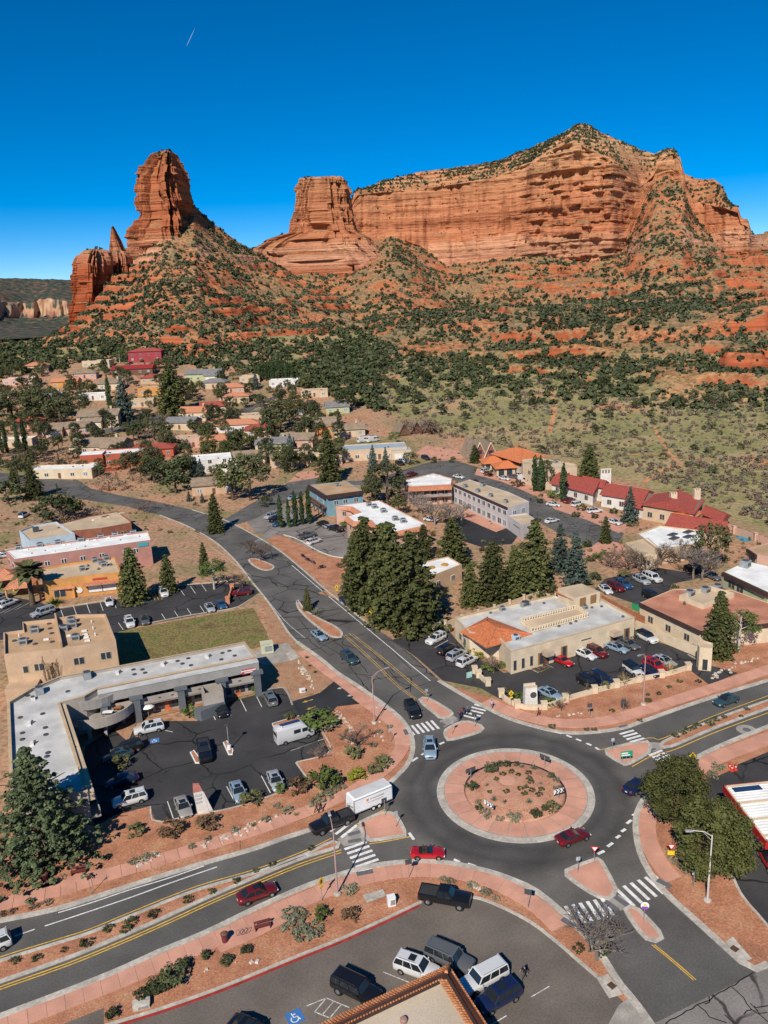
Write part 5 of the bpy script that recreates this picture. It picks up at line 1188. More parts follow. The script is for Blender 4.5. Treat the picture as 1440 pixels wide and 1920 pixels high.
def tiled(name, label, px, h, rise, wm, tm, front, ws, over=.8, gable=True, cat='building'):
    b = Bld(name, label, px, h, wm, R_TAN, 0, cat, flat=False); hip(b.root, b.p, h - .05, h + rise, tm, over, .5, gable=gable)
    if gable:
        q = [b.p[i] for i in range(4)]; e = [0,1,2,3]
        L_ = [(q[(i + 1) % 4] - q[i]).length for i in e]; k0 = 0 if L_[0] < L_[1] else 1
        for i in (k0, k0 + 2):
            A, T, N, L = b.edge(i); m_ = A + T * L / 2; MB().add([(A.x, A.y, h - .1),((A + T * L).x, (A + T * L).y, h - .1),(m_.x, m_.y, h + rise - .1)],[(0,1,2)]).build('gable_wall', wm, b.root)
    b.wins(front, ws, 1.0, min(2.6, h - .5),1.5); return b
b = tiled('restaurant','white walled restaurant with long deep red tile roof beside a cypress', [(1034,905),(1060,890),(1130,906),(1112,926)],3.6,2.2, WHITE_W, T_RED, 3,(.15,.4,.65,.85))
b = tiled('restaurant','white gabled wing with red tile roof and arched bell wall', [(1128,926),(1150,908),(1222,922),(1205,938)],4.0,1.8, WHITE_W, T_RED, 3,(.2,.5,.8))
mb = MB(); c_ = b.at(1135,914,0)
for i in range(4): mb.box((c_.x - 1.5 + i * 1.0, c_.y, 5.6),(.35,.5,1.4))
mb.box((c_.x, c_.y, 6.4),(3.6,.6,.3)); mb.box((c_.x, c_.y, 2.4),(3.6,.6,5.0)).build('bell_wall', WHITE_W, b.root)
b = tiled('villa','tan villa with red tile roof and crenellated chimneys', [(1206,945),(1226,928),(1318,938),(1300,962)],4.6,2.2, SAND, T_RED, 3,(.2,.6,.85))
for q in ((1262,937),(1306,930)):
    c_ = b.at(*q, 6); mb = MB().box((c_.x, c_.y, 5.6),(1.8,1.4,4.2)); [mb.box((c_.x - .7 + k * .7, c_.y, 8.0),(.4,1.2,.6)) for k in range(3)]; mb.build('chimney', CREAM, b.root)
b = tiled('villa','low villa wing with red and orange tiles above the pool terrace', [(1250,985),(1270,968),(1352,984),(1368,1000)],3.4,2.0, ROSE, T_RED, 3,(.3,.7))
b = Bld('villa','flat white roofed pale building with dark skylights and terrace', [(1195,1000),(1235,985),(1320,995),(1310,1018),(1235,1030)],3.6, SAND, R_WHITE, .4); b.wins(4,(.3,.6),.8,2.2,1.5)
for q in ((1261,1003),(1264,1010),(1290,1007),(1290,998)): b.hatch(*q, 3.0,1.6,.3, METALD)
b = Bld('villa','low sand building with pale flat roof in front of the villa', [(1172,1018),(1215,1008),(1240,1030),(1232,1040),(1195,1036)],3.4, SAND, R_SAND, .4); b.wins(3,(.5,),.8,2.2,1.5)
for px_, wm, tm, h_, lb in (([(1172,945),(1184,936),(1216,944),(1206,954)], WHITE_W, T_RED, 3.0,'small white wing with red tiles beside the grey green spruce'),([(1258,962),(1270,952),(1312,960),(1300,972)], ROSE, T_BRIGHT, 3.2,'rose wing with bright orange tiles beside the villa chimneys'),([(1318,962),(1330,952),(1366,966),(1354,978)], SAND, T_RED, 3.0,'sand wing with red tiles at the edge of the plain'),([(1090,905),(1100,896),(1138,904),(1130,914)], WHITE_W, T_RED, 4.6,'raised white wing with red tiles behind the restaurant')): tiled('villa', lb, px_, h_, 1.4, wm, tm, 3,(.3,.7))
# ------------------------------------------------ tile edged shop at the very front
E0, E1, E2 = GZ(841,1808,3.3), GZ(560,1938,3.3), GZ(955,1985,3.3); E3 = E1 + E2 - E0
c = (E0 + E1 + E2 + E3) / 4; fs_ = thing('shop_building','flat roofed shop edged with orange barrel tiles, its corner above parked cars','building', (c.x, c.y, 0))
P = [Vector((p.x - c.x, p.y - c.y, 0)) for p in (E0, E2, E3, E1)]; 
if area2(P) < 0: P = P[::-1]
wl = offset(P, .9, True); MB().prism([(p.x, p.y) for p in wl],0,3.4).build('wall', TAN, fs_)
inn = offset(P, 2.2, True); inn2 = offset(P, 2.45, True); n4 = 4
MB().add([(p.x, p.y, 4.5) for p in inn] + [(p.x, p.y, 4.5) for p in inn2] + [(p.x, p.y, 3.75) for p in inn2],[(i, (i + 1) % 4,4 + (i + 1) % 4,4 + i) for i in range(4)] + [(4 + i, 4 + (i + 1) % 4,8 + (i + 1) % 4,8 + i) for i in range(4)]).build('parapet', DKBROWN, fs_)
MB().add([(p.x, p.y, 3.76) for p in inn2],[(0,1,2,3)]).build('roof', mat('beige_roof', (.50,.42,.32),.9,.1,.2), fs_)
mb = MB(); mb.add([(p.x, p.y, 3.2) for p in P] + [(p.x, p.y, 4.4) for p in inn] + [(p.x, p.y, 3.05) for p in P],[(i, (i + 1) % 4,4 + (i + 1) % 4,4 + i) for i in range(4)] + [(8 + i, 8 + (i + 1) % 4,(i + 1) % 4, i) for i in range(4)]).build('eaves', mat('tile_bed', (.30,.09,.04),.9,.1), fs_)
TILE = [mat('barrel_tile_a', (.60,.24,.095),.85,.2,3), mat('barrel_tile_b', (.54,.20,.08),.85,.2,3), mat('barrel_tile_c', (.64,.29,.14),.85,.2,3)]
mbs = [MB(), MB(), MB()]
for i in range(4):
    a, b_ = P[i], P[(i + 1) % 4]; ia, ib = inn[i], inn[(i + 1) % 4]; L = (b_ - a).length; t = (b_ - a).normalized(); nin = Vector((-t.y, t.x, 0)); k = int(L / .30)
    for j in range(k):
        s0 = (j + .5) * .30
        lim = min(2.2, min(s0, L - s0))
        rows = max(1, int(lim / .42))
        for q in range(rows):
            d0, d1 = q * lim / rows, (q + 1) * lim / rows + .05
            p0 = a + t * s0 + nin * d0; p1 = a + t * s0 + nin * d1; z0, z1 = 3.2 + d0 / 2.2 * 1.2 + .05,3.2 + d1 / 2.2 * 1.2
            vs = []
            for p, z_, r_ in ((p0, z0,.14),(p1, z1,.115)):
                for an in (0,60,120,180): vs.append((p.x + t.x * r_ * math.cos(R(an)), p.y + t.y * r_ * math.cos(R(an)), z_ + r_ * math.sin(R(an)) * .9))
            rnd.choice(mbs).add(vs, [(0,1,5,4),(1,2,6,5),(2,3,7,6),(3,2,1,0)])
for k_, m_ in zip(mbs, TILE): stuff(k_.build('roof_tiles', m_, fs_))
for i in range(4):
    mb = MB().tube([(P[i].x, P[i].y, 3.32),(inn[i].x, inn[i].y, 4.55)],.17,8); mb.build('hip_tile', TILE[0], fs_)
v = GZ(757,1915,3.8); MB().lathe((v.x - c.x, v.y - c.y, 3.76),[(.34,0),(.34,.3),(.25,.42),(.02,.45)],16).build('roof_vent', mat('copper_vent', (.34,.2,.16),.6,.2), fs_)
# ------------------------------------------------ filling station canopy, right edge
A0, A1, A3 = GZ(1359,1473,5.4), GZ(1560,1452,5.4), GZ(1437,1576,5.4); A2 = A1 + A3 - A0; c = (A0 + A1 + A2 + A3) / 4
cn = thing('station_canopy','white ribbed filling station canopy with red fascia','canopy', (c.x, c.y, 0)); Q = ccw([(p.x - c.x, p.y - c.y) for p in (A0, A1, A2, A3)]); Qv = [Vector((x, y, 0)) for x, y in Q]
RED = mat('red_fascia', (.42,.025,.025),.5,.1,1); MB().prism(Q, 5.0,5.12).build('deck', R_WHITE, cn)
for i in range(4):
    a, b_ = Qv[i], Qv[(i + 1) % 4]; t = (b_ - a).normalized(); n = Vector((t.y, -t.x, 0)); m_ = (a + b_) / 2; L = (b_ - a).length
    MB().box((m_.x + n.x * .08, m_.y + n.y * .08,4.85),(L + .3,.16,1.0), math.atan2(t.y, t.x)).build('fascia', RED, cn); MB().box((m_.x - n.x * .08, m_.y - n.y * .08,5.33),(L, .2,.1), math.atan2(t.y, t.x)).build('fascia_cap', CREAM, cn)
a = Qv[0]; w0 = Vector((A0.x - c.x, A0.y - c.y, 0)); tx = Vector((A1.x - A0.x, A1.y - A0.y, 0)); ty = Vector((A3.x - A0.x, A3.y - A0.y, 0)); LX, LY = tx.length, ty.length; tx.normalize(); ty.normalize()
for i in range(int(LY / .5)):
    p = w0 + ty * (.5 * i + .25) + tx * .3; q = p + tx * (LX - .6); MB().tube([(p.x, p.y, 5.13),(q.x, q.y, 5.13)],.05,4).build('rib', R_WHITE, cn)
for f in (.32,.62,.9): p = w0 + ty * (LY * f) + tx * .3; q = p + tx * (LX - .6); m_ = (p + q) / 2; MB().box((m_.x, m_.y, 5.2),(LX - .6,.35,.12), math.atan2(tx.y, tx.x)).build('drain_strip', CREAM, cn)
for fx in (.2,.6):
    for fy in (.25,.75): p = w0 + tx * LX * fx + ty * LY * fy; MB().box((p.x, p.y, 2.5),(.45,.45,5.0)).build('column', RED, cn); MB().box((p.x, p.y, .1),(1.6,3.0,.2), math.atan2(ty.y, ty.x) + 1.57).box((p.x + .1, p.y, .9),(.6,.9,1.6), math.atan2(ty.y, ty.x)).build('pump', FRAMEW, cn)
p = w0 + tx * LX * .18 + ty * .8; MB().box((p.x, p.y, 5.22),(3.6,.9,.06), math.atan2(tx.y, tx.x)).build('solar_panel', mat('solar_blue', (.02,.05,.12),.3,.1), cn)
# ------------------------------------------------ houses of the far quarter
HS = [
 (192,845,24,13,-8,3.2, SAND, R_SHING, 'long cream ranch house with brown shingle gables','gable', 2.6,(7,-6,7,6,2.8)),
 (190,796,20,12,4,5.2, CREAM, R_SHING, 'two storey cream house with twin white garage doors','gable', 2.4,(-2,-7,9,5,2.8)),
 (125,812,24,11,8,3.2, ROSE, R_SHING, 'mauve ranch house with long low shingle roof','gable', 2.0,(-4,-6,8,5,2.8)),
 (222,868,22,11,8,4.6, ADOBE, R_WHITE, 'red adobe house with white flat roof','flat', 0,(-9,-3,9,8,5.4)),
 (290,852,18,10,4,3.4, ADOBE, T_RED, 'red adobe house with dark red tile roof','hip', 1.4, None),
 (122,892,26,9,-4,3.2, CREAM, R_WHITE, 'low cream house with long white roof and arched porch','flat', 0, None),
 (355,835,18,10,8,3.6, ROSE, R_SAND, 'rose adobe house with stepped flat roofs','flat', 0,(10,-2,9,7,3.2)),
 (408,836,14,9,5,3.2, TAN, T_SALMON, 'tan bungalow with salmon tiles next to the adobe','hip', 1.6, None),
 (368,784,15,10,-10,3.8, CREAM, T_SALMON, 'cream gabled house with salmon tile roof','gable', 2.2, None),
 (345,802,15,10,-12,3.4, SAND, R_GSHING, 'sand house with dark grey gabled roof','gable', 2.0, None),
 (448,806,20,9,3,3.4, WHITE_W, T_SALMON, 'white bungalow under long salmon tile roof','hip', 1.8, None),
 (395,880,17,12,12,4.8, WHITE_W, R_WHITE, 'white cubic house with blue tinted flat roof','flat', 0,(7,-5,7,6,3.4)),
 (402,920,15,10,10,3.4, TAN, R_SHING, 'tan cottage with brown roof beside round pines','gable', 1.8, None),
 (178,748,16,7,2,3.0, WHITE_W, R_WHITE, 'bright white mobile home with flat roof','flat', 0, None),
 (125,724,16,8,3,3.2, ORANGEW, T_SALMON, 'orange stucco house with tiled twin gables','gable', 1.8, None),
 (40,720,18,9,2,3.4, ROSE, R_WHITE, 'pink house with white roof at the edge of the pines','flat', 0, None),
 (38,742,12,8,5,3.4, ROSE, R_SAND, 'small rose cube house below the white roofed one','flat', 0, None),
 (185,686,18,9,-3,3.4, SAND, R_SAND, 'low sand house with pale flat roof on the slope','flat', 0, None),
 (252,700,26,10,0,3.4, BROWNW, mat('red_metal_roof', (.30,.03,.03),.6,.1),'house with a long bright red metal roof','gable', 1.8, None),
 (276,676,22,11,2,6.6, mat('red_wall', (.33,.05,.06),.9,.1), T_RED, 'tall dark red house highest on the hillside','hip', 1.6, None),
 (293,738,18,10,0,3.6, ORANGEW, R_SAND, 'orange adobe house with sand roof behind tall pine','flat', 0, None),
 (295,716,18,9,3,3.2, TAN, T_RED, 'tan house with dull red hip roof above the adobe','hip', 1.5, None),
 (210,728,14,9,5,3.4, CREAM, R_SHING, 'cream cottage with brown roof between pines','gable', 1.8, None),
 (385,712,22,11,-6,4.2, GREENW, R_GSHING, 'grey green house with blue grey gabled roof','gable', 2.2,(6,-6,8,6,3.2)),
 (405,726,15,9,-10,3.4, SAND, R_GSHING, 'sand house with slate roof below the grey one','hip', 1.8, None),
 (435,735,15,9,4,3.2, ROSE, T_SALMON, 'rose house with salmon tile hip roof','hip', 1.8, None),
 (445,752,14,9,2,3.2, SAND, T_SALMON, 'sand bungalow under salmon tiles by the side street','hip', 1.6, None),
 (475,790,16,9,4,3.4, SAND, R_SAND, 'sand flat roofed house by the side street bend','flat', 0, None),
 (493,815,16,10,6,3.4, CREAM, T_RED, 'cream house with dark red tiles among pines','hip', 1.8, None),
 (535,722,18,9,2,3.2, WHITE_W, R_WHITE, 'white roofed house below the row of cypresses','flat', 0, None),
 (590,742,15,9,3,3.2, SAND, R_SAND, 'sand coloured house half hidden by dark trees','flat', 0, None),
 (632,772,12,9,8,3.2, GREENW, R_GSHING, 'small grey gabled house under the trees','gable', 2.2, None),
 (604,812,13,11,10,4.0, ORANGEW, R_SHING, 'orange barn like house with steep brown roof','gable', 3.4, None),
 (515,842,16,10,5,3.2, GREENW, R_GSHING, 'grey house with pale gable among cedars','gable', 2.0, None),
 (560,868,22,12,4,4.2, SAND, R_SAND, 'sand adobe house behind the tall pine','flat', 0,(13,-3,9,8,3.4)),
 (700,856,27,12,3,4.0, SAND, mat('blue_grey_roof', (.34,.41,.46),.7,.1),'sand building with wide blue grey roof and porch','flat', 0,(11,-5,8,6,3.4)),
 (55,800,14,9,3,3.2, ROSE, T_RED, 'house with dusky red roof behind the slim cypresses','hip', 1.8, None),
 (25,835,20,8,3,3.0, SAND, R_WHITE, 'white roofed house behind the slim cypresses','flat', 0, None),
 (270,760,12,8,5,3.2, SAND, R_SAND, 'small sand house beside the big blue cedar','flat', 0, None),
 (330,748,13,8,-6,3.2, TAN, T_SALMON, 'tan cottage with salmon roof above the gabled one','hip', 1.6, None),
 (72,694,15,9,4,3.2, SAND, T_SALMON, 'sand house with salmon tiles highest among the left pines','hip', 1.8, None),
 (98,752,14,9,-5,3.2, CREAM, R_GSHING, 'cream house with slate gables behind the dark pines','gable', 2.0, None),
 (162,708,14,9,6,3.2, ROSE, R_SHING, 'rose cottage with brown hip roof above the mobile home','hip', 1.8, None),
 (322,722,13,8,-4,3.2, CREAM, T_RED, 'cream cottage with red hip roof beside the tall pine','hip', 1.6, None),
 (402,772,14,9,9,3.4, SAND, T_RED, 'sand house with red gables by the side street','gable', 2.0, None),
 (560,835,15,10,-8,3.4, ROSE, R_SHING, 'rose house with brown gables beside blue conifers','gable', 2.2, None),
 (468,868,13,9,6,3.2, CREAM, R_SHING, 'cream cottage with brown gables behind the round pines','gable', 2.0, None),
 (545,775,14,9,4,3.2, WHITE_W, T_SALMON, 'white house with salmon hip roof under evergreens','hip', 1.8, None),
 (655,815,14,9,5,3.2, SAND, R_SHING, 'sand cottage with brown gables before the brown cabins','gable', 2.0, None),
 (470,715,12,8,0,3.2, SAND, R_SAND, 'small sand house at the foot of the hill','flat', 0, None),
]
for (px_, py_, w_, d_, rt, h_, wm, rm_, lb, kd, rise, wg) in HS:
    house(px_, py_, w_, d_, rt, h_, wm, rm_, lb, kd, max(rise, .1),'house', max(3, int(w_ / 4.5)), kd == 'gable', wg)
# steep A-frame chapels
for k, (px_, py_) in enumerate(((888,858),(908,858),(752,812),(775,808),(800,806))):
    c = G(px_, py_); w_, L, hh = (7.0,16.0,7.5) if k < 2 else (6.0,13.0,5.2)
    t = thing('cabin','dark roofed A-frame cabin with pale edged red front' if k < 2 else 'weathered brown A-frame cabin among bare trees','cabin', c, R(12),'A-frame cabins by the street' if k < 2 else 'A-frame cabins among bare trees')
    for s in (-1,1): MB().add([(s * w_ / 2,-L / 2,0),(s * w_ / 2, L / 2,0),(0, L / 2, hh),(0,-L / 2, hh),(s * (w_ / 2 - .35),-L / 2,0),(s * (w_ / 2 - .35), L / 2,0),(0, L / 2, hh - .5),(0,-L / 2, hh - .5)],[(0,1,2,3)[::s],(7,6,5,4)[::s],(0,3,7,4)[::s],(1,5,6,2)[::s]]).build('roof_slope', R_SHING, t)
    MB().add([(-w_ / 2 + .4,-L / 2 + .5,0),(w_ / 2 - .4,-L / 2 + .5,0),(0,-L / 2 + .5, hh - .6)],[(0,1,2)]).build('front_wall', mat('red_front', (.32,.1,.08)) if k < 2 else BROWNW, t)
    mb = MB(); mb.tube([(-w_ / 2,-L / 2,0),(0,-L / 2, hh)],.22,4).tube([(w_ / 2,-L / 2,0),(0,-L / 2, hh)],.22,4).build('barge_board', CREAM if k < 2 else BROWNW, t)
    MB().box((0,-L / 2 + .45,1.2),(1.2,.12,2.4)).build('door', BROWNW, t); MB().box((0,-L / 2 + .45,3.6),(1.6,.12,1.4)).build('window', GLASS, t)
# ================================================================== VEHICLES
TYRE = mat('tyre', (.012,.012,.013),.85,.1,3); RIM = mat('alloy', (.45,.46,.48),.35,.05,3, metal=.8)
CGLASS = mat('car_glass', (.015,.02,.024),.06,0, spec=.7); LAMP = mat('headlamp', (.75,.77,.8),.15,0, spec=.7); TAIL = mat('tail_lamp', (.40,.012,.012),.25,0, spec=.6)
BLACKP = mat('black_trim', (.015,.015,.016),.6,0); CHROME = mat('chrome', (.6,.6,.62),.2,0, metal=.9)
def paint(name, c, metal=.25):
    return mat('paint_' + name, c, .28,.04,.4, metal=metal, spec=.5, coat=.7, fine=.02)
PT = {k: paint(k, v) for k, v in dict(white=(.74,.74,.73), black=(.012,.012,.014), red=(.50,.012,.018), dkred=(.16,.012,.015), navy=(.012,.022,.075), silver=(.42,.44,.46), grey=(.13,.135,.14), lblue=(.28,.38,.47), blue=(.03,.10,.22), sgreen=(.17,.20,.19), beige=(.38,.35,.31), teal=(.04,.08,.10)).items()}
def body_mesh(st, W, name, zb=.30):
    """loft: st rows (x, half width factor, top z)"""
    mb = MB(); n = len(st); hw = W / 2; k = 10
    for x, f, zt in st:
        w = hw * f
        for y, z in ((-w * .90, zb),(-w, zb + .18),(-w, zb + (zt - zb) * .62),(-w * .965, zt - .07),(-w * .84, zt),(w * .84, zt),(w * .965, zt - .07),(w, zb + (zt - zb) * .62),(w, zb + .18),(w * .90, zb)): mb.v.append((x, y, z))
    for i in range(n - 1):
        for j in range(k):
            j2 = (j + 1) % k; mb.f.append((i * k + j, i * k + j2,(i + 1) * k + j2,(i + 1) * k + j))
    mb.f.append(tuple(range(k))[::-1]); mb.f.append(tuple((n - 1) * k + j for j in range(k)))
    me = mb.mesh(name, None); 
    bm = bmesh.new(); bm.from_mesh(me); bmesh.ops.recalc_face_normals(bm, faces=bm.faces[:]); bm.to_mesh(me); bm.free()
    me.polygons.foreach_set('use_smooth', [True] * len(me.polygons)); me.set_sharp_from_angle(angle=R(38)) if hasattr(me, 'set_sharp_from_angle') else None
    return me
KIND = {
 #        L    W    H    stations (fraction of L from the nose = +.5)                                        cabin base/roof (front, rear), belt z
 'sedan': (4.7,1.84,1.45,[(.5,.66,.60),(.485,.80,.68),(.44,.92,.74),(.36,.97,.80),(.20,.99,.92),(0,1,.95),(-.25,1,.97),(-.38,.97,1.0),(-.46,.92,.98),(-.49,.82,.90),(-.5,.72,.72)],(.21,-.40,.06,-.23,.92)),
 'coupe': (4.5,1.88,1.28,[(.5,.60,.52),(.48,.80,.60),(.42,.93,.70),(.32,.98,.78),(.16,.97,.86),(0,.97,.88),(-.2,1,.90),(-.34,1,.94),(-.45,.94,.92),(-.49,.84,.82),(-.5,.74,.66)],(.17,-.38,.0,-.20,.86)),
 'open': (4.2,1.78,1.18,[(.5,.60,.52),(.48,.80,.60),(.42,.93,.70),(.32,.98,.78),(.16,.97,.84),(.14,.97,.85),(-.28,1,.86),(-.34,1,.92),(-.45,.94,.90),(-.49,.84,.80),(-.5,.74,.66)],(.15,-.24,.05,-.2,.85)),
 'suv': (4.75,1.92,1.72,[(.5,.70,.72),(.485,.84,.84),(.44,.94,.95),(.36,.98,1.0),(.22,1,1.06),(0,1,1.08),(-.3,1,1.09),(-.44,.98,1.09),(-.485,.92,1.05),(-.5,.84,.85)],(.22,-.485,.09,-.43,1.05)),
 'bigsuv': (5.2,2.0,1.86,[(.5,.80,.85),(.49,.90,1.0),(.44,.96,1.08),(.36,.98,1.12),(.24,1,1.15),(0,1,1.16),(-.3,1,1.16),(-.46,.99,1.16),(-.49,.95,1.1),(-.5,.88,.85)],(.22,-.49,.13,-.465,1.13)),
 'jeep': (4.4,1.88,1.85,[(.5,.70,.80),(.49,.74,1.0),(.44,.78,1.05),(.24,.92,1.1),(.2,.98,1.12),(0,1,1.14),(-.3,1,1.14),(-.46,1,1.14),(-.49,.97,1.1),(-.5,.92,.8)],(.20,-.49,.15,-.475,1.1)),
 'pickup': (5.9,2.04,1.92,[(.5,.80,.95),(.49,.90,1.08),(.44,.97,1.16),(.36,.99,1.18),(.2,1,1.22),(0,1,1.22),(-.14,1,1.22),(-.3,1,1.22),(-.46,1,1.22),(-.49,.97,1.2),(-.5,.93,.9)],(.19,-.13,.09,-.105,1.2)),
 'van': (6.2,2.05,2.75,[(.5,.76,.95),(.485,.88,1.12),(.44,.95,1.30),(.385,.98,1.45),(.28,.985,2.35),(.23,.99,2.62),(.15,.99,2.7),(-.3,.99,2.7),(-.46,.985,2.68),(-.495,.97,2.6),(-.5,.94,1.0)], None)}
CARMESH = {}
def tri_slab(pts, th, mb):
    """thin plate from a quad, thickness along its normal"""
    a, b, c, d = [Vector(p) for p in pts]; n = (b - a).cross(c - a).normalized() * th
    mb.add([a + n, b + n, c + n, d + n, a, b, c, d],[(0,1,2,3),(7,6,5,4),(0,4,5,1),(1,5,6,2),(2,6,7,3),(3,7,4,0)])
def car_parts(kind):
    if kind in CARMESH: return CARMESH[kind]
    L, W, Hh, st, cab = KIND[kind]; P = []; hw = W / 2
    lift = .18 if kind in ('pickup','jeep','bigsuv') else 0
    P.append(('body', body_mesh([(x * L, f, z) for x, f, z in st], W, kind + '_body', .28 + lift * .7),'paint', None))
    r = .33 + lift * .5; wx = (L * .315,-L * .30)
    tm = MB(); tm.tube([(0,-.12,0),(0,-.11,0),(0,.11,0),(0,.12,0)],[r * .86, r, r, r * .86],18); tyre = tm.mesh('tyre', TYRE, True)
    rm = MB(); rm.tube([(0,-.135,0),(0,.135,0)], r * .6,12)
    for k in range(5): a = 2 * math.pi * k / 5; rm.box((math.cos(a) * r * .3,0, math.sin(a) * r * .3),(r * .1,.29, r * .1))
    rim = rm.mesh('rim', RIM)
    for x in wx:
        for s in (-1,1): P.append(('wheel', tyre, None, (x, s * (hw - .10), r),('rim', rim)))
    am = MB().tube([(0,-.016,0),(0,.016,0)], r * 1.14,18).mesh('wheel_arch', BLACKP)
    for x in wx:
        for s in (-1,1): P.append(('wheel_arch', am, None, (x, s * (hw - .004), r + .02)))
    if cab:
        f0, r0_, f1, r1_, zb = cab; f0, r0_, f1, r1_ = f0 * L, r0_ * L, f1 * L, r1_ * L; wb, wt = hw * .90, hw * (.72 if kind not in ('jeep','bigsuv') else .80)
        B = [(f0,-wb, zb),(f0, wb, zb),(r0_, wb * .97, zb),(r0_, -wb * .97, zb)]; Tt = [(f1,-wt, Hh - .05),(f1, wt, Hh - .05),(r1_, wt * .95, Hh - .06),(r1_, -wt * .95, Hh - .06)]
        if kind != 'open':
            m = MB(); m.add(B + [(f1 - .02,-wt, Hh - .07),(f1 - .02, wt, Hh - .07),(r1_ + .02, wt * .95, Hh - .08),(r1_ + .02,-wt * .95, Hh - .08)],[(0,1,5,4),(1,2,6,5),(2,3,7,6),(3,0,4,7)]); core = m.mesh('cabin', BLACKP)
            P.append(('cabin', core, None, None))
            def lerp(a, b, t): return tuple(a[i] * (1 - t) + b[i] * t for i in range(3))
            def pane(a, b, c, d, e=.07, e2=.10):
                q = [lerp(lerp(a, b, e), lerp(d, c, e), e2), lerp(lerp(a, b, 1 - e), lerp(d, c, 1 - e), e2), lerp(lerp(a, b, 1 - e), lerp(d, c, 1 - e),1 - e2 * .7), lerp(lerp(a, b, e), lerp(d, c, e),1 - e2 * .7)]; m = MB(); tri_slab(q, .018, m); return m
            P.append(('windshield', pane(B[0], B[1], Tt[1], Tt[0]).mesh('windshield', CGLASS), None, None))
            P.append(('rear_window', pane(B[2], B[3], Tt[3], Tt[2]).mesh('rear_window', CGLASS), None, None))
            for a, b, c, d in ((B[1], B[2], Tt[2], Tt[1]),(B[3], B[0], Tt[0], Tt[3])):
                k = 2 if kind in ('sedan','coupe','pickup') else 3
                for j in range(k):
                    P.append(('side_window', pane(lerp(a, b, j / k), lerp(a, b, (j + 1) / k), lerp(d, c, (j + 1) / k), lerp(d, c, j / k),.06,.12).mesh('side_window', CGLASS), None, None))
            rf = MB(); ins = .04
            vs = [(f1 + .05,-wt - .03, Hh - .07),(f1 + .05, wt + .03, Hh - .07),(r1_ - .05, wt * .95 + .03, Hh - .08),(r1_ - .05,-wt * .95 - .03, Hh - .08),(f1 - .12,-wt + .10, Hh),(f1 - .12, wt - .10, Hh),(r1_ + .12, wt * .95 - .10, Hh - .01),(r1_ + .12,-wt * .95 + .10, Hh - .01)]
            rf.add(vs, [(4,5,6,7)[::-1],(0,1,5,4)[::-1],(1,2,6,5)[::-1],(2,3,7,6)[::-1],(3,0,4,7)[::-1],(0,1,2,3)])
            for a, b in zip(B, Tt): rf.tube([a, b],.055,5)
            for s in (0,1):
                a, d, b2, c = (B[1], Tt[1], B[2], Tt[2]) if s else (B[0], Tt[0], B[3], Tt[3])
                for t in ((.5,) if kind in ('sedan','coupe','pickup') else (.36,.68)): rf.tube([lerp(a, b2, t), lerp(d, c, t)],.045,4)
            me = rf.mesh(kind + '_roof', None); bm = bmesh.new(); bm.from_mesh(me); bmesh.ops.recalc_face_normals(bm, faces=bm.faces[:]); bm.to_mesh(me); bm.free(); P.append(('roof', me, 'roof', None))
            if kind in ('suv','bigsuv'):
                m = MB(); [m.tube([(f1 - .25, s * (wt - .08), Hh + .05),(r1_ + .25, s * (wt - .08), Hh + .05)],.025,4) for s in (-1,1)]; P.append(('roof_rail', m.mesh('roof_rail', BLACKP), None, None))
            if kind in ('suv','sedan'):
                P.append(('sunroof', MB().box(((f1 + r1_) / 2 + .35,0, Hh + .003),(.75, wt * 1.2,.02)).mesh('sunroof', CGLASS), None, None))
            for s in (-1,1): P.append(('mirror', MB().box((f0 - .25, s * (hw + .10), zb + .08),(.14,.2,.15)).mesh('mirror', None),'paint', None))
        else:
            m = MB().box((-.25,0,.89),(1.7, W * .72,.05)); P.append(('cockpit', m.mesh('cockpit', BLACKP), None, None))
            q = [(f0,-wb * .9, zb),(f0, wb * .9, zb),(f1, wb * .78, Hh),(f1,-wb * .78, Hh)]; m = MB(); tri_slab(q, .02, m); P.append(('windshield', m.mesh('windshield', CGLASS), None, None))
            for s in (-1,1):
                m = MB().box((-.25, s * .38,.95),(.5,.5,.12)).box((-.55, s * .38,1.02),(.14,.46,.42)); P.append(('seat', m.mesh('seat', mat('seat_leather', (.05,.035,.03),.7,.1)), None, None)); P.append(('mirror', MB().box((f0 - .15, s * (hw + .06), zb + .08),(.12,.16,.12)).mesh('mirror', None),'paint', None))
    if kind == 'pickup':
        P.append(('bed', MB().box((-L * .305,0,1.215),(L * .35, W * .80,.02)).mesh('bed', mat('bed_liner', (.035,.035,.037),.8,.1)), None, None)); m = MB()
        for s in (-1,1): m.box((-L * .305, s * W * .43,1.26),(L * .36,.12,.09))
        m.box((-L * .485,0,1.26),(.1, W * .88,.09)).box((-L * .125,0,1.3),(.08, W * .8,.12)); P.append(('bed_rail', m.mesh('bed_rail', None),'paint', None))
    if kind == 'van':
        q = [(L * .385 + .03,-hw * .84,1.46),(L * .385 + .03, hw * .84,1.46),(L * .275 + .03, hw * .80,2.36),(L * .275 + .03,-hw * .80,2.36)]; m = MB(); tri_slab(q, .03, m); P.append(('windshield', m.mesh('windshield', CGLASS), None, None))
        for s in (-1,1):
            m = MB().box((L * .235, s * (hw - .015),1.75),(.9,.06,.62)); P.append(('side_window', m.mesh('side_window', CGLASS), None, None)); m = MB().box((L * .03, s * (hw - .015),1.8),(1.1,.06,.62)); P.append(('side_window', m.mesh('side_window', CGLASS), None, None)); P.append(('mirror', MB().box((L * .33, s * (hw + .15),1.55),(.16,.25,.4)).mesh('mirror', BLACKP), None, None))
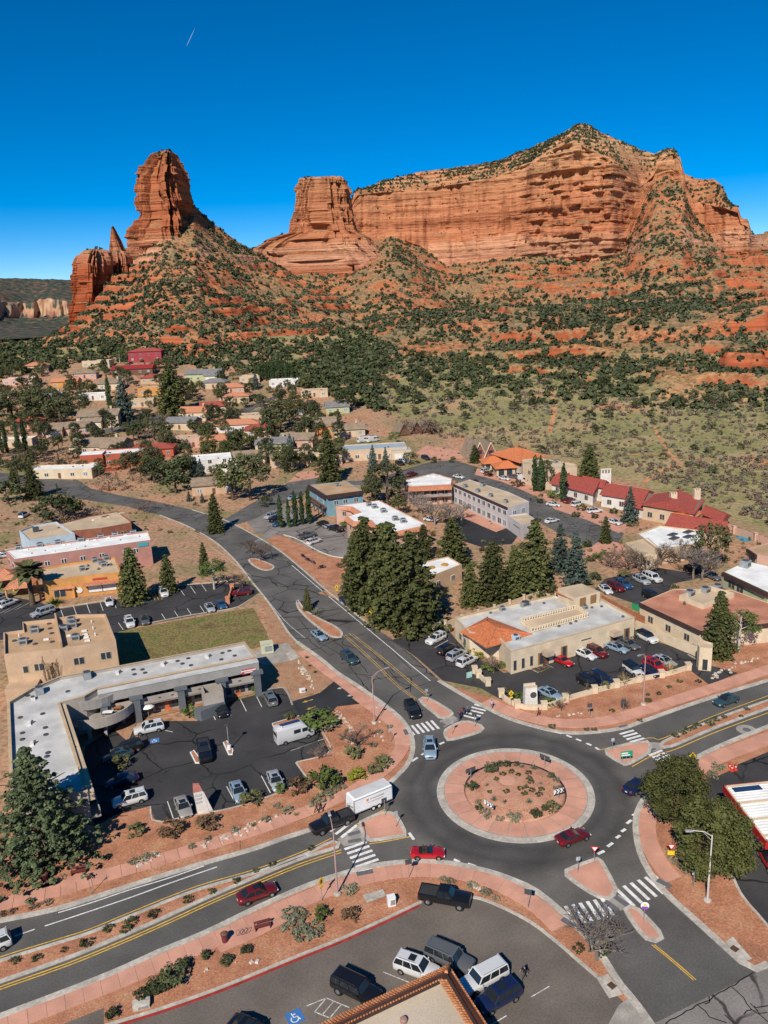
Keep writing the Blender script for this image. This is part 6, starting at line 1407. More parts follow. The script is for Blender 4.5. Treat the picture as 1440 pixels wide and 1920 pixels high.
        P.append(('solar_panel', MB().box((-L * .08,.45,2.74),(3.2,.75,.05)).mesh('solar_panel', mat('solar_blue', (.02,.05,.12))), None, None)); P.append(('roof_box', MB().box((-L * .36,-.2,2.78),(.6,.6,.12)).mesh('roof_box', FRAMEW), None, None)); P.append(('rear_window', MB().box((-L * .5 + .005,0,1.8),(.06, W * .7,.6)).mesh('rear_window', CGLASS), None, None))
    zt = st[1][2] - .1; zr = st[-2][2] - .12
    for s in (-1,1):
        P.append(('headlight', MB().box((L * .478, s * hw * .64, zt),(.14,.34,.13)).mesh('headlight', LAMP), None, None))
        P.append(('taillight', MB().box((-L * .49, s * hw * .72, zr),(.10,.28,.2)).mesh('taillight', TAIL), None, None))
    P.append(('grille', MB().box((L * .495,0, zt - .12),(.06, W * .36,.18)).mesh('grille', BLACKP), None, None))
    P.append(('number_plate', MB().box((-L * .5,0, zr - .18),(.04,.34,.16)).mesh('number_plate', FRAMEW), None, None))
    CARMESH[kind] = P
    return P
NAMES = {'sedan': 'sedan','coupe': 'coupe','open': 'convertible','suv': 'suv','bigsuv': 'suv','jeep': 'jeep','pickup': 'pickup_truck','van': 'camper_van'}
CATS = {'sedan': 'car','coupe': 'car','open': 'car','suv': 'car','bigsuv': 'car','jeep': 'car','pickup': 'pickup','van': 'van'}
def car(kind, cx, cy, dx, dy, colr, label, roof=None, group=None, scale=1.0):
    c = G(cx, cy, .75); a = G(cx - dx * .5, cy - dy * .5,.4); b = G(cx + dx * .5, cy + dy * .5,.4); rz = math.atan2(b.y - a.y, b.x - a.x)
    gz = H(c.x, c.y) + .045
    root = thing(NAMES[kind], label, CATS[kind],(c.x, c.y, gz), rz, group); root.scale = (scale,) * 3
    for p in car_parts(kind):
        o = link(p[0], p[1], root, p[3])
        if p[2]:
            if not p[1].materials: p[1].materials.append(None)
            o.material_slots[0].link = 'OBJECT'; o.material_slots[0].material = PT[roof if (p[2] == 'roof' and roof) else colr]
        if len(p) > 4: link(p[4][0], p[4][1], o)
    return root
for a in [
 ('open', 802,1596,60,0,'red','bright red convertible with open top at the crosswalk island', None),
 ('coupe', 1074,1566,50,-18,'dkred','dark red sports coupe rounding the circle beside the apron', None),
 ('sedan', 1195,1471,38,-22,'navy','navy sedan leaving the circle beside the big pines', None),
 ('suv', 806,1403,3,34,'lblue','light blue suv entering the circle over the north crosswalk', None),
 ('suv', 773,1330,16,28,'black','black suv waiting before the north crosswalk', None),
 ('suv', 655,1233,28,21,'teal','dark teal suv driving on the cracked two way road', None),
 ('sedan', 598,1190,26,18,'lblue','silver blue sedan beside the narrow planted median', None),
 ('pickup', 622,1541,-75,30,'black','black pickup towing the white cargo trailer', None),
 ('sedan', 482,1672,60,-22,'dkred','dark red sedan driving along the planted median', None),
 ('suv', -24,1774,-40,16,'white','white car leaving along the lane with dashed line', None),
 ('sedan', 1362,1311,-45,16,'teal','dark grey green sedan approaching beside the brick red verge', None),
 ('pickup', 834,1681,95,17,'black','black crew cab pickup parked with wheels over the kerb', None),
 ('bigsuv', 668,1854,72,36,'black','black large suv parked beside the blue disabled bay', None),
 ('suv', 782,1813,72,26,'white','white suv with twin sunroof panels beside the tiled shop', None),
 ('bigsuv', 843,1796,72,32,'grey','old charcoal suv with ribbed roof behind the tiled shop', None),
 ('bigsuv', 906,1834,-56,30,'white','white boxy suv facing the tiled shop wall', None),
 ('suv', 934,1868,-60,34,'navy','dark navy suv parked in the shade of the tiled shop', None),
 ('sedan', 470,1930,50,24,'black','black car just showing beside the disabled bay', None),
 ('suv', 279,1364,-46,10,'white','white suv parked beside the blue bay under the curved terrace', None),
 ('pickup', 383,1407,5,28,'black','black pickup parked between two white kerbed islands', None),
 ('sedan', 414,1329,10,22,'black','black sedan in the bay beside the stair tower', None),
 ('suv', 506,1308,-12,-22,'sgreen','grey green suv parked nose in at the end of the office', None),
 ('van', 552,1378,62,-18,'white','white high roof camper van with dark solar panel', None),
 ('sedan', 516,1462,10,24,'silver','silver green sedan parked behind the clipped round bush', None),
 ('sedan', 446,1482,10,24,'lblue','silver blue sedan parked behind the broad brown shrub', None),
 ('sedan', 343,1511,10,24,'beige','beige grey sedan parked next to the tall white sign', None),
 ('suv', 243,1497,-48,13,'white','white suv with roof luggage box half in the shade', None),
 ('suv', 238,1402,-44,14,'black','black suv in the office shade beside the yellow bay', None),
 ('sedan', 220,1414,-42,13,'teal','dark sedan deep in the office shade', None),
 ('sedan', 228,1461,-44,12,'navy','navy car in the office shade next to the round bush', None),
 ('bigsuv', 80,1148,-42,13,'silver','silver wagon standing alone beyond the tan block', None),
 ('suv', 16,1130,38,-15,'white','white suv parked at an angle near the palm', None),
 ('suv', 4,1119,34,-14,'silver','silver car parked behind the angled white suv', None),
 ('sedan', 204,1127,6,18,'white','white sedan nosed out in front of the ochre shop', None),
 ('suv', 243,1166,6,16,'white','white suv on the lawn side of the long lot', None),
 ('sedan', 271,1161,5,16,'grey','charcoal sedan beside the white suv at the lawn', None),
 ('suv', 307,1110,7,16,'white','white suv beside the yellow hatched bay', None),
 ('sedan', 393,1138,9,14,'silver','grey silver sedan beside the blue coupe', None),
 ('coupe', 415,1132,10,13,'blue','steel blue coupe at the lot entrance wall', None),
 ('suv', 453,1110,-46,5,'dkred','dark red suv turning in at the lot entrance', None),
 ('sedan', 648,1125,12,10,'navy','dark sedan parked on the verge under the tall pines', None),
 ('suv', 817,1197,-30,15,'white','white suv nearest the dumpster pen by the pines', None),
 ('suv', 839,1216,28,-15,'black','black suv with red tail lamps beside the yellow bush', None),
 ('suv', 857,1227,28,-15,'silver','slate silver suv between the black and white ones', None),
 ('suv', 876,1238,28,-15,'white','white suv nearest the yellow flowering bush', None),
 ('coupe', 1055,1237,22,10,'red','bright red coupe at the ramp of the Spanish building', None),
 ('sedan', 1097,1225,26,11,'white','white sedan facing out beside a dark red hatchback', None),
 ('suv', 1118,1221,24,11,'dkred','dark red hatchback next to the clipped hedge', None),
 ('sedan', 1156,1213,26,9,'lblue','pale blue sedan in front of the awning door', None),
 ('sedan', 1178,1206,24,11,'grey','grey sedan beside the pale blue one', None),
 ('suv', 1213,1194,26,13,'white','white suv with black roof by the boundary wall','black'),
 ('jeep', 1188,1256,22,15,'white','white off-roader with dark roof behind the low wall','black'),
 ('sedan', 1216,1256,24,13,'navy','navy sedan squeezed between the off-roader and red suv', None),
 ('suv', 1228,1247,24,13,'red','red suv behind the pampas grass clump', None),
 ('sedan', 1245,1238,24,10,'silver','blue silver sedan last in the row by the exit', None),
 ('suv', 1103,1279,24,15,'black','black suv with pale side stripe behind the low wall', None),
 ('suv', 1128,1272,24,14,'navy','midnight blue suv beside the black one behind the wall', None),
 ('sedan', 1031,1299,26,12,'lblue','pale blue sedan behind the white pillar sign', None),
 ('sedan', 1135,1104,14,10,'white','white sedan at the back wall of the rear lot', None),
 ('suv', 1155,1100,16,8,'dkred','maroon car in the shade of the rear lot trees', None),
 ('suv', 1170,1095,16,9,'blue','deep blue suv at the corner of the rear lot', None),
 ('suv', 1203,1087,16,8,'silver','silver suv under the bare tree in the rear lot', None),
 ('bigsuv', 1223,1083,18,8,'white','large white suv at the head of the rear lot', None),
 ('suv', 1222,1117,18,8,'black','black suv beside the terracotta roofed building', None),
 ('pickup', 1305,1069,18,6,'black','black pickup behind the pale trunks', None),
 ('sedan', 1335,1079,18,7,'grey','grey sedan shaded by the white roofed building', None),
 ('pickup', 575,1004,32,-8,'grey','grey pickup in the open motel lot', None),
 ('suv', 589,1014,24,-8,'white','white crossover alone in the striped motel lot', None),
 ('suv', 605,982,-18,-6,'black','black suv first of three at the motel wall', None),
 ('sedan', 616,987,-18,-6,'silver','silver sedan in the middle of three at the motel wall', None),
 ('pickup', 629,991,-22,-6,'black','dark pickup last of three at the motel wall', None),
 ('suv', 507,967,-18,7,'silver','silver suv behind the row of slim cypresses', None),
 ('suv', 516,973,-18,7,'black','black suv behind the row of slim cypresses', None),
 ('sedan', 522,981,-18,7,'blue','blue sedan at the foot of the slim cypresses', None),
 ('sedan', 551,932,18,-5,'lblue','pale blue sedan uphill from the blue lodge', None),
 ('sedan', 860,893,14,3,'white','white car driving up the side street', None),
 ('suv', 773,889,10,-3,'dkred','maroon car behind the white motel roof', None),
 ('sedan', 891,903,10,6,'dkred','dark maroon car parked behind the hotel', None),
 ('suv', 758,864,14,2,'white','white suv parked under the blue grey roofed building', None),
 ('suv', 750,868,12,4,'black','black suv beside it under the blue grey roof', None),
 ('suv', 798,858,10,4,'navy','navy suv where the side street bends', None),
 ('suv', 912,882,16,-4,'white','white suv before the arched pavilions', None),
 ('sedan', 946,896,14,3,'white','white sedan beside the trimmed topiary balls', None),
 ('sedan', 964,893,12,2,'grey','grey sedan parked between two white cars', None),
 ('suv', 978,891,12,2,'white','white suv at the sand stucco block', None),
 ('van', 986,902,16,4,'white','white shuttle van near the paired cypresses', None),
 ('sedan', 1038,945,16,2,'white','white sedan at the street edge below the lone cypress', None),
 ('jeep', 1083,945,14,-4,'white','white off-roader with black tyres at the restaurant', None),
 ('suv', 1068,938,12,-4,'dkred','dark red suv at the restaurant door', None),
 ('suv', 1115,957,18,-2,'white','white suv beside the clipped ball bush', None),
 ('sedan', 1035,975,18,-4,'white','white sedan parked on the hotel side of the street', None),
 ('sedan', 1152,978,18,5,'white','white sedan behind the rounded dark conifer', None),
 ('sedan', 808,973,18,2,'white','white sedan under the bare motel trees', None),
 ('coupe', 1446,1612,18,30,'red','red and black car showing at the filling station','black'),
 ('suv', 45,965,14,-8,'white','white and blue truck in the yard behind the workshop','blue'),
 ('van', 682,826,10,-2,'white','white van in front of the brown cabins', None),
 ('van', 700,825,10,-2,'white','second white van in front of the brown cabins', None),
 ('sedan', 500,856,12,2,'white','white car beside the cedar hedge', None),
 ('suv', 240,795,8,6,'navy','dark blue suv outside the two storey cream house', None),
 ('sedan', 10,1040,14,-3,'white','white car at the end of the long pink building', None),
]: car(*a)
# white cargo trailer
c = G(693,1512); a = G(660,1526); b = G(730,1497); rz = math.atan2(b.y - a.y, b.x - a.x)
t = thing('cargo_trailer','white enclosed cargo trailer hitched to the black pickup','trailer', (c.x, c.y, .04), rz)
MB().add([(-3.0,-1.1,.55),(3.0,-1.1,.55),(3.0,1.1,.55),(-3.0,1.1,.55),(-2.85,-1.1,2.55),(3.0,-1.1,2.55),(3.0,1.1,2.55),(-2.85,1.1,2.55),(-2.7,-.95,2.7),(2.95,-.95,2.7),(2.95,.95,2.7),(-2.7,.95,2.7)],[(3,2,1,0),(0,1,5,4),(1,2,6,5),(2,3,7,6),(3,0,4,7),(4,5,9,8),(5,6,10,9),(6,7,11,10),(7,4,8,11),(8,9,10,11)]).build('body', mat('trailer_white', (.76,.77,.78),.35,.05,.6), t)
MB().box((.1,0,2.71),(5.4,1.85,.03)).build('roof', mat('trailer_roof', (.56,.56,.55),.6,.1), t); m = MB()
for y in (-1.11,1.11): m.box((0, y, .62),(6.0,.04,.12)).box((0, y, 2.52),(5.9,.04,.1)).box((2.96, y, 1.6),(.1,.05,2.0)).box((-2.93, y, 1.55),(.12,.05,1.95))
m.build('trim', METAL, t)
for x in (-.05,.85):
    for y in (-1.05,1.05): o = MB().tube([(x, y - .12,.36),(x, y + .12,.36)],.36,16).build('wheel', TYRE, t, False); MB().tube([(x, y - .14,.36),(x, y + .14,.36)],.2,10).build('rim', FRAMEW, o)
MB().tube([(-3.0,-.7,.5),(-4.2,0,.5)],.06,6).tube([(-3.0,.7,.5),(-4.2,0,.5)],.06,6).build('hitch', METALD, t)
for y in (-1.125,): MB().box((-.9, y, 1.95),(.35,.02,.35)).build('logo', mat('orange_logo', (.6,.25,.04)), t); MB().box((.6, y, 1.95),(2.2,.02,.16)).box((.3, y, 1.55),(2.6,.02,.1)).build('lettering', mat('grey_letters', (.42,.40,.38)), t)
MB().box((3.01,0,1.6),(.04,2.0,1.9)).build('rear_door', mat('trailer_white', (.76,.77,.78)), t)
# bicycles on the pickup's tail, motorcycles by the motel
def two_wheeler(name, label, c, rz, moto=True, col_=None, group=None, lean=0.0, cat=None):
    t = thing(name, label, cat or ('motorcycle' if moto else 'bicycle'), c, rz, group); r = .32; L = .72 if moto else .52
    for x in (-L, L):
        m = MB(); k = 16; pts = [(x + r * math.cos(2 * math.pi * i / k),0, r + r * math.sin(2 * math.pi * i / k)) for i in range(k + 1)]; m.tube(pts, .07 if moto else .025,6, False); m.build('wheel', TYRE, t)
    m = MB()
    if moto:
        m.tube([(-.5,0,.55),(-.1,0,.78),(.35,0,.82)],[.14,.2,.14],8).box((.05,0,.42),(.5,.3,.36)); m.build('body', col_, t); MB().box((-.38,0,.82),(.65,.3,.12)).build('seat', BLACKP, t); MB().tube([(L, 0, r),(.5,0,.95)],.05,6).tube([(.45,-.4,1.05),(.5,0,.98),(.45,.4,1.05)],.03,6).build('handlebar', METALD, t); MB().tube([(.1,.2,.3),(-.9,.22,.32)],.06,6).build('exhaust', CHROME, t)
    else:
        m.tube([(-L, 0, r),(-.1,0,.32),(.38,0,.8),(-.18,0,.78),(-.1,0,.32)],.025,5, False).tube([(L, 0, r),(.4,0,.92)],.025,5).build('frame', col_, t); MB().tube([(.4,-.28,.98),(.4,.28,.98)],.02,5).build('handlebar', METALD, t); MB().box((-.2,0,.9),(.26,.14,.06)).build('saddle', BLACKP, t)
    return t
two_wheeler('motorcycle','black motorcycle leaning at the verge, first of the row', G(568,1045),2.2, True, PT['black']); two_wheeler('motorcycle','dark blue motorcycle in the middle of the verge row', G(577,1052),2.3, True, PT['navy']); two_wheeler('motorcycle','purple grey motorcycle with chrome pipe at the verge', G(587,1057),2.2, True, PT['grey']); two_wheeler('motorcycle','small motorcycle beside the road edge on red soil', G(604,1066),.4, True, PT['black'])
pb = G(655,1522,1.2); two_wheeler('bicycle','bicycle with pale wheels carried behind the pickup bed', (pb.x, pb.y, 1.25), rz + 1.45, False, PT['black'])
# ================================================================== STREET FURNITURE
GALV = mat('galvanised', (.42,.40,.39),.55,.1,2, metal=.5); ROSEM = mat('rose_pole', (.42,.27,.25),.6,.12,1)
SGREEN = mat('sign_green', (.02,.28,.16),.5,.05); SYEL = mat('sign_yellow', (.78,.50,.02),.5,.05); SRED = mat('sign_red', (.55,.02,.02),.5,.05); SWHITE = mat('sign_white', (.78,.78,.76),.5,.05); SBLACK = mat('sign_black', (.02,.02,.022),.6,0)
def dirang(a, b): p, q = G(*a), G(*b); return math.atan2(q.y - p.y, q.x - p.x)
def lamp(px, py, h, arm, ang, label, m=ROSEM, twin=False):
    c = G(px, py); t = thing('street_lamp', label, 'street lamp', c, ang); MB().lathe((0,0,0),[(.42,0),(.42,.28),(.3,.34),(.02,.36)],16).build('base', CONC, t)
    MB().tube([(0,0,.2),(0,0, h * .5),(0,0, h)],[.13,.1,.075],10).build('pole', m, t); MB().tube([(0,0, h - .15),(arm * .4,0, h + .45),(arm, 0, h + .6)],.05,8).tube([(0,0, h - .7),(arm * .45,0, h + .4)],.025,6).build('arm', m, t)
    MB().box((arm + .3,0, h + .6),(.85,.34,.16),0,.75).build('lamp_head', GALV, t); MB().box((arm + .35,0, h + .5),(.5,.26,.06)).build('lens', LAMP, t)
lamp(633,1678,8.4,2.4, dirang((633,1678),(615,1600)),'rose coloured street lamp standing in the front verge by the crosswalk'); lamp(702,1357,8.4,2.6, dirang((702,1357),(760,1335)),'rose coloured street lamp by the bare tree above the circle')
lamp(1206,1322,8.8,1.2, dirang((1206,1322),(1190,1330)),'rose lamp post in the verge before the low garden wall'); lamp(1326,1690,8.6,2.2, dirang((1326,1690),(1240,1690)),'pale street lamp in front of the paired big pines', mat('pale_pole', (.56,.49,.44),.6,.1))
def sign(px, py, h, ang, kind, label, name='road_sign', cat='sign', group=None, z=0.0, m=None, text=None):
    c = G(px, py); t = thing(name, label, cat, (c.x, c.y, z + .1), ang, group)
    MB().cyl((0,0,-.1),.04, h, 8).build('post', GALV, t)
    def plate(pts, y, m_, n): return MB().add([(x, y, zz) for x, zz in pts] + [(x, y + .025, zz) for x, zz in pts],[tuple(range(len(pts))), tuple(range(len(pts),2 * len(pts)))[::-1]] + [(i, len(pts) + i, len(pts) + (i + 1) % len(pts),(i + 1) % len(pts)) for i in range(len(pts))]).build(n, m_, t)
    if kind == 'diamond': plate([(0, h - .55),(.5, h),(0, h + .55),(-.5, h)],-.07, SYEL, 'plate'); plate([(.06, h - .25),(.1, h + .05),(0, h + .28),(-.1, h + .05),(-.14, h - .25)],-.10, SBLACK, 'symbol'); plate([(-.3, h - .95),(.3, h - .95),(.3, h - .65),(-.3, h - .65)],-.07, SYEL, 'plate')
    elif kind == 'yield': plate([(0, h - .8),(.5, h),(-.5, h)],-.07, SRED, 'plate'); plate([(0, h - .58),(.3, h - .11),(-.3, h - .11)],-.1, SWHITE, 'symbol')
    elif kind == 'yieldy': plate([(0, h - .8),(.5, h),(-.5, h)],-.07, SRED, 'plate'); plate([(0, h - .58),(.3, h - .11),(-.3, h - .11)],-.1, SWHITE, 'symbol'); plate([(-.4, h - 1.5),(.4, h - 1.5),(.4, h - .9),(-.4, h - .9)],-.07, SYEL, 'plate')
    elif kind == 'back': plate([(-.4, h - .5),(.4, h - .5),(.4, h + .2),(-.4, h + .2)],-.07, METALD, 'plate')
    elif kind == 'small': plate([(-.25, h - .5),(.25, h - .5),(.25, h),(-.25, h)],-.07, m or SBLACK, 'plate')
    elif kind == 'round': plate([(.45 * math.cos(k), h + .45 * math.sin(k)) for k in np.linspace(0,6.2,16)],-.07, SWHITE, 'plate'); plate([(-.32, h - .45),(.32, h - .45),(.32, h - .1),(-.32, h - .1)],-.1, mat('sign_purple', (.25,.08,.4)),'plate'); plate([(-.12, h),(.12, h),(.12, h + .25),(-.12, h + .25)],-.1, SYEL, 'symbol')
    elif kind == 'direction': plate([(-.9, h - .8),(.9, h - .8),(.9, h + .1),(-.9, h + .1)],-.07, SGREEN, 'plate'); plate([(-.8, h - .3),(.2, h - .3),(.2, h - .12),(-.8, h - .12)],-.1, SWHITE, 'lettering'); plate([(-.8, h - .62),(.5, h - .62),(.5, h - .46),(-.8, h - .46)],-.1, SWHITE, 'lettering'); [MB().cyl((x, .05,-.1),.05, h, 8).build('post', GALV, t) for x in (-.6,.6)]
    elif kind == 'chevron':
        plate([(-.82, h - .57),(.82, h - .57),(.82, h + .12),(-.82, h + .12)],-.035, METALD, 'back_plate')
        plate([(-.8, h - .55),(.8, h - .55),(.8, h + .1),(-.8, h + .1)],-.07, SWHITE, 'plate')
        for k in range(3): x = -.55 + k * .5; plate([(x, h - .5),(x + .2, h - .5),(x + .4, h - .22),(x + .2, h + .05),(x, h + .05),(x + .2, h - .22)],-.1, SBLACK, 'chevron')
    return t
cam_ang = lambda px, py: math.atan2(G(px, py).x, G(px, py).y) * -1
sign(604,1689,2.6, cam_ang(604,1689) + .7,'diamond','yellow pedestrian warning sign in the front verge'); sign(653 + 44,1170,2.8,.2,'diamond','yellow arrow warning sign under the tall pines'); sign(958,1325,2.4,.3,'diamond','yellow pedestrian warning sign beside the white pillar sign'); sign(1297,1446,2.4,-.3,'diamond','yellow warning sign half hidden behind the big pine'); sign(632,1118,2.2,.3,'diamond','small yellow sign near the dark parked sedan')
sign(1114,1620,2.4,-.15,'yield','red and white yield sign on the pointed island'); sign(1257,1616,2.4,-.2,'yieldy','yield sign with yellow plate in front of the big pine'); sign(1207,1735,2.5,-.1,'round','white round topped sign with purple edge on the island tip')
for px, py, a, lb in ((722,1530,.5,'dark sign back beside the yellow edge of the splitter island'),(743,1552,.4,'thin sign post on the corner of the splitter island'),(767,1647,.2,'sign post in the verge behind the black pickup'),(1083,1640,.1,'slim sign post on the pointed island'),(990,1705,-.4,'dark sign at the slabs beside the curved lot kerb'),(1300,1668,-.2,'twin post sign at the trunk of the big pine'),(800,1317,.3,'sign post at the tip of the north island'),(848,1378,.3,'sign post in the lower north island'),(890,1365,.3,'sign with dark back near the walking group'),(713,1345,.4,'grey sign by the rose lamp above the circle'),(732,1393,.5,'sign on the slabs beside the bare shrub'),(1105,1347,.1,'black sign on the pavement before the garden verge'),(1168,1340,.1,'black sign beside the leafless sapling'),(1148,1412,.1,'slim sign post at the east island')): sign(px, py, 2.4, a + 3.14 if 'back' in lb else a, 'back' if 'dark' in lb or 'black' in lb else 'small', lb, m=mat('sign_grey', (.35,.37,.4)))
sign(171,1678,2.6,1.0,'small','slim sign post between the west pavement and kerb', m=BROWNW); sign(1174,1432,1.9,.1,'direction','green direction sign with white lettering on the east island')
for px, py, ang, lb in ((1021,1438,2.4,'chevron board seen from behind on the far rim of the circle'),(883,1462,.5 + 3.14,'dark backed chevron board on the rim by the round shrub'),(917,1527,-.9,'black and white chevron board beside the stone ring'),(1047,1502,.35,'black and white chevron board at the bushy rim')):
    sign(px, py, 1.5, ang, 'chevron', lb, 'chevron_board', z=.2)
# benches, bins, racks
BENCH = mat('maroon_metal', (.15,.035,.035),.6,.1)
def bench(px, py, ang, lb):
    c = G(px, py); t = thing('bench', lb, 'bench', (c.x, c.y, .13), ang)
    for k in range(3): MB().box((0,-.18 + k * .18,.45),(1.8,.12,.05)).build('seat_slat', BENCH, t)
    for k in range(2): MB().box((0,.3,.65 + k * .18),(1.8,.05,.12)).build('back_slat', BENCH, t)
    for x in (-.8,.8): MB().box((x, 0,.22),(.07,.5,.45)).box((x, .3,.6),(.07,.06,.6)).build('leg', BENCH, t)
bench(148,1640,.25,'maroon bench on the paved bay beneath the big cedar'); bench(493,1743,.3,'maroon bench on the paved bay beside the spreading shrub')
for px, py, lb in ((86,1653,'brown litter bin beneath the big cedar'),(422,1767,'maroon litter bin beside the front pavement')):
    c = G(px, py); t = thing('litter_bin', lb, 'bin', (c.x, c.y, .12)); MB().lathe((0,0,0),[(.3,0),(.36,.9),(.42,1.0),(.42,1.05),(.36,1.06)],14).build('body', BENCH, t); MB().lathe((0,0,1.06),[(.36,0),(.25,.14),(.02,.16)],14).build('lid', BROWNW, t)
for px, py, lb in ((115,1653,'looped bicycle rack beneath the big cedar'),(455,1755,'looped bicycle rack beside the front pavement')):
    c = G(px, py); t = thing('bike_rack', lb, 'bike rack', (c.x, c.y, .12),.3)
    for k in range(3): pts = [(k * .45 - .45 + .2 * math.cos(a),0,.45 + .4 * math.sin(a)) for a in np.linspace(-1.4,4.5,14)]; MB().tube(pts, .025,5).build('loop', METALD, t)
# utility cabinets
for px, py, s, m_, lb in ((734,1697,(.9,.7,1.1), SWHITE, 'white utility cabinet in the front verge'),(501,1222,(2.4,1.8,1.9), mat('pale_green_box', (.52,.52,.36),.7,.08),'pale green transformer box beside the lawn'),(567,1298,(1.0,.5,.6), SWHITE, 'low white sign box beside the drive'),(266,1888,(1.6,.9,.5), CONC, 'low concrete utility box in the front verge'),(1297,1222,(1.1,.9,1.3), METAL, 'grey meter box at the boundary wall'),(817,1178,(2.0,1.5,1.3), mat('pen_grey', (.3,.28,.25)),'grey bin enclosure beside the pines')):
    c = G(px, py); t = thing('utility_box', lb, 'utility box', (c.x, c.y, .05),.25); MB().box((0,0, s[2] / 2), s, 0,.96).build('body', m_, t); MB().box((0,0, s[2] + .03),(s[0] * 1.04, s[1] * 1.04,.06)).build('lid', m_, t); MB().box((s[0] * .1,-s[1] / 2 - .01, s[2] * .5),(s[0] * .6,.03, s[2] * .6)).build('door', METAL, t)
# tall tapered office sign and white pillar sign
c = G(381,1523); t = thing('monument_sign','tall tapering white sign with red top at the parking edge','sign', (c.x, c.y, .03),.35)
MB().add([(-.75,-.25,0),(.75,-.25,0),(.75,.25,0),(-.75,.25,0),(-1.0,-.2,3.4),(.25,-.2,3.4),(.25,.2,3.4),(-1.0,.2,3.4)],[(0,1,5,4),(1,2,6,5),(2,3,7,6),(3,0,4,7),(4,5,6,7)]).build('body', WHITE_W, t); MB().add([(-1.0,-.25,3.4),(.25,-.25,3.4),(.25,.25,3.4),(-1.0,.25,3.4),(-.9,-.2,4.6),(-.1,-.2,4.4),(-.1,.2,4.4),(-.9,.2,4.6)],[(0,1,5,4),(1,2,6,5),(2,3,7,6),(3,0,4,7),(4,5,6,7)]).build('top', mat('faded_red', (.46,.17,.14)), t); MB().add([(.75,-.2,0),(1.3,-.2,0),(.35,-.2,3.2),(.25,-.2,3.2),(.75,.2,0),(1.3,.2,0),(.35,.2,3.2),(.25,.2,3.2)],[(0,1,2,3),(7,6,5,4),(1,5,6,2)]).build('brace', WHITE_W, t)
for k in range(3): MB().box((-.45,-.27,2.9 - k * .55),(.9,.02,.3)).build('name_panel', mat('panel_grey', (.5,.48,.46)), t)
c = G(994,1319); t = thing('pillar_sign','white square pillar sign with dark round emblem by the garden wall','sign', (c.x, c.y, .05),.12); MB().box((0,0,1.6),(2.2,1.3,3.2),0,.9).build('body', WHITE_W, t)
for s in ((0,-.55),(0,.55)): MB().box((s[0], s[1] * .95,3.3),(2.0,.18,.25)).build('rim', SAND, t)
m = MB(); m.tube([(.35,-.66,1.8),(.35,-.60,1.8)],.55,20); m.build('emblem', METALD, t)
# garden wall with posts, boundary walls, fences
def wall_run(pts, h, th, m_, label, posts=0, name='garden_wall', cat='wall', cap=None):
    ln = cat_rom(W(pts),1.5); c = ln[len(ln) // 2].copy(); c.z = H(c.x, c.y); t = thing(name, label, cat, c)
    loc = [Vector((p.x - c.x, p.y - c.y, 0)) for p in ln]; a = offset(loc, th / 2); b = offset(loc, -th / 2); vs = []; n = len(loc)
    zz = [H(p.x, p.y) - c.z for p in ln]
    for i in range(n):
        for p, z_ in ((a[i], h),(b[i], h),(b[i],-.4),(a[i],-.4)): vs.append((p.x, p.y, zz[i] + z_))
    fs = [(0,3,2,1),(4 * n - 4,4 * n - 3,4 * n - 2,4 * n - 1)]
    for i in range(n - 1): k, q = 4 * i, 4 * i + 4; fs += [(k + 1, q + 1, q, k),(k + 2, q + 2, q + 1, k + 1),(k, q, q + 3, k + 3)]
    MB().add(vs, fs).build('wall', m_, t)
    if posts:
        for i in range(posts): p = loc[int(i * (n - 1) / max(1, posts - 1))]; z_ = zz[int(i * (n - 1) / max(1, posts - 1))]; MB().box((p.x, p.y, z_ + (h + .35) / 2),(th * 2.6, th * 2.6, h + .35)).box((p.x, p.y, z_ + h + .4),(th * 3.1, th * 3.1,.12)).build('post', m_, t)
    return t
wall_run([(940,1306),(952,1318),(980,1330),(1020,1330),(1065,1314),(1120,1298),(1190,1280),(1250,1268),(1290,1256)],.9,.35, CREAM, 'low cream garden wall with posts around the corner lot', 9); wall_run([(890,1262),(900,1272),(915,1285)],.9,.35, CREAM, 'short cream wall with posts at the lot entrance', 3)
wall_run([(1192,1180),(1225,1195),(1270,1216),(1310,1232)],1.9,.3, CREAM, 'cream boundary wall beside the right parking lot'); wall_run([(1128,1130),(1160,1148),(1208,1172)],1.8,.25, mat('brick_wall', (.36,.14,.07),.9,.2),'brick red wall behind the Spanish building'); wall_run([(835,1180),(870,1168),(940,1146),(1000,1125),(1040,1115)],1.6,.2, SAND, 'sand coloured wall under the pine row', 8)
wall_run([(1345,990),(1390,1005),(1440,1022),(1500,1040)],1.8,.3, ROSE, 'pale garden wall along the edge of the plain', 5); wall_run([(140,876),(160,890),(200,885),(235,878)],1.0,.3, ADOBE, 'low red adobe wall before the adobe house'); wall_run([(428,1132),(432,1120),(436,1108)],1.3,.35, T_SALMON, 'short stepped salmon wall at the lot entrance', 2)
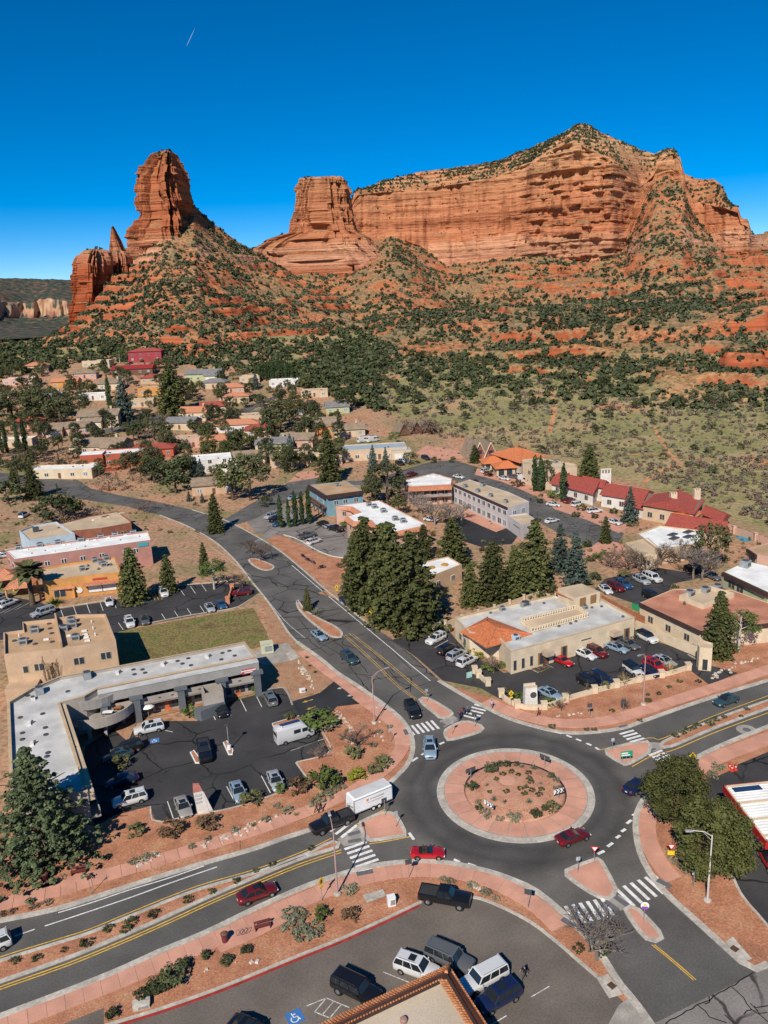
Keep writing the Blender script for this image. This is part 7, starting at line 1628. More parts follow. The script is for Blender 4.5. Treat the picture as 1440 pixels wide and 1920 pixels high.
# white kerbed planters in the office lot, red cones, lot lights
for k, (pts, lb) in enumerate(((((356,1412),(366,1432),(374,1432),(376,1424),(364,1408)),'white kerbed planter strip left of the black pickup'),(((418,1394),(428,1416),(436,1416),(438,1408),(426,1390)),'white kerbed planter strip with a lamp'),(((510,1358),(512,1364),(530,1360),(566,1350),(575,1362),(578,1350),(566,1342),(530,1352)),'long white kerbed planter beside the camper van'))):
    w_ = W(pts); c = sum(w_, Vector()) / len(w_); t = thing('planter', lb, 'planter', (c.x, c.y, .02)); loc = [Vector((p.x - c.x, p.y - c.y, 0)) for p in w_]
    if area2(loc) < 0: loc = loc[::-1]
    ribbon_pts = loc; a = offset(loc, .18, True); n = len(loc); MB().add([(p.x, p.y, .18) for p in loc] + [(p.x, p.y, .18) for p in a] + [(p.x, p.y, 0) for p in loc],[(i, (i + 1) % n, n + (i + 1) % n, n + i) for i in range(n)] + [(2 * n + i, 2 * n + (i + 1) % n, (i + 1) % n, i) for i in range(n)]).build('kerb', SWHITE, t); MB().add([(p.x, p.y, .12) for p in a],[tuple(range(n))]).build('soil', SOIL, t)
c = G(430,1406); t = thing('lot_lamp','short white lamp post in the planter strip','lamp', (c.x, c.y, .1)); MB().cyl((0,0,0),.3,.7,12).build('base', SWHITE, t); MB().cyl((0,0,.7),.07,3.4,8).build('pole', GALV, t); MB().box((0,0,4.2),(.6,.5,.2)).build('lamp_head', METALD, t)
CONEM = mat('cone_red', (.62,.05,.03),.6,.05)
for px, py, lb in ((1372,1446,'red traffic cone at the tip of the corner bed, beside two more'),(1379,1444,'red traffic cone in the middle of three at the corner bed'),(1368,1442,'red traffic cone leaning at the corner bed'),(1388,1551,'red traffic cone next to the big pine and canopy')):
    c = G(px, py); t = thing('traffic_cone', lb, 'cone', (c.x, c.y, .04)); MB().box((0,0,.03),(.5,.5,.06)).build('base', BLACKP if px > 1380 else CONEM, t); MB().lathe((0,0,.05),[(.2,0),(.05,1.1),(.02,1.12)],12).build('body', CONEM, t); MB().lathe((0,0,.5),[(.142,0),(.105,.22)],12).build('stripe', SWHITE, t)
c = G(1196,1142); t = thing('dumpster','green dumpster in the alley behind the Spanish building','dumpster', c, .4); MB().box((0,0,.75),(2.0,1.4,1.4),0,1.06).build('body', mat('dumpster_green', (.03,.30,.13),.6,.1), t); MB().box((0,.1,1.5),(2.1,1.5,.08)).build('lid', METALD, t)
c = G(880,1272); t = thing('parking_sign','mint green board beside the lot entrance wall','sign', c, .4); MB().box((0,0,.7),(1.1,.08,1.1)).build('panel', mat('mint', (.35,.58,.52)), t); MB().cyl((0,.06,0),.04,1.2,6).build('post', GALV, t)
# pool behind the villa
struct(sheet('pool', [(1378,1007),(1400,1003),(1425,1012),(1395,1016)],.06, mat('pool_water', (.02,.28,.42),.08,.05)))
# terrace furniture on the curved terrace
um = thing('parasol','closed dark parasol on the curved office terrace','parasol', tuple(terr + Vector((1.5,-1.5,0)))); MB().cyl((0,0,0),.04,2.6,6).build('pole', GALV, um); MB().lathe((0,0,1.0),[(.22,0),(.16,.8),(.05,1.7)],8).build('canopy', DGREY, um)
for k, (dx, dy, m_, lb) in enumerate(((2.6,-2.6, SWHITE, 'white terrace table on the curved office terrace'),(3.6,-1.2, mat('terrace_wood', (.32,.13,.05),.7,.15),'wooden terrace table on the curved office terrace'))):
    t = thing('table', lb, 'table', tuple(terr + Vector((dx, dy, 0)))); MB().box((0,0,.72),(1.6,.9,.06)).build('table_top', m_, t); [MB().box((sx * .7, sy * .38,.35),(.06,.06,.7)).build('leg', METALD, t) for sx in (-1,1) for sy in (-1,1)]
pu = G(279,1345); t = thing('parasol','round white parasol at the office corner','parasol', pu); MB().cyl((0,0,0),.04,2.3,6).build('pole', GALV, t); MB().lathe((0,0,2.0),[(1.1,0),(.7,.3),(.02,.5)],10).build('canopy', SWHITE, t)
# ================================================================== PEOPLE
SKIN = mat('skin', (.42,.23,.15),.6,.05); HAIR = mat('hair', (.05,.03,.02),.8,.1)
def person(px, py, ang, shirt, pants, lb, stride=.28, arm=.25):
    """one continuous skinned body; clothing patches are children"""
    J = {'pelvis': (0,0,.95),'waist': (0,0,1.12),'chest': (0,0,1.33),'neck': (0,0,1.5),'head': (.02,0,1.62),'crown': (.01,0,1.74),'face': (.07,0,1.63)}; E = [('pelvis','waist'),('waist','chest'),('chest','neck'),('neck','head'),('head','crown'),('head','face')]; rad = {'pelvis': .155,'waist': .13,'chest': .16,'neck': .06,'head': .095,'crown': .075,'face': .05}
    for s, sg in (('l', 1),('r', -1)):
        f = stride * sg
        for k, p, r_ in (('hip', (0, sg * .10,.9),.10),('knee', (f * .55 + .05, sg * .10,.5),.07),('ankle', (f, sg * .10,.09 + max(0,-f) * .15),.045),('toe', (f + .16, sg * .11,.05),.035),('sho', (0, sg * .2,1.42),.07),('elb', (-f * arm * 2, sg * .27,1.15),.047),('wri', (-f * arm * 3 + .1, sg * .27,.92),.034),('hand', (-f * arm * 3 + .13, sg * .26,.83),.036)): J[s + k] = p; rad[s + k] = r_
        E += [('pelvis', s + 'hip'),(s + 'hip', s + 'knee'),(s + 'knee', s + 'ankle'),(s + 'ankle', s + 'toe'),('chest', s + 'sho'),(s + 'sho', s + 'elb'),(s + 'elb', s + 'wri'),(s + 'wri', s + 'hand')]
    ks = list(J); me = bpy.data.meshes.new('body'); me.from_pydata([J[k] for k in ks],[(ks.index(a), ks.index(b)) for a, b in E],[]); o = bpy.data.objects.new('body', me); col.objects.link(o)
    md = o.modifiers.new('s','SKIN'); 
    for i, k in enumerate(ks): v = me.skin_vertices[0].data[i]; v.radius = (rad[k],) * 2; v.use_root = k == 'pelvis'
    o.modifiers.new('d','SUBSURF').levels = 1
    dg = bpy.context.evaluated_depsgraph_get(); m2 = bpy.data.meshes.new_from_object(o.evaluated_get(dg)); bpy.data.objects.remove(o)
    m2.materials.clear(); [m2.materials.append(x) for x in (SKIN, shirt, pants, HAIR)]
    for p in m2.polygons:
        z = p.center.z; y = abs(p.center.y); p.use_smooth = True
        p.material_index = 3 if (z > 1.66 or (z > 1.56 and p.center.x < -.02)) else 0 if z > 1.5 else (0 if (y > .2 and z < 1.12) else 1) if z > 1.0 else (0 if y > .2 and z < 1.0 else 2)
    c = G(px, py); t = thing('person', lb, 'person', (c.x, c.y, .06), ang); link('body', m2, t); return t
CL = lambda n, c: mat('cloth_' + n, c, .85,.1,4)
person(864,1346,.6, CL('maroon', (.2,.03,.04)), CL('dark', (.03,.03,.04)),'person in maroon shirt crossing with a companion group'); person(870,1342,.5, CL('black', (.02,.02,.025)), CL('blue', (.05,.08,.15)),'person in black top walking in the crossing group'); person(877,1340,.6, CL('slate', (.12,.15,.2)), CL('dark', (.03,.03,.04)),'person in slate shirt leading the crossing group'); person(862,1352,.6, CL('navy', (.02,.03,.08)), CL('dark', (.03,.03,.04)),'person in navy clothes at the rear of the crossing group')
person(922,1330,1.0, CL('lilac', (.4,.36,.45)), CL('grey', (.2,.2,.22)),'person in lilac top stepping onto the corner pavement'); person(1010,1344,3.0, CL('red', (.3,.05,.05)), CL('dark', (.03,.03,.04)),'person in dark red top walking below the pillar sign'); person(594,1526,2.7, CL('rust', (.35,.08,.03)), CL('black', (.02,.02,.025)),'person in rust top on the pavement behind the pickup'); person(602,1523,2.7, CL('black', (.02,.02,.025)), CL('dark', (.03,.03,.04)),'person in black beside the one in rust top'); person(983,1838,3.5, CL('black', (.02,.02,.025)), CL('charcoal', (.05,.05,.06)),'person in dark clothes striding across the shop lot', .34)
# ================================================================== TREES AND SHRUBS
rg = np.random.default_rng(5)
F = {'pine': foliage_mat('pine_needles', (.075,.083,.026),.4,.6,(.115,.118,.042)),'cedar': foliage_mat('cedar_needles', (.07,.092,.042),.4,.8,(.15,.165,.085)),'round': foliage_mat('round_pine_needles', (.085,.092,.026),.4,.8,(.13,.132,.044)),
     'dark': foliage_mat('dark_leaves', (.055,.068,.028),.4,.5,(.09,.10,.042)),'blue': foliage_mat('blue_needles', (.075,.105,.085),.35,.6,(.12,.15,.12)),'cyp': foliage_mat('cypress_leaves', (.045,.07,.025),.35,1.0),'oliv2': foliage_mat('olive_dark_leaves', (.078,.085,.035),.4,.5,(.12,.12,.055)),'green': foliage_mat('fresh_leaves', (.09,.125,.03),.4,1.0,(.13,.16,.05)),
     'olive': foliage_mat('olive_leaves', (.12,.12,.05),.4,.8,(.14,.13,.06)),'sage': foliage_mat('sage_leaves', (.17,.175,.115),.35,1.5,(.19,.18,.12)),'rust': foliage_mat('rusty_leaves', (.105,.065,.034),.4,1.0,(.15,.10,.05)),'lime': foliage_mat('lime_leaves', (.17,.18,.02),.3,1.0,(.26,.24,.03)),'straw': foliage_mat('straw_leaves', (.34,.26,.13),.3,1.5),'twig': foliage_mat('twigs', (.16,.115,.085),.35,.8),'greytwig': foliage_mat('grey_twigs', (.20,.165,.14),.35,.8)}
BARK = mat('bark', (.11,.075,.05),.95,.25,2.0, obj=True); PALEB = mat('pale_bark', (.46,.42,.36),.9,.2,2.0, obj=True)
def puffs(C, rad, k, qs, flat=.75, up=.45):
    """k quads around each centre"""
    C = np.asarray(C); n = len(C); d = rg.normal(0,1,(n, k, 3)); d /= np.linalg.norm(d, axis=2, keepdims=True); rr_ = rg.random((n, k, 1)) ** .35
    rad = np.asarray(rad).reshape(-1,1,1) * np.ones((n, 1,1)); P = C[:, None] + d * rr_ * rad * np.array([1,1, flat]); S = (qs * rg.uniform(.6,1.3,(n, k)) * (rad[..., 0] / rad.mean()) ** .5).ravel()
    return leaf_quads(P.reshape(-1,3), S, (d + np.array([0,0, up])).reshape(-1,3), rg, .7,.45)
def crown_pine(h, R0, levels, br, pk, qs, z0=.1, power=.85, droop=.12, pr=.42, jag=.35):
    C, rad = [],[]
    for i in range(levels):
        t = i / (levels - 1); z = h * (z0 + (1 - z0) * t); rl = R0 * (max(0.02,1 - t) ** power) * (1 + rg.normal(0,.08)); nb = max(3, int(br * (1 - .5 * t)))
        for b in range(nb):
            a = 2 * math.pi * (b + rg.random()) / nb; L = rl * rg.uniform(1 - jag, 1.06)
            for s in np.arange(.3,1.01,.24 if rl > 1.5 else .4):
                C.append((math.cos(a) * L * s, math.sin(a) * L * s, z - droop * L * s * s + rg.normal(0,.1))); rad.append(pr * (1.15 - .5 * s) * (1 - .35 * t))
    return puffs(C, rad, pk, qs, .55,.6)
def crown_lumps(rx, rz, zc, n, lr, pk, qs, up=.35, bottom=-.55):
    d = rg.normal(0,1,(n * 2,3)); d /= np.linalg.norm(d, axis=1, keepdims=True); d = d[d[:, 2] > bottom][:n]; s = rg.uniform(.45,1.0,(len(d),1)) ** .5
    C = d * s * np.array([rx, rx, rz]) + np.array([0,0, zc]); return puffs(C, lr * rg.uniform(.7,1.25, len(d)), pk, qs, .8, up)
def limbs(h, r, z0, nb, spread, m, rise=.5, taper=.25):
    mb = MB(); mb.tube([(0,0,-.3),(.03 * h * .3,0, h * .35),(0,.02 * h, h * .7),(0,0, h * .97)],[r * 1.25, r, r * .65, r * taper],8)
    for i in range(nb):
        a = i * 2.4; z = h * (z0 + (.9 - z0) * i / nb); L = spread * (1 - .6 * i / nb); mb.tube([(0,0, z),(math.cos(a) * L * .5, math.sin(a) * L * .5, z + rise * L * .4),(math.cos(a) * L, math.sin(a) * L, z + rise * L)],[r * .4, r * .25, r * .08],5)
    return mb.mesh('trunk', m)
def bare(h, spread, m, seed, depth=4, r0=.16, fine=1.0):
    rr_ = random.Random(seed); mb = MB()
    def grow(p, d, L, r, k):
        q = p + d * L; mid = p + d * L * .5 + Vector((rr_.uniform(-1,1), rr_.uniform(-1,1),0)) * L * .06; mb.tube([p, mid, q],[r, r * .8, r * .62],5 if k > 2 else 3, False)
        if k == 0: return
        for _ in range(rr_.choice((3,3,4)) if k < depth else 5):
            nd = (d * .65 + Vector((rr_.gauss(0,.55), rr_.gauss(0,.55), rr_.uniform(.0,.5)))).normalized(); grow(p + d * L * rr_.uniform(.55,1.0), nd, L * rr_.uniform(.6,.8), r * .6, k - 1)
    grow(Vector((0,0,-.2)), Vector((0,0,1)), h * .3, r0, depth); return mb.mesh('branches', m)
def nm(name, VQ, m): return np_mesh(name, VQ[0], VQ[1], m)
PROTO = {}
def proto(k, h, parts): PROTO.setdefault(k, []).append((h, parts))
for s in range(3):
    proto('pine', 12,[('trunk', limbs(12,.28,.15,10,3.2, BARK)),('crown', nm('crown', crown_pine(12,4.4 - .3 * s, 21,11,18,.17,.04,.44,.1,.65,.32), F['pine']))])
    proto('farpine', 11,[('trunk', limbs(11,.25,.2,5,2.5, BARK)),('crown', nm('crown', crown_lumps(3.1 + .4 * s, 4.6,6.0,50,.95,40,.2),(F['dark'], F['pine'], F['oliv2'])[s]))])
    proto('juniper', 3.4,[('trunk', limbs(2.2,.14,.1,4,1.1, BARK)),('crown', nm('crown', crown_lumps(1.6,1.35,1.75,16,.62,30,.14),(F['dark'], F['oliv2'], F['dark'])[s]))])
    proto('shrub', 1.0,[('stem', limbs(.7,.04,.1,5,.5, BARK)),('foliage', nm('foliage', crown_lumps(.52,.42,.5,16,.22,26,.06), F['dark']))])
    proto('clump', 1.0,[('stem', limbs(.5,.03,.1,5,.6, BARK)),('foliage', nm('foliage', crown_lumps(.62,.3,.35,12,.24,20,.07), F['sage']))])
    proto('bare', 6,[('branches', bare(6,3, F['twig'],40 + s, 5,.14))])
    proto('greybare', 7,[('branches', bare(7,3, F['greytwig'],60 + s, 5,.15))])
proto('cedar', 13,[('trunk', limbs(13,.32,.06,16,5.0, BARK, .1)),('crown', nm('crown', crown_pine(13,7.6,28,12,22,.13,.03,.72,.2,.5,.45), F['cedar']))])
for s in range(2): proto('roundpine', 9,[('trunk', limbs(9,.3,.15,8,3.0, BARK)),('crown', nm('crown', crown_lumps(3.8,4.1,4.8,130,1.0,125,.105,.3,-.8), F['round']))])
proto('blue', 9,[('trunk', limbs(9,.22,.1,8,2.2, BARK)),('crown', nm('crown', crown_pine(9,3.3,20,9,11,.16,.04,.7,.05), F['blue']))])
proto('cypress', 10,[('trunk', limbs(9,.12,.1,0,1, BARK)),('crown', nm('crown', puffs([(rg.normal(0,.22), rg.normal(0,.22), z) for z in np.linspace(.4,9.8,90)],[.62 * min(1,(10.2 - z) / 3.2,.55 + z / 3) for z in np.linspace(.4,9.8,90)],26,.15,1.0,.2), F['cyp']))])
proto('broadleaf', 7,[('trunk', limbs(6.5,.16,.25,9,2.4, PALEB, .8)),('crown', nm('crown', crown_lumps(2.6,2.3,4.5,34,.75,40,.12), F['green']))])
proto('olive', 6,[('trunk', limbs(5,.16,.2,7,2.0, BARK, .7)),('crown', nm('crown', crown_lumps(2.5,2.0,3.6,34,.75,40,.13), F['olive']))])
proto('haze', 4,[('trunk', limbs(3,.1,.1,8,1.8, BARK, .6)),('crown', nm('crown', crown_lumps(2.2,1.4,2.2,30,.7,18,.09), F['twig']))])
def recol(src, dst, m, part):
    for h, parts in PROTO[src]:
        q = []
        for n, me in parts:
            if n == part: me = me.copy(); me.materials.clear(); me.materials.append(m)
            q.append((n, me))
        proto(dst, h, q)
for d_, f_ in (('greenshrub','green'),('rustshrub','rust'),('limeshrub','lime'),('oliveshrub','olive')): recol('shrub', d_, F[f_], 'foliage')
recol('clump','greenclump', F['dark'], 'foliage'); recol('clump','brownclump', F['twig'], 'foliage')
# palm, pampas, yucca
mb = MB(); mb.tube([(0,0,-.2),(.05,0,2),(0,0,4.6)],[.3,.24,.26],10); trunk = mb.mesh('trunk', BARK); V = []; Q = []
for i in range(70):
    a = i * 2.4; el = rg.uniform(-.7,1.1); L = rg.uniform(1.4,2.0); pts = [(math.cos(a) * L * s * math.cos(el), math.sin(a) * L * s * math.cos(el),4.6 + L * s * math.sin(el) - .5 * s * s) for s in (0,.35,.7,1)]; w = [.05,.32,.4,.05]; sd = (-math.sin(a), math.cos(a)); o = len(V)
    for p, ww in zip(pts, w): V += [(p[0] + sd[0] * ww, p[1] + sd[1] * ww, p[2]),(p[0] - sd[0] * ww, p[1] - sd[1] * ww, p[2])]
    Q += [(o + 2 * j, o + 2 * j + 1, o + 2 * j + 3, o + 2 * j + 2) for j in range(3)]
proto('palm', 6,[('trunk', trunk),('fronds', np_mesh('fronds', np.array(V), np.array(Q), F['olive']))])
def blades(n, L, w, e0, e1, m):
    V = []; Q = []
    for i in range(n):
        a = i * 2.4; el = rg.uniform(e0, e1); l_ = L * rg.uniform(.7,1.1); sd = (-math.sin(a), math.cos(a)); o = len(V)
        for s, ww in ((0, w),(.5, w * .9),(1, w * .1)): x = l_ * s * math.cos(el); z = l_ * s * math.sin(el) - .25 * s * s * math.cos(el); V += [(math.cos(a) * x + sd[0] * ww, math.sin(a) * x + sd[1] * ww, z + .05),(math.cos(a) * x - sd[0] * ww, math.sin(a) * x - sd[1] * ww, z + .05)]
        Q += [(o, o + 1, o + 3, o + 2),(o + 2, o + 3, o + 5, o + 4)]
    return np_mesh('blades', np.array(V), np.array(Q), m)
proto('yucca', 1,[('leaves', blades(46,.9,.05,.15,1.35, F['sage']))]); proto('greenyucca', 1,[('leaves', blades(46,.9,.05,.15,1.35, F['green']))]); proto('pampas', 1,[('leaves', blades(120,1.0,.025,.6,1.45, F['straw']))])
KNAME = {'pine': 'pine_tree','farpine': 'evergreen_tree','juniper': 'juniper','shrub': 'shrub','clump': 'low_shrub','bare': 'bare_tree','greybare': 'bare_tree','cedar': 'cedar_tree','roundpine': 'pine_tree','blue': 'blue_spruce','cypress': 'cypress','broadleaf': 'broadleaf_tree','olive': 'broadleaf_tree','haze': 'leafless_bush','palm': 'palm_tree','yucca': 'yucca','greenyucca': 'yucca','pampas': 'grass_clump','greenshrub': 'shrub','rustshrub': 'shrub','limeshrub': 'shrub','oliveshrub': 'shrub','greenclump': 'low_shrub','brownclump': 'low_shrub'}
def plant(kind, px, py, label, top=None, h=None, w=1.0, group=None, z=0.0, pos=None, rz=None):
    c = pos if pos is not None else G(px, py)
    if top is not None:
        h = 1.0
        while h < 30 and pix((c.x, c.y, c.z + h))[1] > top: h += .2
    ph, parts = rnd.choice(PROTO[kind]); s = h / ph
    t = thing(KNAME[kind], label, 'tree' if ph > 2.5 else 'plant', (c.x, c.y, c.z + z), rnd.uniform(0,6.28) if rz is None else rz, group); t.scale = (s * w, s * w, s)
    for n, me in parts: link(n, me, t)
    return t
# --- big trees one by one
plant('cedar', 82,1612,'huge feathery cedar beside the grey office wing', 1408, w=1.25)
plant('roundpine', 1266,1548,'broad olive pine beside the circle, upper of the touching pair', 1421, w=.92); plant('roundpine', 1335,1645,'broad olive pine behind the pale lamp, lower of the touching pair', 1505, w=.98)
for x, y, tp, w, lb in ((690,1140,975,1.05,'tallest dark pine at the road end of the central grove'),(735,1168,985,1.05,'dark pine in the middle of the central grove'),(775,1182,1005,1.15,'wide dark pine at the parking end of the central grove'),(720,1125,985,1.1,'dark pine at the back of the central grove'),(672,1122,1000,1.0,'slimmer dark pine at the verge of the central grove'),
    (850,1060,973,1.3,'wide spreading pine behind the small white roof'),(795,1050,985,1.0,'pine in front of the pink motel fascia'),(925,1128,1018,1.15,'pine behind the sand wall, beside the small tan building'),(1003,1114,978,1.05,'tall pine behind the sand wall next to the spruces'),(882,1135,1060,1.0,'shorter pine filling the gap behind the sand wall'),(965,1122,1030,1.1,'pine between the two taller ones behind the sand wall'),(1345,1232,1112,.9,'dark pine beside the pale leaved tree at the gate'),
    (253,1128,1030,1.1,'wide pine in front of the ochre shop'),(318,1112,1042,.9,'smaller pine at the shop end of the long lot'),(385,1078,1020,.7,'slim pine behind the round green bush tree'),(405,998,928,.95,'lone pine in the bend of the main road'),(577,1145,1104,.8,'small pine in the planted road median'),(618,905,808,.95,'tall dark pine behind the blue lodge'),(1104,897,836,1.2,'umbrella shaped pine at the edge of the plain'),(1135,1018,970,1.0,'cone shaped dark conifer in the side street bed')): plant('pine', x, y, lb, tp, w=w)
for x, y, tp, lb in ((1078,1100,1000,'plump blue spruce beside the rear lot'),(1050,1072,985,'blue spruce behind the plumper one'),(1180,980,915,'grey green spruce before the red tiled restaurant'),(700,880,836,'blue spruce before the blue grey roof'),(724,883,842,'second blue spruce before the blue grey roof'),(235,790,710,'broad blue cedar beside the two storey cream house'),(378,900,862,'silvery spruce beside the white cubic house')): plant('blue', x, y, lb, tp)
for x, y, tp, lb in ((437,938,856,'big round dark pine, road side one of the pair'),(470,938,848,'big round dark pine, taller of the pair'),(727,950,866,'spreading evergreen between lodge and motel'),(748,965,925,'low evergreen behind the pink motel'),(698,940,890,'rounded evergreen behind the lodge roof'),(402,1105,1046,'round fresh green bush tree at the long lot')):
    plant('farpine' if x != 402 else 'broadleaf', x, y, lb, tp, w=1.15)
for x, y, tp in ((527,990,925),(542,989,934),(555,987,918),(568,984,920),(580,982,912)): plant('cypress', x, y, 'slim dark cypress in the row of five above the motel lot', tp, w=.9, group='cypress row of five')
for x, y, tp, lb in ((1003,922,851,'slim cypress beside the sand stucco block, first of the pair'),(1014,922,851,'slim cypress beside the sand stucco block, second of the pair'),(1055,942,865,'lone slim cypress at the red tiled restaurant')): plant('cypress', x, y, lb, tp)
plant('farpine', 1026,918,'fuller conifer behind the cypress pair', 860, w=.6)
for i in range(16): plant('cypress', 487 + i * 4.2,714 - (i % 3),'slim cypress in the long screen row below the hill', 672 + (i % 4) * 2, w=.75, group='long cypress screen row')
for x, y, tp in ((4,850,780),(14,850,785),(36,850,782),(50,846,776),(207,772,700),(212,782,742),(78,930,905),(108,925,905)): plant('cypress', x, y, 'slim cypress standing among the far left houses', tp, w=.8, group='cypresses among the far houses')
plant('broadleaf', 1385,1222,'pale green tree with white trunk beside the gate tower', 1138); plant('olive', 1330,1068,'olive tree with tall pale trunk behind the villa', 975, w=.85); plant('palm', 62,1134,'palm with thick trunk before the ochre shop', 1048, w=1.2); plant('broadleaf', 225,680,'pale green willow like tree on the hillside', 655, w=1.4)
plant('greybare', 1118,1800,'leafless spreading tree at the kerb by the south crosswalk', 1682, w=1.45); plant('bare', 668,1402,'leafless brown shrub tree above the circle', 1346, w=1.5); plant('bare', 1052,1334,'leafless sapling before the garden wall', 1300); plant('bare', 1168,1335,'leafless sapling beside the black sign', 1300); plant('bare', 925,1262,'leafless bush at the corner of the Spanish building', 1215, w=1.2); plant('bare', 598,1425,'leafless bush at the corner of the office lot', 1385, w=1.2)
for x, y, tp, k in ((790,965,915,0),(815,985,920,0),(845,990,925,0),(865,975,930,0),(775,950,905,0),(1180,1075,1010,1),(1210,1080,1020,1),(1240,1060,1005,1),(1275,1055,1000,1),(1300,1085,1005,0),(1318,1088,1010,0),(1150,1068,1020,1),(455,1100,1062,1),(490,1052,1005,1),(472,1040,1000,1)): plant('bare' if k else 'greybare', x, y, 'leafless brown tree among the parking courts' if k else 'leafless grey tree among the motels', tp, w=1.5, group='leafless brown trees' if k else 'leafless grey trees')
for x, y, tp, w in ((790,815,782,1.6),(765,805,785,1.4),(812,812,788,1.4),(205,920,892,1.8),(265,905,880,1.5),(255,875,850,1.6),(300,790,772,2.0),(290,825,795,2.0),(40,870,845,2.0),(110,870,840,2.0),(60,890,872,2.0),(160,975,950,2.0),(270,960,940,2.0),(100,985,955,2.0),(455,782,765,2)): plant('haze', x, y, 'hazy leafless thicket among the houses', tp, w=w, group='leafless thickets')
for x, y, tp, k in ((290,905,860,'juniper'),(315,908,862,'juniper'),(340,905,855,'juniper'),(330,925,880,'juniper'),(355,940,922,'blue'),(380,942,925,'blue'),(500,950,930,'juniper'),(30,925,880,'pine'),(65,935,875,'pine'),(15,945,900,'juniper'),(120,985,925,'juniper'),(90,975,930,'juniper'),(140,965,930,'juniper'),(450,850,805,'farpine'),(525,810,748,'farpine'),(585,800,752,'farpine'),(555,775,740,'farpine'),(650,770,725,'farpine'),(325,778,682,'pine'),(345,750,705,'farpine'),(85,790,725,'farpine'),(115,800,745,'farpine'),(60,765,720,'farpine'),(150,780,740,'farpine'),(300,725,700,'farpine'),(480,730,700,'blue'),(415,745,720,'farpine'),(530,880,842,'olive'),(545,850,815,'blue'),(575,852,830,'farpine'),(630,800,770,'farpine'),(740,835,808,'broadleaf'),(660,850,832,'juniper'),(890,868,835,'pine'),(770,872,845,'olive'),(25,790,730,'farpine'),(0,800,745,'farpine'),(45,735,705,'farpine'),(445,860,832,'farpine'),(485,900,880,'juniper'),(460,765,745,'farpine')):
    lbs = {'juniper': 'bushy dark juniper between road and houses','blue': 'blue grey conifer among the houses','pine': 'tall pine among the far left houses','farpine': 'rounded dark evergreen among the houses','olive': 'olive green tree by the side street','broadleaf': 'fresh green tree before the brown cabins'}
    plant(k, x, y, lbs[k], tp, w=1.5 if k == 'farpine' else 1.2, group='evergreens among the houses' if k == 'farpine' else 'mixed trees of the house quarter ' + k)
# --- filler trees and bushes between the houses (kept off roads and roofs)
FOOT = []
for o in bpy.data.objects:
    if o.get('category') in ('building','house','cabin','pavilion','car','van','pickup'): FOOT.append((o.location.x, o.location.y, 7.5 if o.get('category') in ('building','house') else 3))
RDC = [G(*p) for p in [(a[0] * .5 + b[0] * .5, a[1] * .5 + b[1] * .5) for a, b in zip(RD_W[1:], RD_E[2:])] + [(800,890),(850,885),(900,905),(950,930),(1000,960),(1060,985),(1120,1000),(700,905),(640,905),(560,920),(500,950),(620,1010),(590,1000),(650,1020),(560,990),(900,1000),(930,1000),(870,985),(520,748),(470,770),(260,790),(230,805),(1100,950),(1150,1000)]]
def clear(p, k=1.0): return all((p.x - x) ** 2 + (p.y - y) ** 2 > (r * k) ** 2 for x, y, r in FOOT) and all((p - q).length > 8 for q in RDC)
FILL = [('farpine','rounded dark evergreen among the houses', 5.5,10.5),('juniper','juniper bush in the yards of the far houses', 2.8,5.2),('olive','olive green yard tree among far houses', 4,6),('haze','leafless yard bush among far houses', 2,4)]
n_ = 0; tries = 0
while n_ < 330 and tries < 6000:
    tries += 1; x = rnd.uniform(-30,640); lo = np.interp(x, [-30,250,500,640],[690,682,705,745]); y = rnd.uniform(lo, np.interp(x, [-30,200,420,640],[905,900,900,880]))
    p = G(x, y)
    if not clear(p, .85): continue
    k, lb, h0, h1 = FILL[0 if rnd.random() < .5 else 1 if rnd.random() < .6 else 2 if rnd.random() < .5 else 3]
    plant(k, 0,0, lb, h=rnd.uniform(h0, h1), w=1.1, group='evergreens among the houses' if k == 'farpine' else 'yard plants ' + k, pos=p); n_ += 1
n_ = 0
while n_ < 90:
    x, y = rnd.uniform(620,1330), rnd.uniform(830,1110); p = G(x, y)
    if not clear(p, 1.3) or y < np.interp(x, [620,880,1240,1440],[820,850,945,1010]) + 10: continue
    plant(rnd.choice(('shrub','greenshrub','rustshrub','oliveshrub')),0,0,'low garden bush among the motels and courts', h=rnd.uniform(1.0,2.0), w=1.3, group='garden bushes of the motels', pos=p); n_ += 1
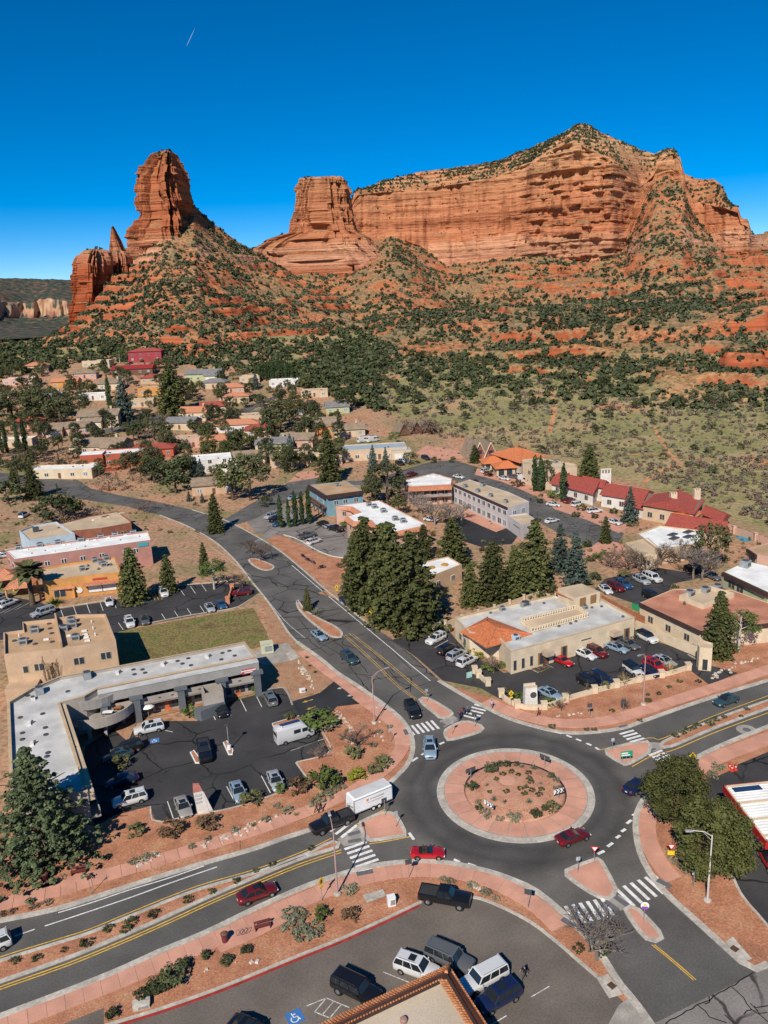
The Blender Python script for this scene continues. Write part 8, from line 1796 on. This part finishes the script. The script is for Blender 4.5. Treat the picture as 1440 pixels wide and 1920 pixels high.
# --- junipers standing on the plain, each its own; smaller scrub as one cover
def on_plain(x, y): return y < np.interp(x, [620,700,790,880,1010,1130,1240,1340,1440,1600],[705,770,812,832,850,868,905,945,985,1050])
n_ = 0; LJ = []
while n_ < 270:
    x = rnd.uniform(610,1480); y = rnd.uniform(640,980)
    if not on_plain(x, y): continue
    # thick towards the foot of the slopes, sparse on the open grass
    if rnd.random() > np.interp(y, [640,700,740,800,900,980],[1,1,.55,.3,.2,.16]): continue
    p = G(x, y); far = y < 790; h = rnd.uniform(3.0,6.0) if far else rnd.uniform(1.6,3.6)
    plant('juniper', 0,0,'dark juniper standing on the grassy plain below the cliffs', h=h, w=1.15, group='junipers on the plain', pos=p); n_ += 1
def cover(name, label, npt, m, hr, test, k, seed, yr=(640,1000), xr=(560,1500), flat=.6):
    rr_ = random.Random(seed); pts, hs_ = [],[]
    while len(pts) < npt:
        x, y = rr_.uniform(*xr), rr_.uniform(*yr)
        if not test(x, y, rr_): continue
        p = G(x, y); pts.append(tuple(p)); hs_.append(rr_.uniform(*hr) * (1.0 if y > 780 else 1.25))
    P = np.array(pts); h = np.array(hs_); n = len(P); d = rg.normal(0,1,(n, k, 3)); d /= np.linalg.norm(d, axis=2, keepdims=True); rr2 = rg.random((n, k, 1)) ** .4
    C = P[:, None] + d * rr2 * (h * .75)[:, None, None] * np.array([1,1, flat]) + np.array([0,0,1]) * (h * .4)[:, None, None]
    V, Q = leaf_quads(C.reshape(-1,3), np.repeat(h * .2, k),(d + np.array([0,0,.5])).reshape(-1,3), rg, .9,.5); o = stuff(link(name, np_mesh(name, V, Q, m))); o['label'] = label
thick = lambda x, y, r: on_plain(x, y) and r.random() < np.interp(y, [600,680,730,775],[1,.9,.5,0]) * (.25 + 1.3 * float(vnoise(np.array([[x / 60., y / 18.]]),9)[0]))
cover('woodland_scrub','dense juniper woodland along the foot of the slopes', 1300, F['dark'],(1.2,4.2), thick, 26,3,(610,815))
cover('sagebrush','grey brown sagebrush dotted over the plain', 2600, F['twig'],(.5,1.7), lambda x, y, r: on_plain(x, y),22,4)
cover('plain_sage','grey green low brush dotted over the plain', 2200, F['sage'],(.4,1.3), lambda x, y, r: on_plain(x, y) and vnoise(np.array([[x / 40., y / 15.]]),4)[0] > .4,18,6)
cover('valley_scrub','dark scrub between the houses and the hill', 1100, F['dark'],(1.6,4.2), lambda x, y, r: y < np.interp(x, [-60,250,500,700],[712,678,706,770]),24,8,(640,775),(-60,720))
cover('yard_scrub','low dry brush around the town yards', 1500, F['olive'],(.35,1.0), lambda x, y, r: y > np.interp(x, [0,500,700,1400],[720,720,800,1010]) and clear(G(x, y),1.2) and not (230 < x < 900 and y > 1000) and (x < 420 or x > 640 or y < 900),16,9,(700,1060),(-40,1440))
# thin vapour trail high in the sky
VAP, vn, vl, vb = nodes('vapour'); vb.inputs['Base Color'].default_value = (.8,.8,.8,1); vb.inputs['Alpha'].default_value = .3
g0, g1 = UR(350,86,15000), UR(366,52,15600); vt = thing('vapour_trail','short faint white vapour trail in the blue sky','vapour trail', tuple(g0)); MB().tube([(0,0,0), tuple((g1 - g0) * .5), tuple(g1 - g0)],[2.5,4.5,.6],6).build('streak', VAP, vt)
# footpaths worn over the plain
for pts, w_ in ((((1160,853),(1230,853),(1262,857),(1330,862),(1440,862)),1.6),(((1262,857),(1262,872),(1225,890),(1205,908)),1.6),(((1030,735),(1040,760),(1036,790),(1030,810)),2.2),(((1262,857),(1235,820),(1228,800)),1.2),(((1410,862),(1440,875)),1.4),(((840,752),(870,745),(900,740)),2.0)):
    ln = cat_rom(W(pts),3.0); ln = [p + Vector((rnd.uniform(-.5,.5), rnd.uniform(-.5,.5),0)) for p in ln]; o = struct(ribbon(ln, w_, .07).build('path', mat('path_soil', (.50,.235,.11),.95,.2,.3)))
# --- planted beds: shrubs by photograph position
def many(kind, pts, label, group, z=.08, w=1.2):
    for q in pts: plant(kind, q[0], q[1], label, h=q[2], w=w * (q[3] if len(q) > 3 else 1), group=group, z=z)
for k, x, y, h, w, lb in (('oliveshrub', 256,1566,1.5,1.5,'clipped round olive bush beside the cedar'),('rustshrub', 320,1566,1.9,1.7,'broad rusty brown bush, largest on the office bank'),('rustshrub', 390,1553,1.7,1.6,'rusty bush beside the tall white sign'),('oliveshrub', 473,1506,1.7,1.7,'olive bush in front of the silver blue sedan'),('rustshrub', 561,1484,1.9,1.6,'brown bush at the corner of the office lot'),('greenshrub', 527,1487,1.6,1.0,'clipped green ball in front of the silver sedan'),('greenshrub', 608,1480,3.4,1.1,'tall green bush beside the trailer bank'),('limeshrub', 670,1460,1.3,2.0,'bright lime green bush above the trailer'),('oliveshrub', 718,1436,1.6,1.5,'grey green bush at the bend of the pavement'),('oliveshrub', 702,1450,1.4,1.4,'second grey green bush at the bend of the pavement'),('greenshrub', 597,1362,2.4,2.2,'wide green bush behind the camper van'),('clump', 610,1368,1.9,1.4,'silvery bush merged with the wide green one'),('oliveshrub', 543,1350,1.3,1.2,'small clipped bush at the planter by the van'),('oliveshrub', 664,1420,2.0,1.3,'yellow green bush under the leafless shrub tree'),('oliveshrub', 228,1440,2.2,1.1,'yellow green round bush in the office shade'),('greenshrub', 356,1345,2.3,1.0,'green bush at the foot of the stair tower'),('oliveshrub', 408,1312,2.4,1.0,'olive bush before the office column'),('greenshrub', 482,1302,1.8,.9,'small green bush at the office end'),('greenshrub', 605,1722,1.5,1.2,'round dark green bush in the front verge'),('rustshrub', 658,1724,1.4,1.3,'grey rust bush in the front verge'),('clump', 655,1672,.9,1.8,'low sage clump at the rose lamp foot'),('limeshrub', 886,1226,1.5,1.1,'yellow flowering bush beside the parked white suv'),('limeshrub', 898,1235,1.4,1.1,'yellow flowering bush at the building corner'),('greenshrub', 878,1215,1.5,1.2,'green bush under the orange hip roof'),('greenshrub', 915,1256,1.1,2.4,'long low green hedge at the building corner'),('greenshrub', 940,1252,1.1,1.6,'square green hedge at the building corner'),('greenshrub', 980,1244,1.4,1.4,'clipped hedge below the arched door'),('oliveshrub', 1103,1214,1.5,1.6,'clipped hedge behind the white sedan'),('oliveshrub', 1182,1196,1.6,1.4,'clipped hedge at the far end of the facade'),('pampas', 1169,1284,2.2,.9,'pampas grass clump behind the low wall'),('pampas', 1255,1262,2.4,.9,'pampas grass clump beside the red suv'),('oliveshrub', 1135,1292,1.4,1.2,'olive bush between wall posts'),('bare', 1098,1300,2.2,1.2,'twiggy bush between wall posts'),('bare', 1065,1312,2.2,1.2,'pale twiggy bush behind the curved wall'),('greenshrub', 1030,1322,1.1,2.0,'green hedge inside the curved wall'),('greenshrub', 972,1312,1.1,2.0,'green hedge left of the pillar sign'),('oliveshrub', 945,1300,1.0,1.6,'low hedge at the wall corner'),('greenshrub', 1377,1222,1.6,1.2,'green bush beside the gate tower'),('clump', 1345,1442,1.2,1.2,'round blue grey bush beside the cones'),('clump', 1335,1458,1.1,1.4,'low grey bush at the lot kerb'),('yucca', 594,1153,1.8,1.2,'spiky yucca in the planted road median'),('oliveshrub', 833,1149,1.5,1.2,'round bush under the pine row'),('greenyucca', 105,1133,2.4,1.3,'agave like clump at the palm foot'),('greenyucca', 96,1136,2.0,1.2,'second agave like clump at the palm foot'),('rustshrub', 916,893,2.4,1.5,'round red tinged topiary at the arched pavilion'),('rustshrub', 970,913,2.6,1.5,'round red tinged topiary on the paved court'),('greenshrub', 931,886,2.6,1.1,'green topiary ball before the pavilion'),('greenshrub', 955,890,2.0,1.1,'green topiary ball by the arches'),('greenshrub', 1040,935,2.6,1.4,'big green bush at the lone cypress'),('oliveshrub', 1091,958,2.2,1.3,'clipped ball bush at the restaurant kerb'),('shrub', 1150,963,1.8,1.3,'dark ball bush at the restaurant kerb'),('rustshrub', 1000,988,3.0,1.0,'red tinged tree bush at the annex'),('greenclump', 1128,1788,1.4,1.0,'dark clump at the leafless tree foot'),('greenclump', 1084,1784,1.0,1.0,'sage clump beside the leafless tree')):
    plant(k, x, y, lb, h=h, w=w, z=.06)
many('clump', [(545,1716,.9,1.5),(556,1728,.9,1.5),(551,1742,1.0,1.6),(568,1752,1.0,1.6),(586,1748,1.0,1.6),(575,1718,.6),(560,1712,.8)], 'spreading sage shrub patch in the front verge','sage patch in the front verge')
many('shrub', [(266,1874,1.1),(297,1858,1.4,1.2),(325,1842,1.7,1.2),(345,1815,1.1),(387,1797,.9),(424,1808,.9,1.1),(462,1788,.9),(285,1866,1.1),(310,1850,1.3),(212,1908,1.0)], 'dark green bush along the front bank','dark bushes of the front bank')
many('greenclump', [(27,1806,.7),(70,1800,.7),(163,1772,.9),(203,1745,.8),(245,1737,1.0),(236,1748,.8),(288,1718,.9),(352,1692,.8),(397,1675,.6),(443,1655,.7),(510,1624,.6),(583,1594,.6),(480,1636,.5),(120,1785,.5)], 'small dark shrub planted along the west median','shrubs of the west median', .13)
many('greenclump', [(1266,1382,.8),(1281,1377,.8),(1290,1370,.7),(1300,1367,.7),(1308,1362,.7),(1332,1360,.9),(1341,1352,.8),(1358,1347,.6),(1400,1332,.6)], 'small shrub planted along the east median','shrubs of the east median', .13)
many('brownclump', [(8,1716,.6),(24,1711,.6),(60,1704,.5),(72,1700,.5),(90,1696,.7)], 'dry brown tuft between pavement and kerb','dry tufts at the north kerb')
many('greenclump', [(1035,1365,.8),(1100,1370,.6),(1114,1370,.6),(1200,1353,.6),(1274,1280,.7),(1215,1316,.8),(1255,1290,.6),(1215,1305,.5),(1310,1280,.7),(1236,1303,.6),(1147,1335,.6),(1390,1345,.5)], 'small desert shrub in the garden verge','desert shrubs of the garden verge')
many('clump', [(440,1560,.8),(500,1540,.8),(540,1525,1.0),(590,1510,1.0),(610,1500,1.0,1.4),(620,1485,1.2),(360,1590,.7),(250,1620,.8),(270,1612,.8,1.3),(290,1606,.6),(520,1515,.8),(640,1480,.9),(390,1575,.6),(700,1400,.8),(712,1375,.7),(730,1365,.7)], 'dry sage clump on the office bank','sage clumps of the office bank')
many('pampas', [(600,1496,.9),(612,1490,1.0),(590,1502,.9),(622,1482,.9),(575,1470,.7),(555,1530,.6),(475,1550,.6),(635,1365,.6),(650,1372,.7),(640,1388,.7),(575,1235,.7),(590,1262,.7),(580,1250,.6)], 'dry straw grass tuft on the office bank','straw tufts of the office bank')
many('clump', [(845,1656,.7),(830,1652,.6),(885,1664,.8),(912,1678,.9),(930,1688,.6),(1262,1612,1.0),(1270,1622,.8),(1285,1635,1.0),(1256,1600,.7)], 'low sage tuft beside the curved pavement','sage tufts by the curved pavements')
# planting on the central island
S4 = lambda x, y: (800 + x / 4.235,1380 + y / 4.235)
def isl_h(p): r_ = (Vector((p.x, p.y, 0)) - RC).length; return float(np.interp(r_, [0,1.2,3,5,6.4,6.98],[.66,.66,.62,.42,.28,.16]))
for k, lst, lb, gr_ in (('shrub', [(510,285,1.9),(358,425,1.7),(640,240,1.2),(583,235,1.1),(715,232,.9),(870,640,1.5),(985,325,1.1),(412,575,1.1),(940,585,1.0)], 'dark green bush near the rim of the roundabout','dark bushes of the roundabout'),('oliveshrub', [(1000,590,1.9)], 'tall yellow green bush at the roundabout chevron', None),('greenclump', [(550,355,.7),(603,318,.8),(675,298,.8),(730,322,.7),(808,305,.8),(812,350,.8),(828,385,.8),(745,435,.8),(790,420,.7),(835,448,.8),(775,472,.8),(893,478,.9),(912,435,.8),(632,458,.8),(500,455,.6)], 'small green cushion plant inside the stone ring','cushion plants inside the stone ring'),('clump', [(465,610,1.2),(580,655,1.0),(690,660,1.2),(720,640,1.0),(1045,430,1.3),(1028,352,1.0),(660,630,.9),(485,635,.9),(410,525,.8)], 'grey green sage on the roundabout rim','sage of the roundabout rim'),('yucca', [(848,255,1.2),(533,515,1.0),(810,535,1.0),(755,245,.8),(620,535,.7),(480,400,.6),(905,385,.6)], 'pale spiky agave on the roundabout','agaves of the roundabout')):
    for x, y, h in lst: p = G(*S4(x, y),.4); plant(k, 0,0, lb, h=h * .82, w=1.1, group=gr_, pos=Vector((p.x, p.y, isl_h(p) - .05)))
# loose pale stones on the banks and the drainage run
PST = mat('pale_stone', (.52,.45,.38),.95,.2,3); rk = []
me = MB().box((0,0,0),(.5,.4,.3),.3,.7).mesh('stone', PST)
bed = struct(bpy.data.objects.new('rock_scatter', None)); col.objects.link(bed)
for (x0, y0),(x1, y1), n, sp in (((556,1238),(590,1290),34,5),((632,1335),(660,1372),26,5),((640,1380),(665,1400),12,5),((380,1590),(520,1530),50,12),((260,1625),(300,1600),20,8),((690,1330),(700,1400),10,20),((880,1660),(960,1700),6,6),((230,1870),(500,1790),16,14),((1040,1345),(1090,1338),9,2),((1330,1270),(1430,1230),30,10)):
    for i in range(n): f = rnd.random(); p = G(x0 + (x1 - x0) * f + rnd.uniform(-sp, sp), y0 + (y1 - y0) * f + rnd.uniform(-sp, sp) * .5); o = link('stone', me, bed, (p.x, p.y, .12), rnd.uniform(0,6)); s = rnd.uniform(.35,1.2); o.scale = (s, s, s)
print('objects', len(bpy.data.objects))
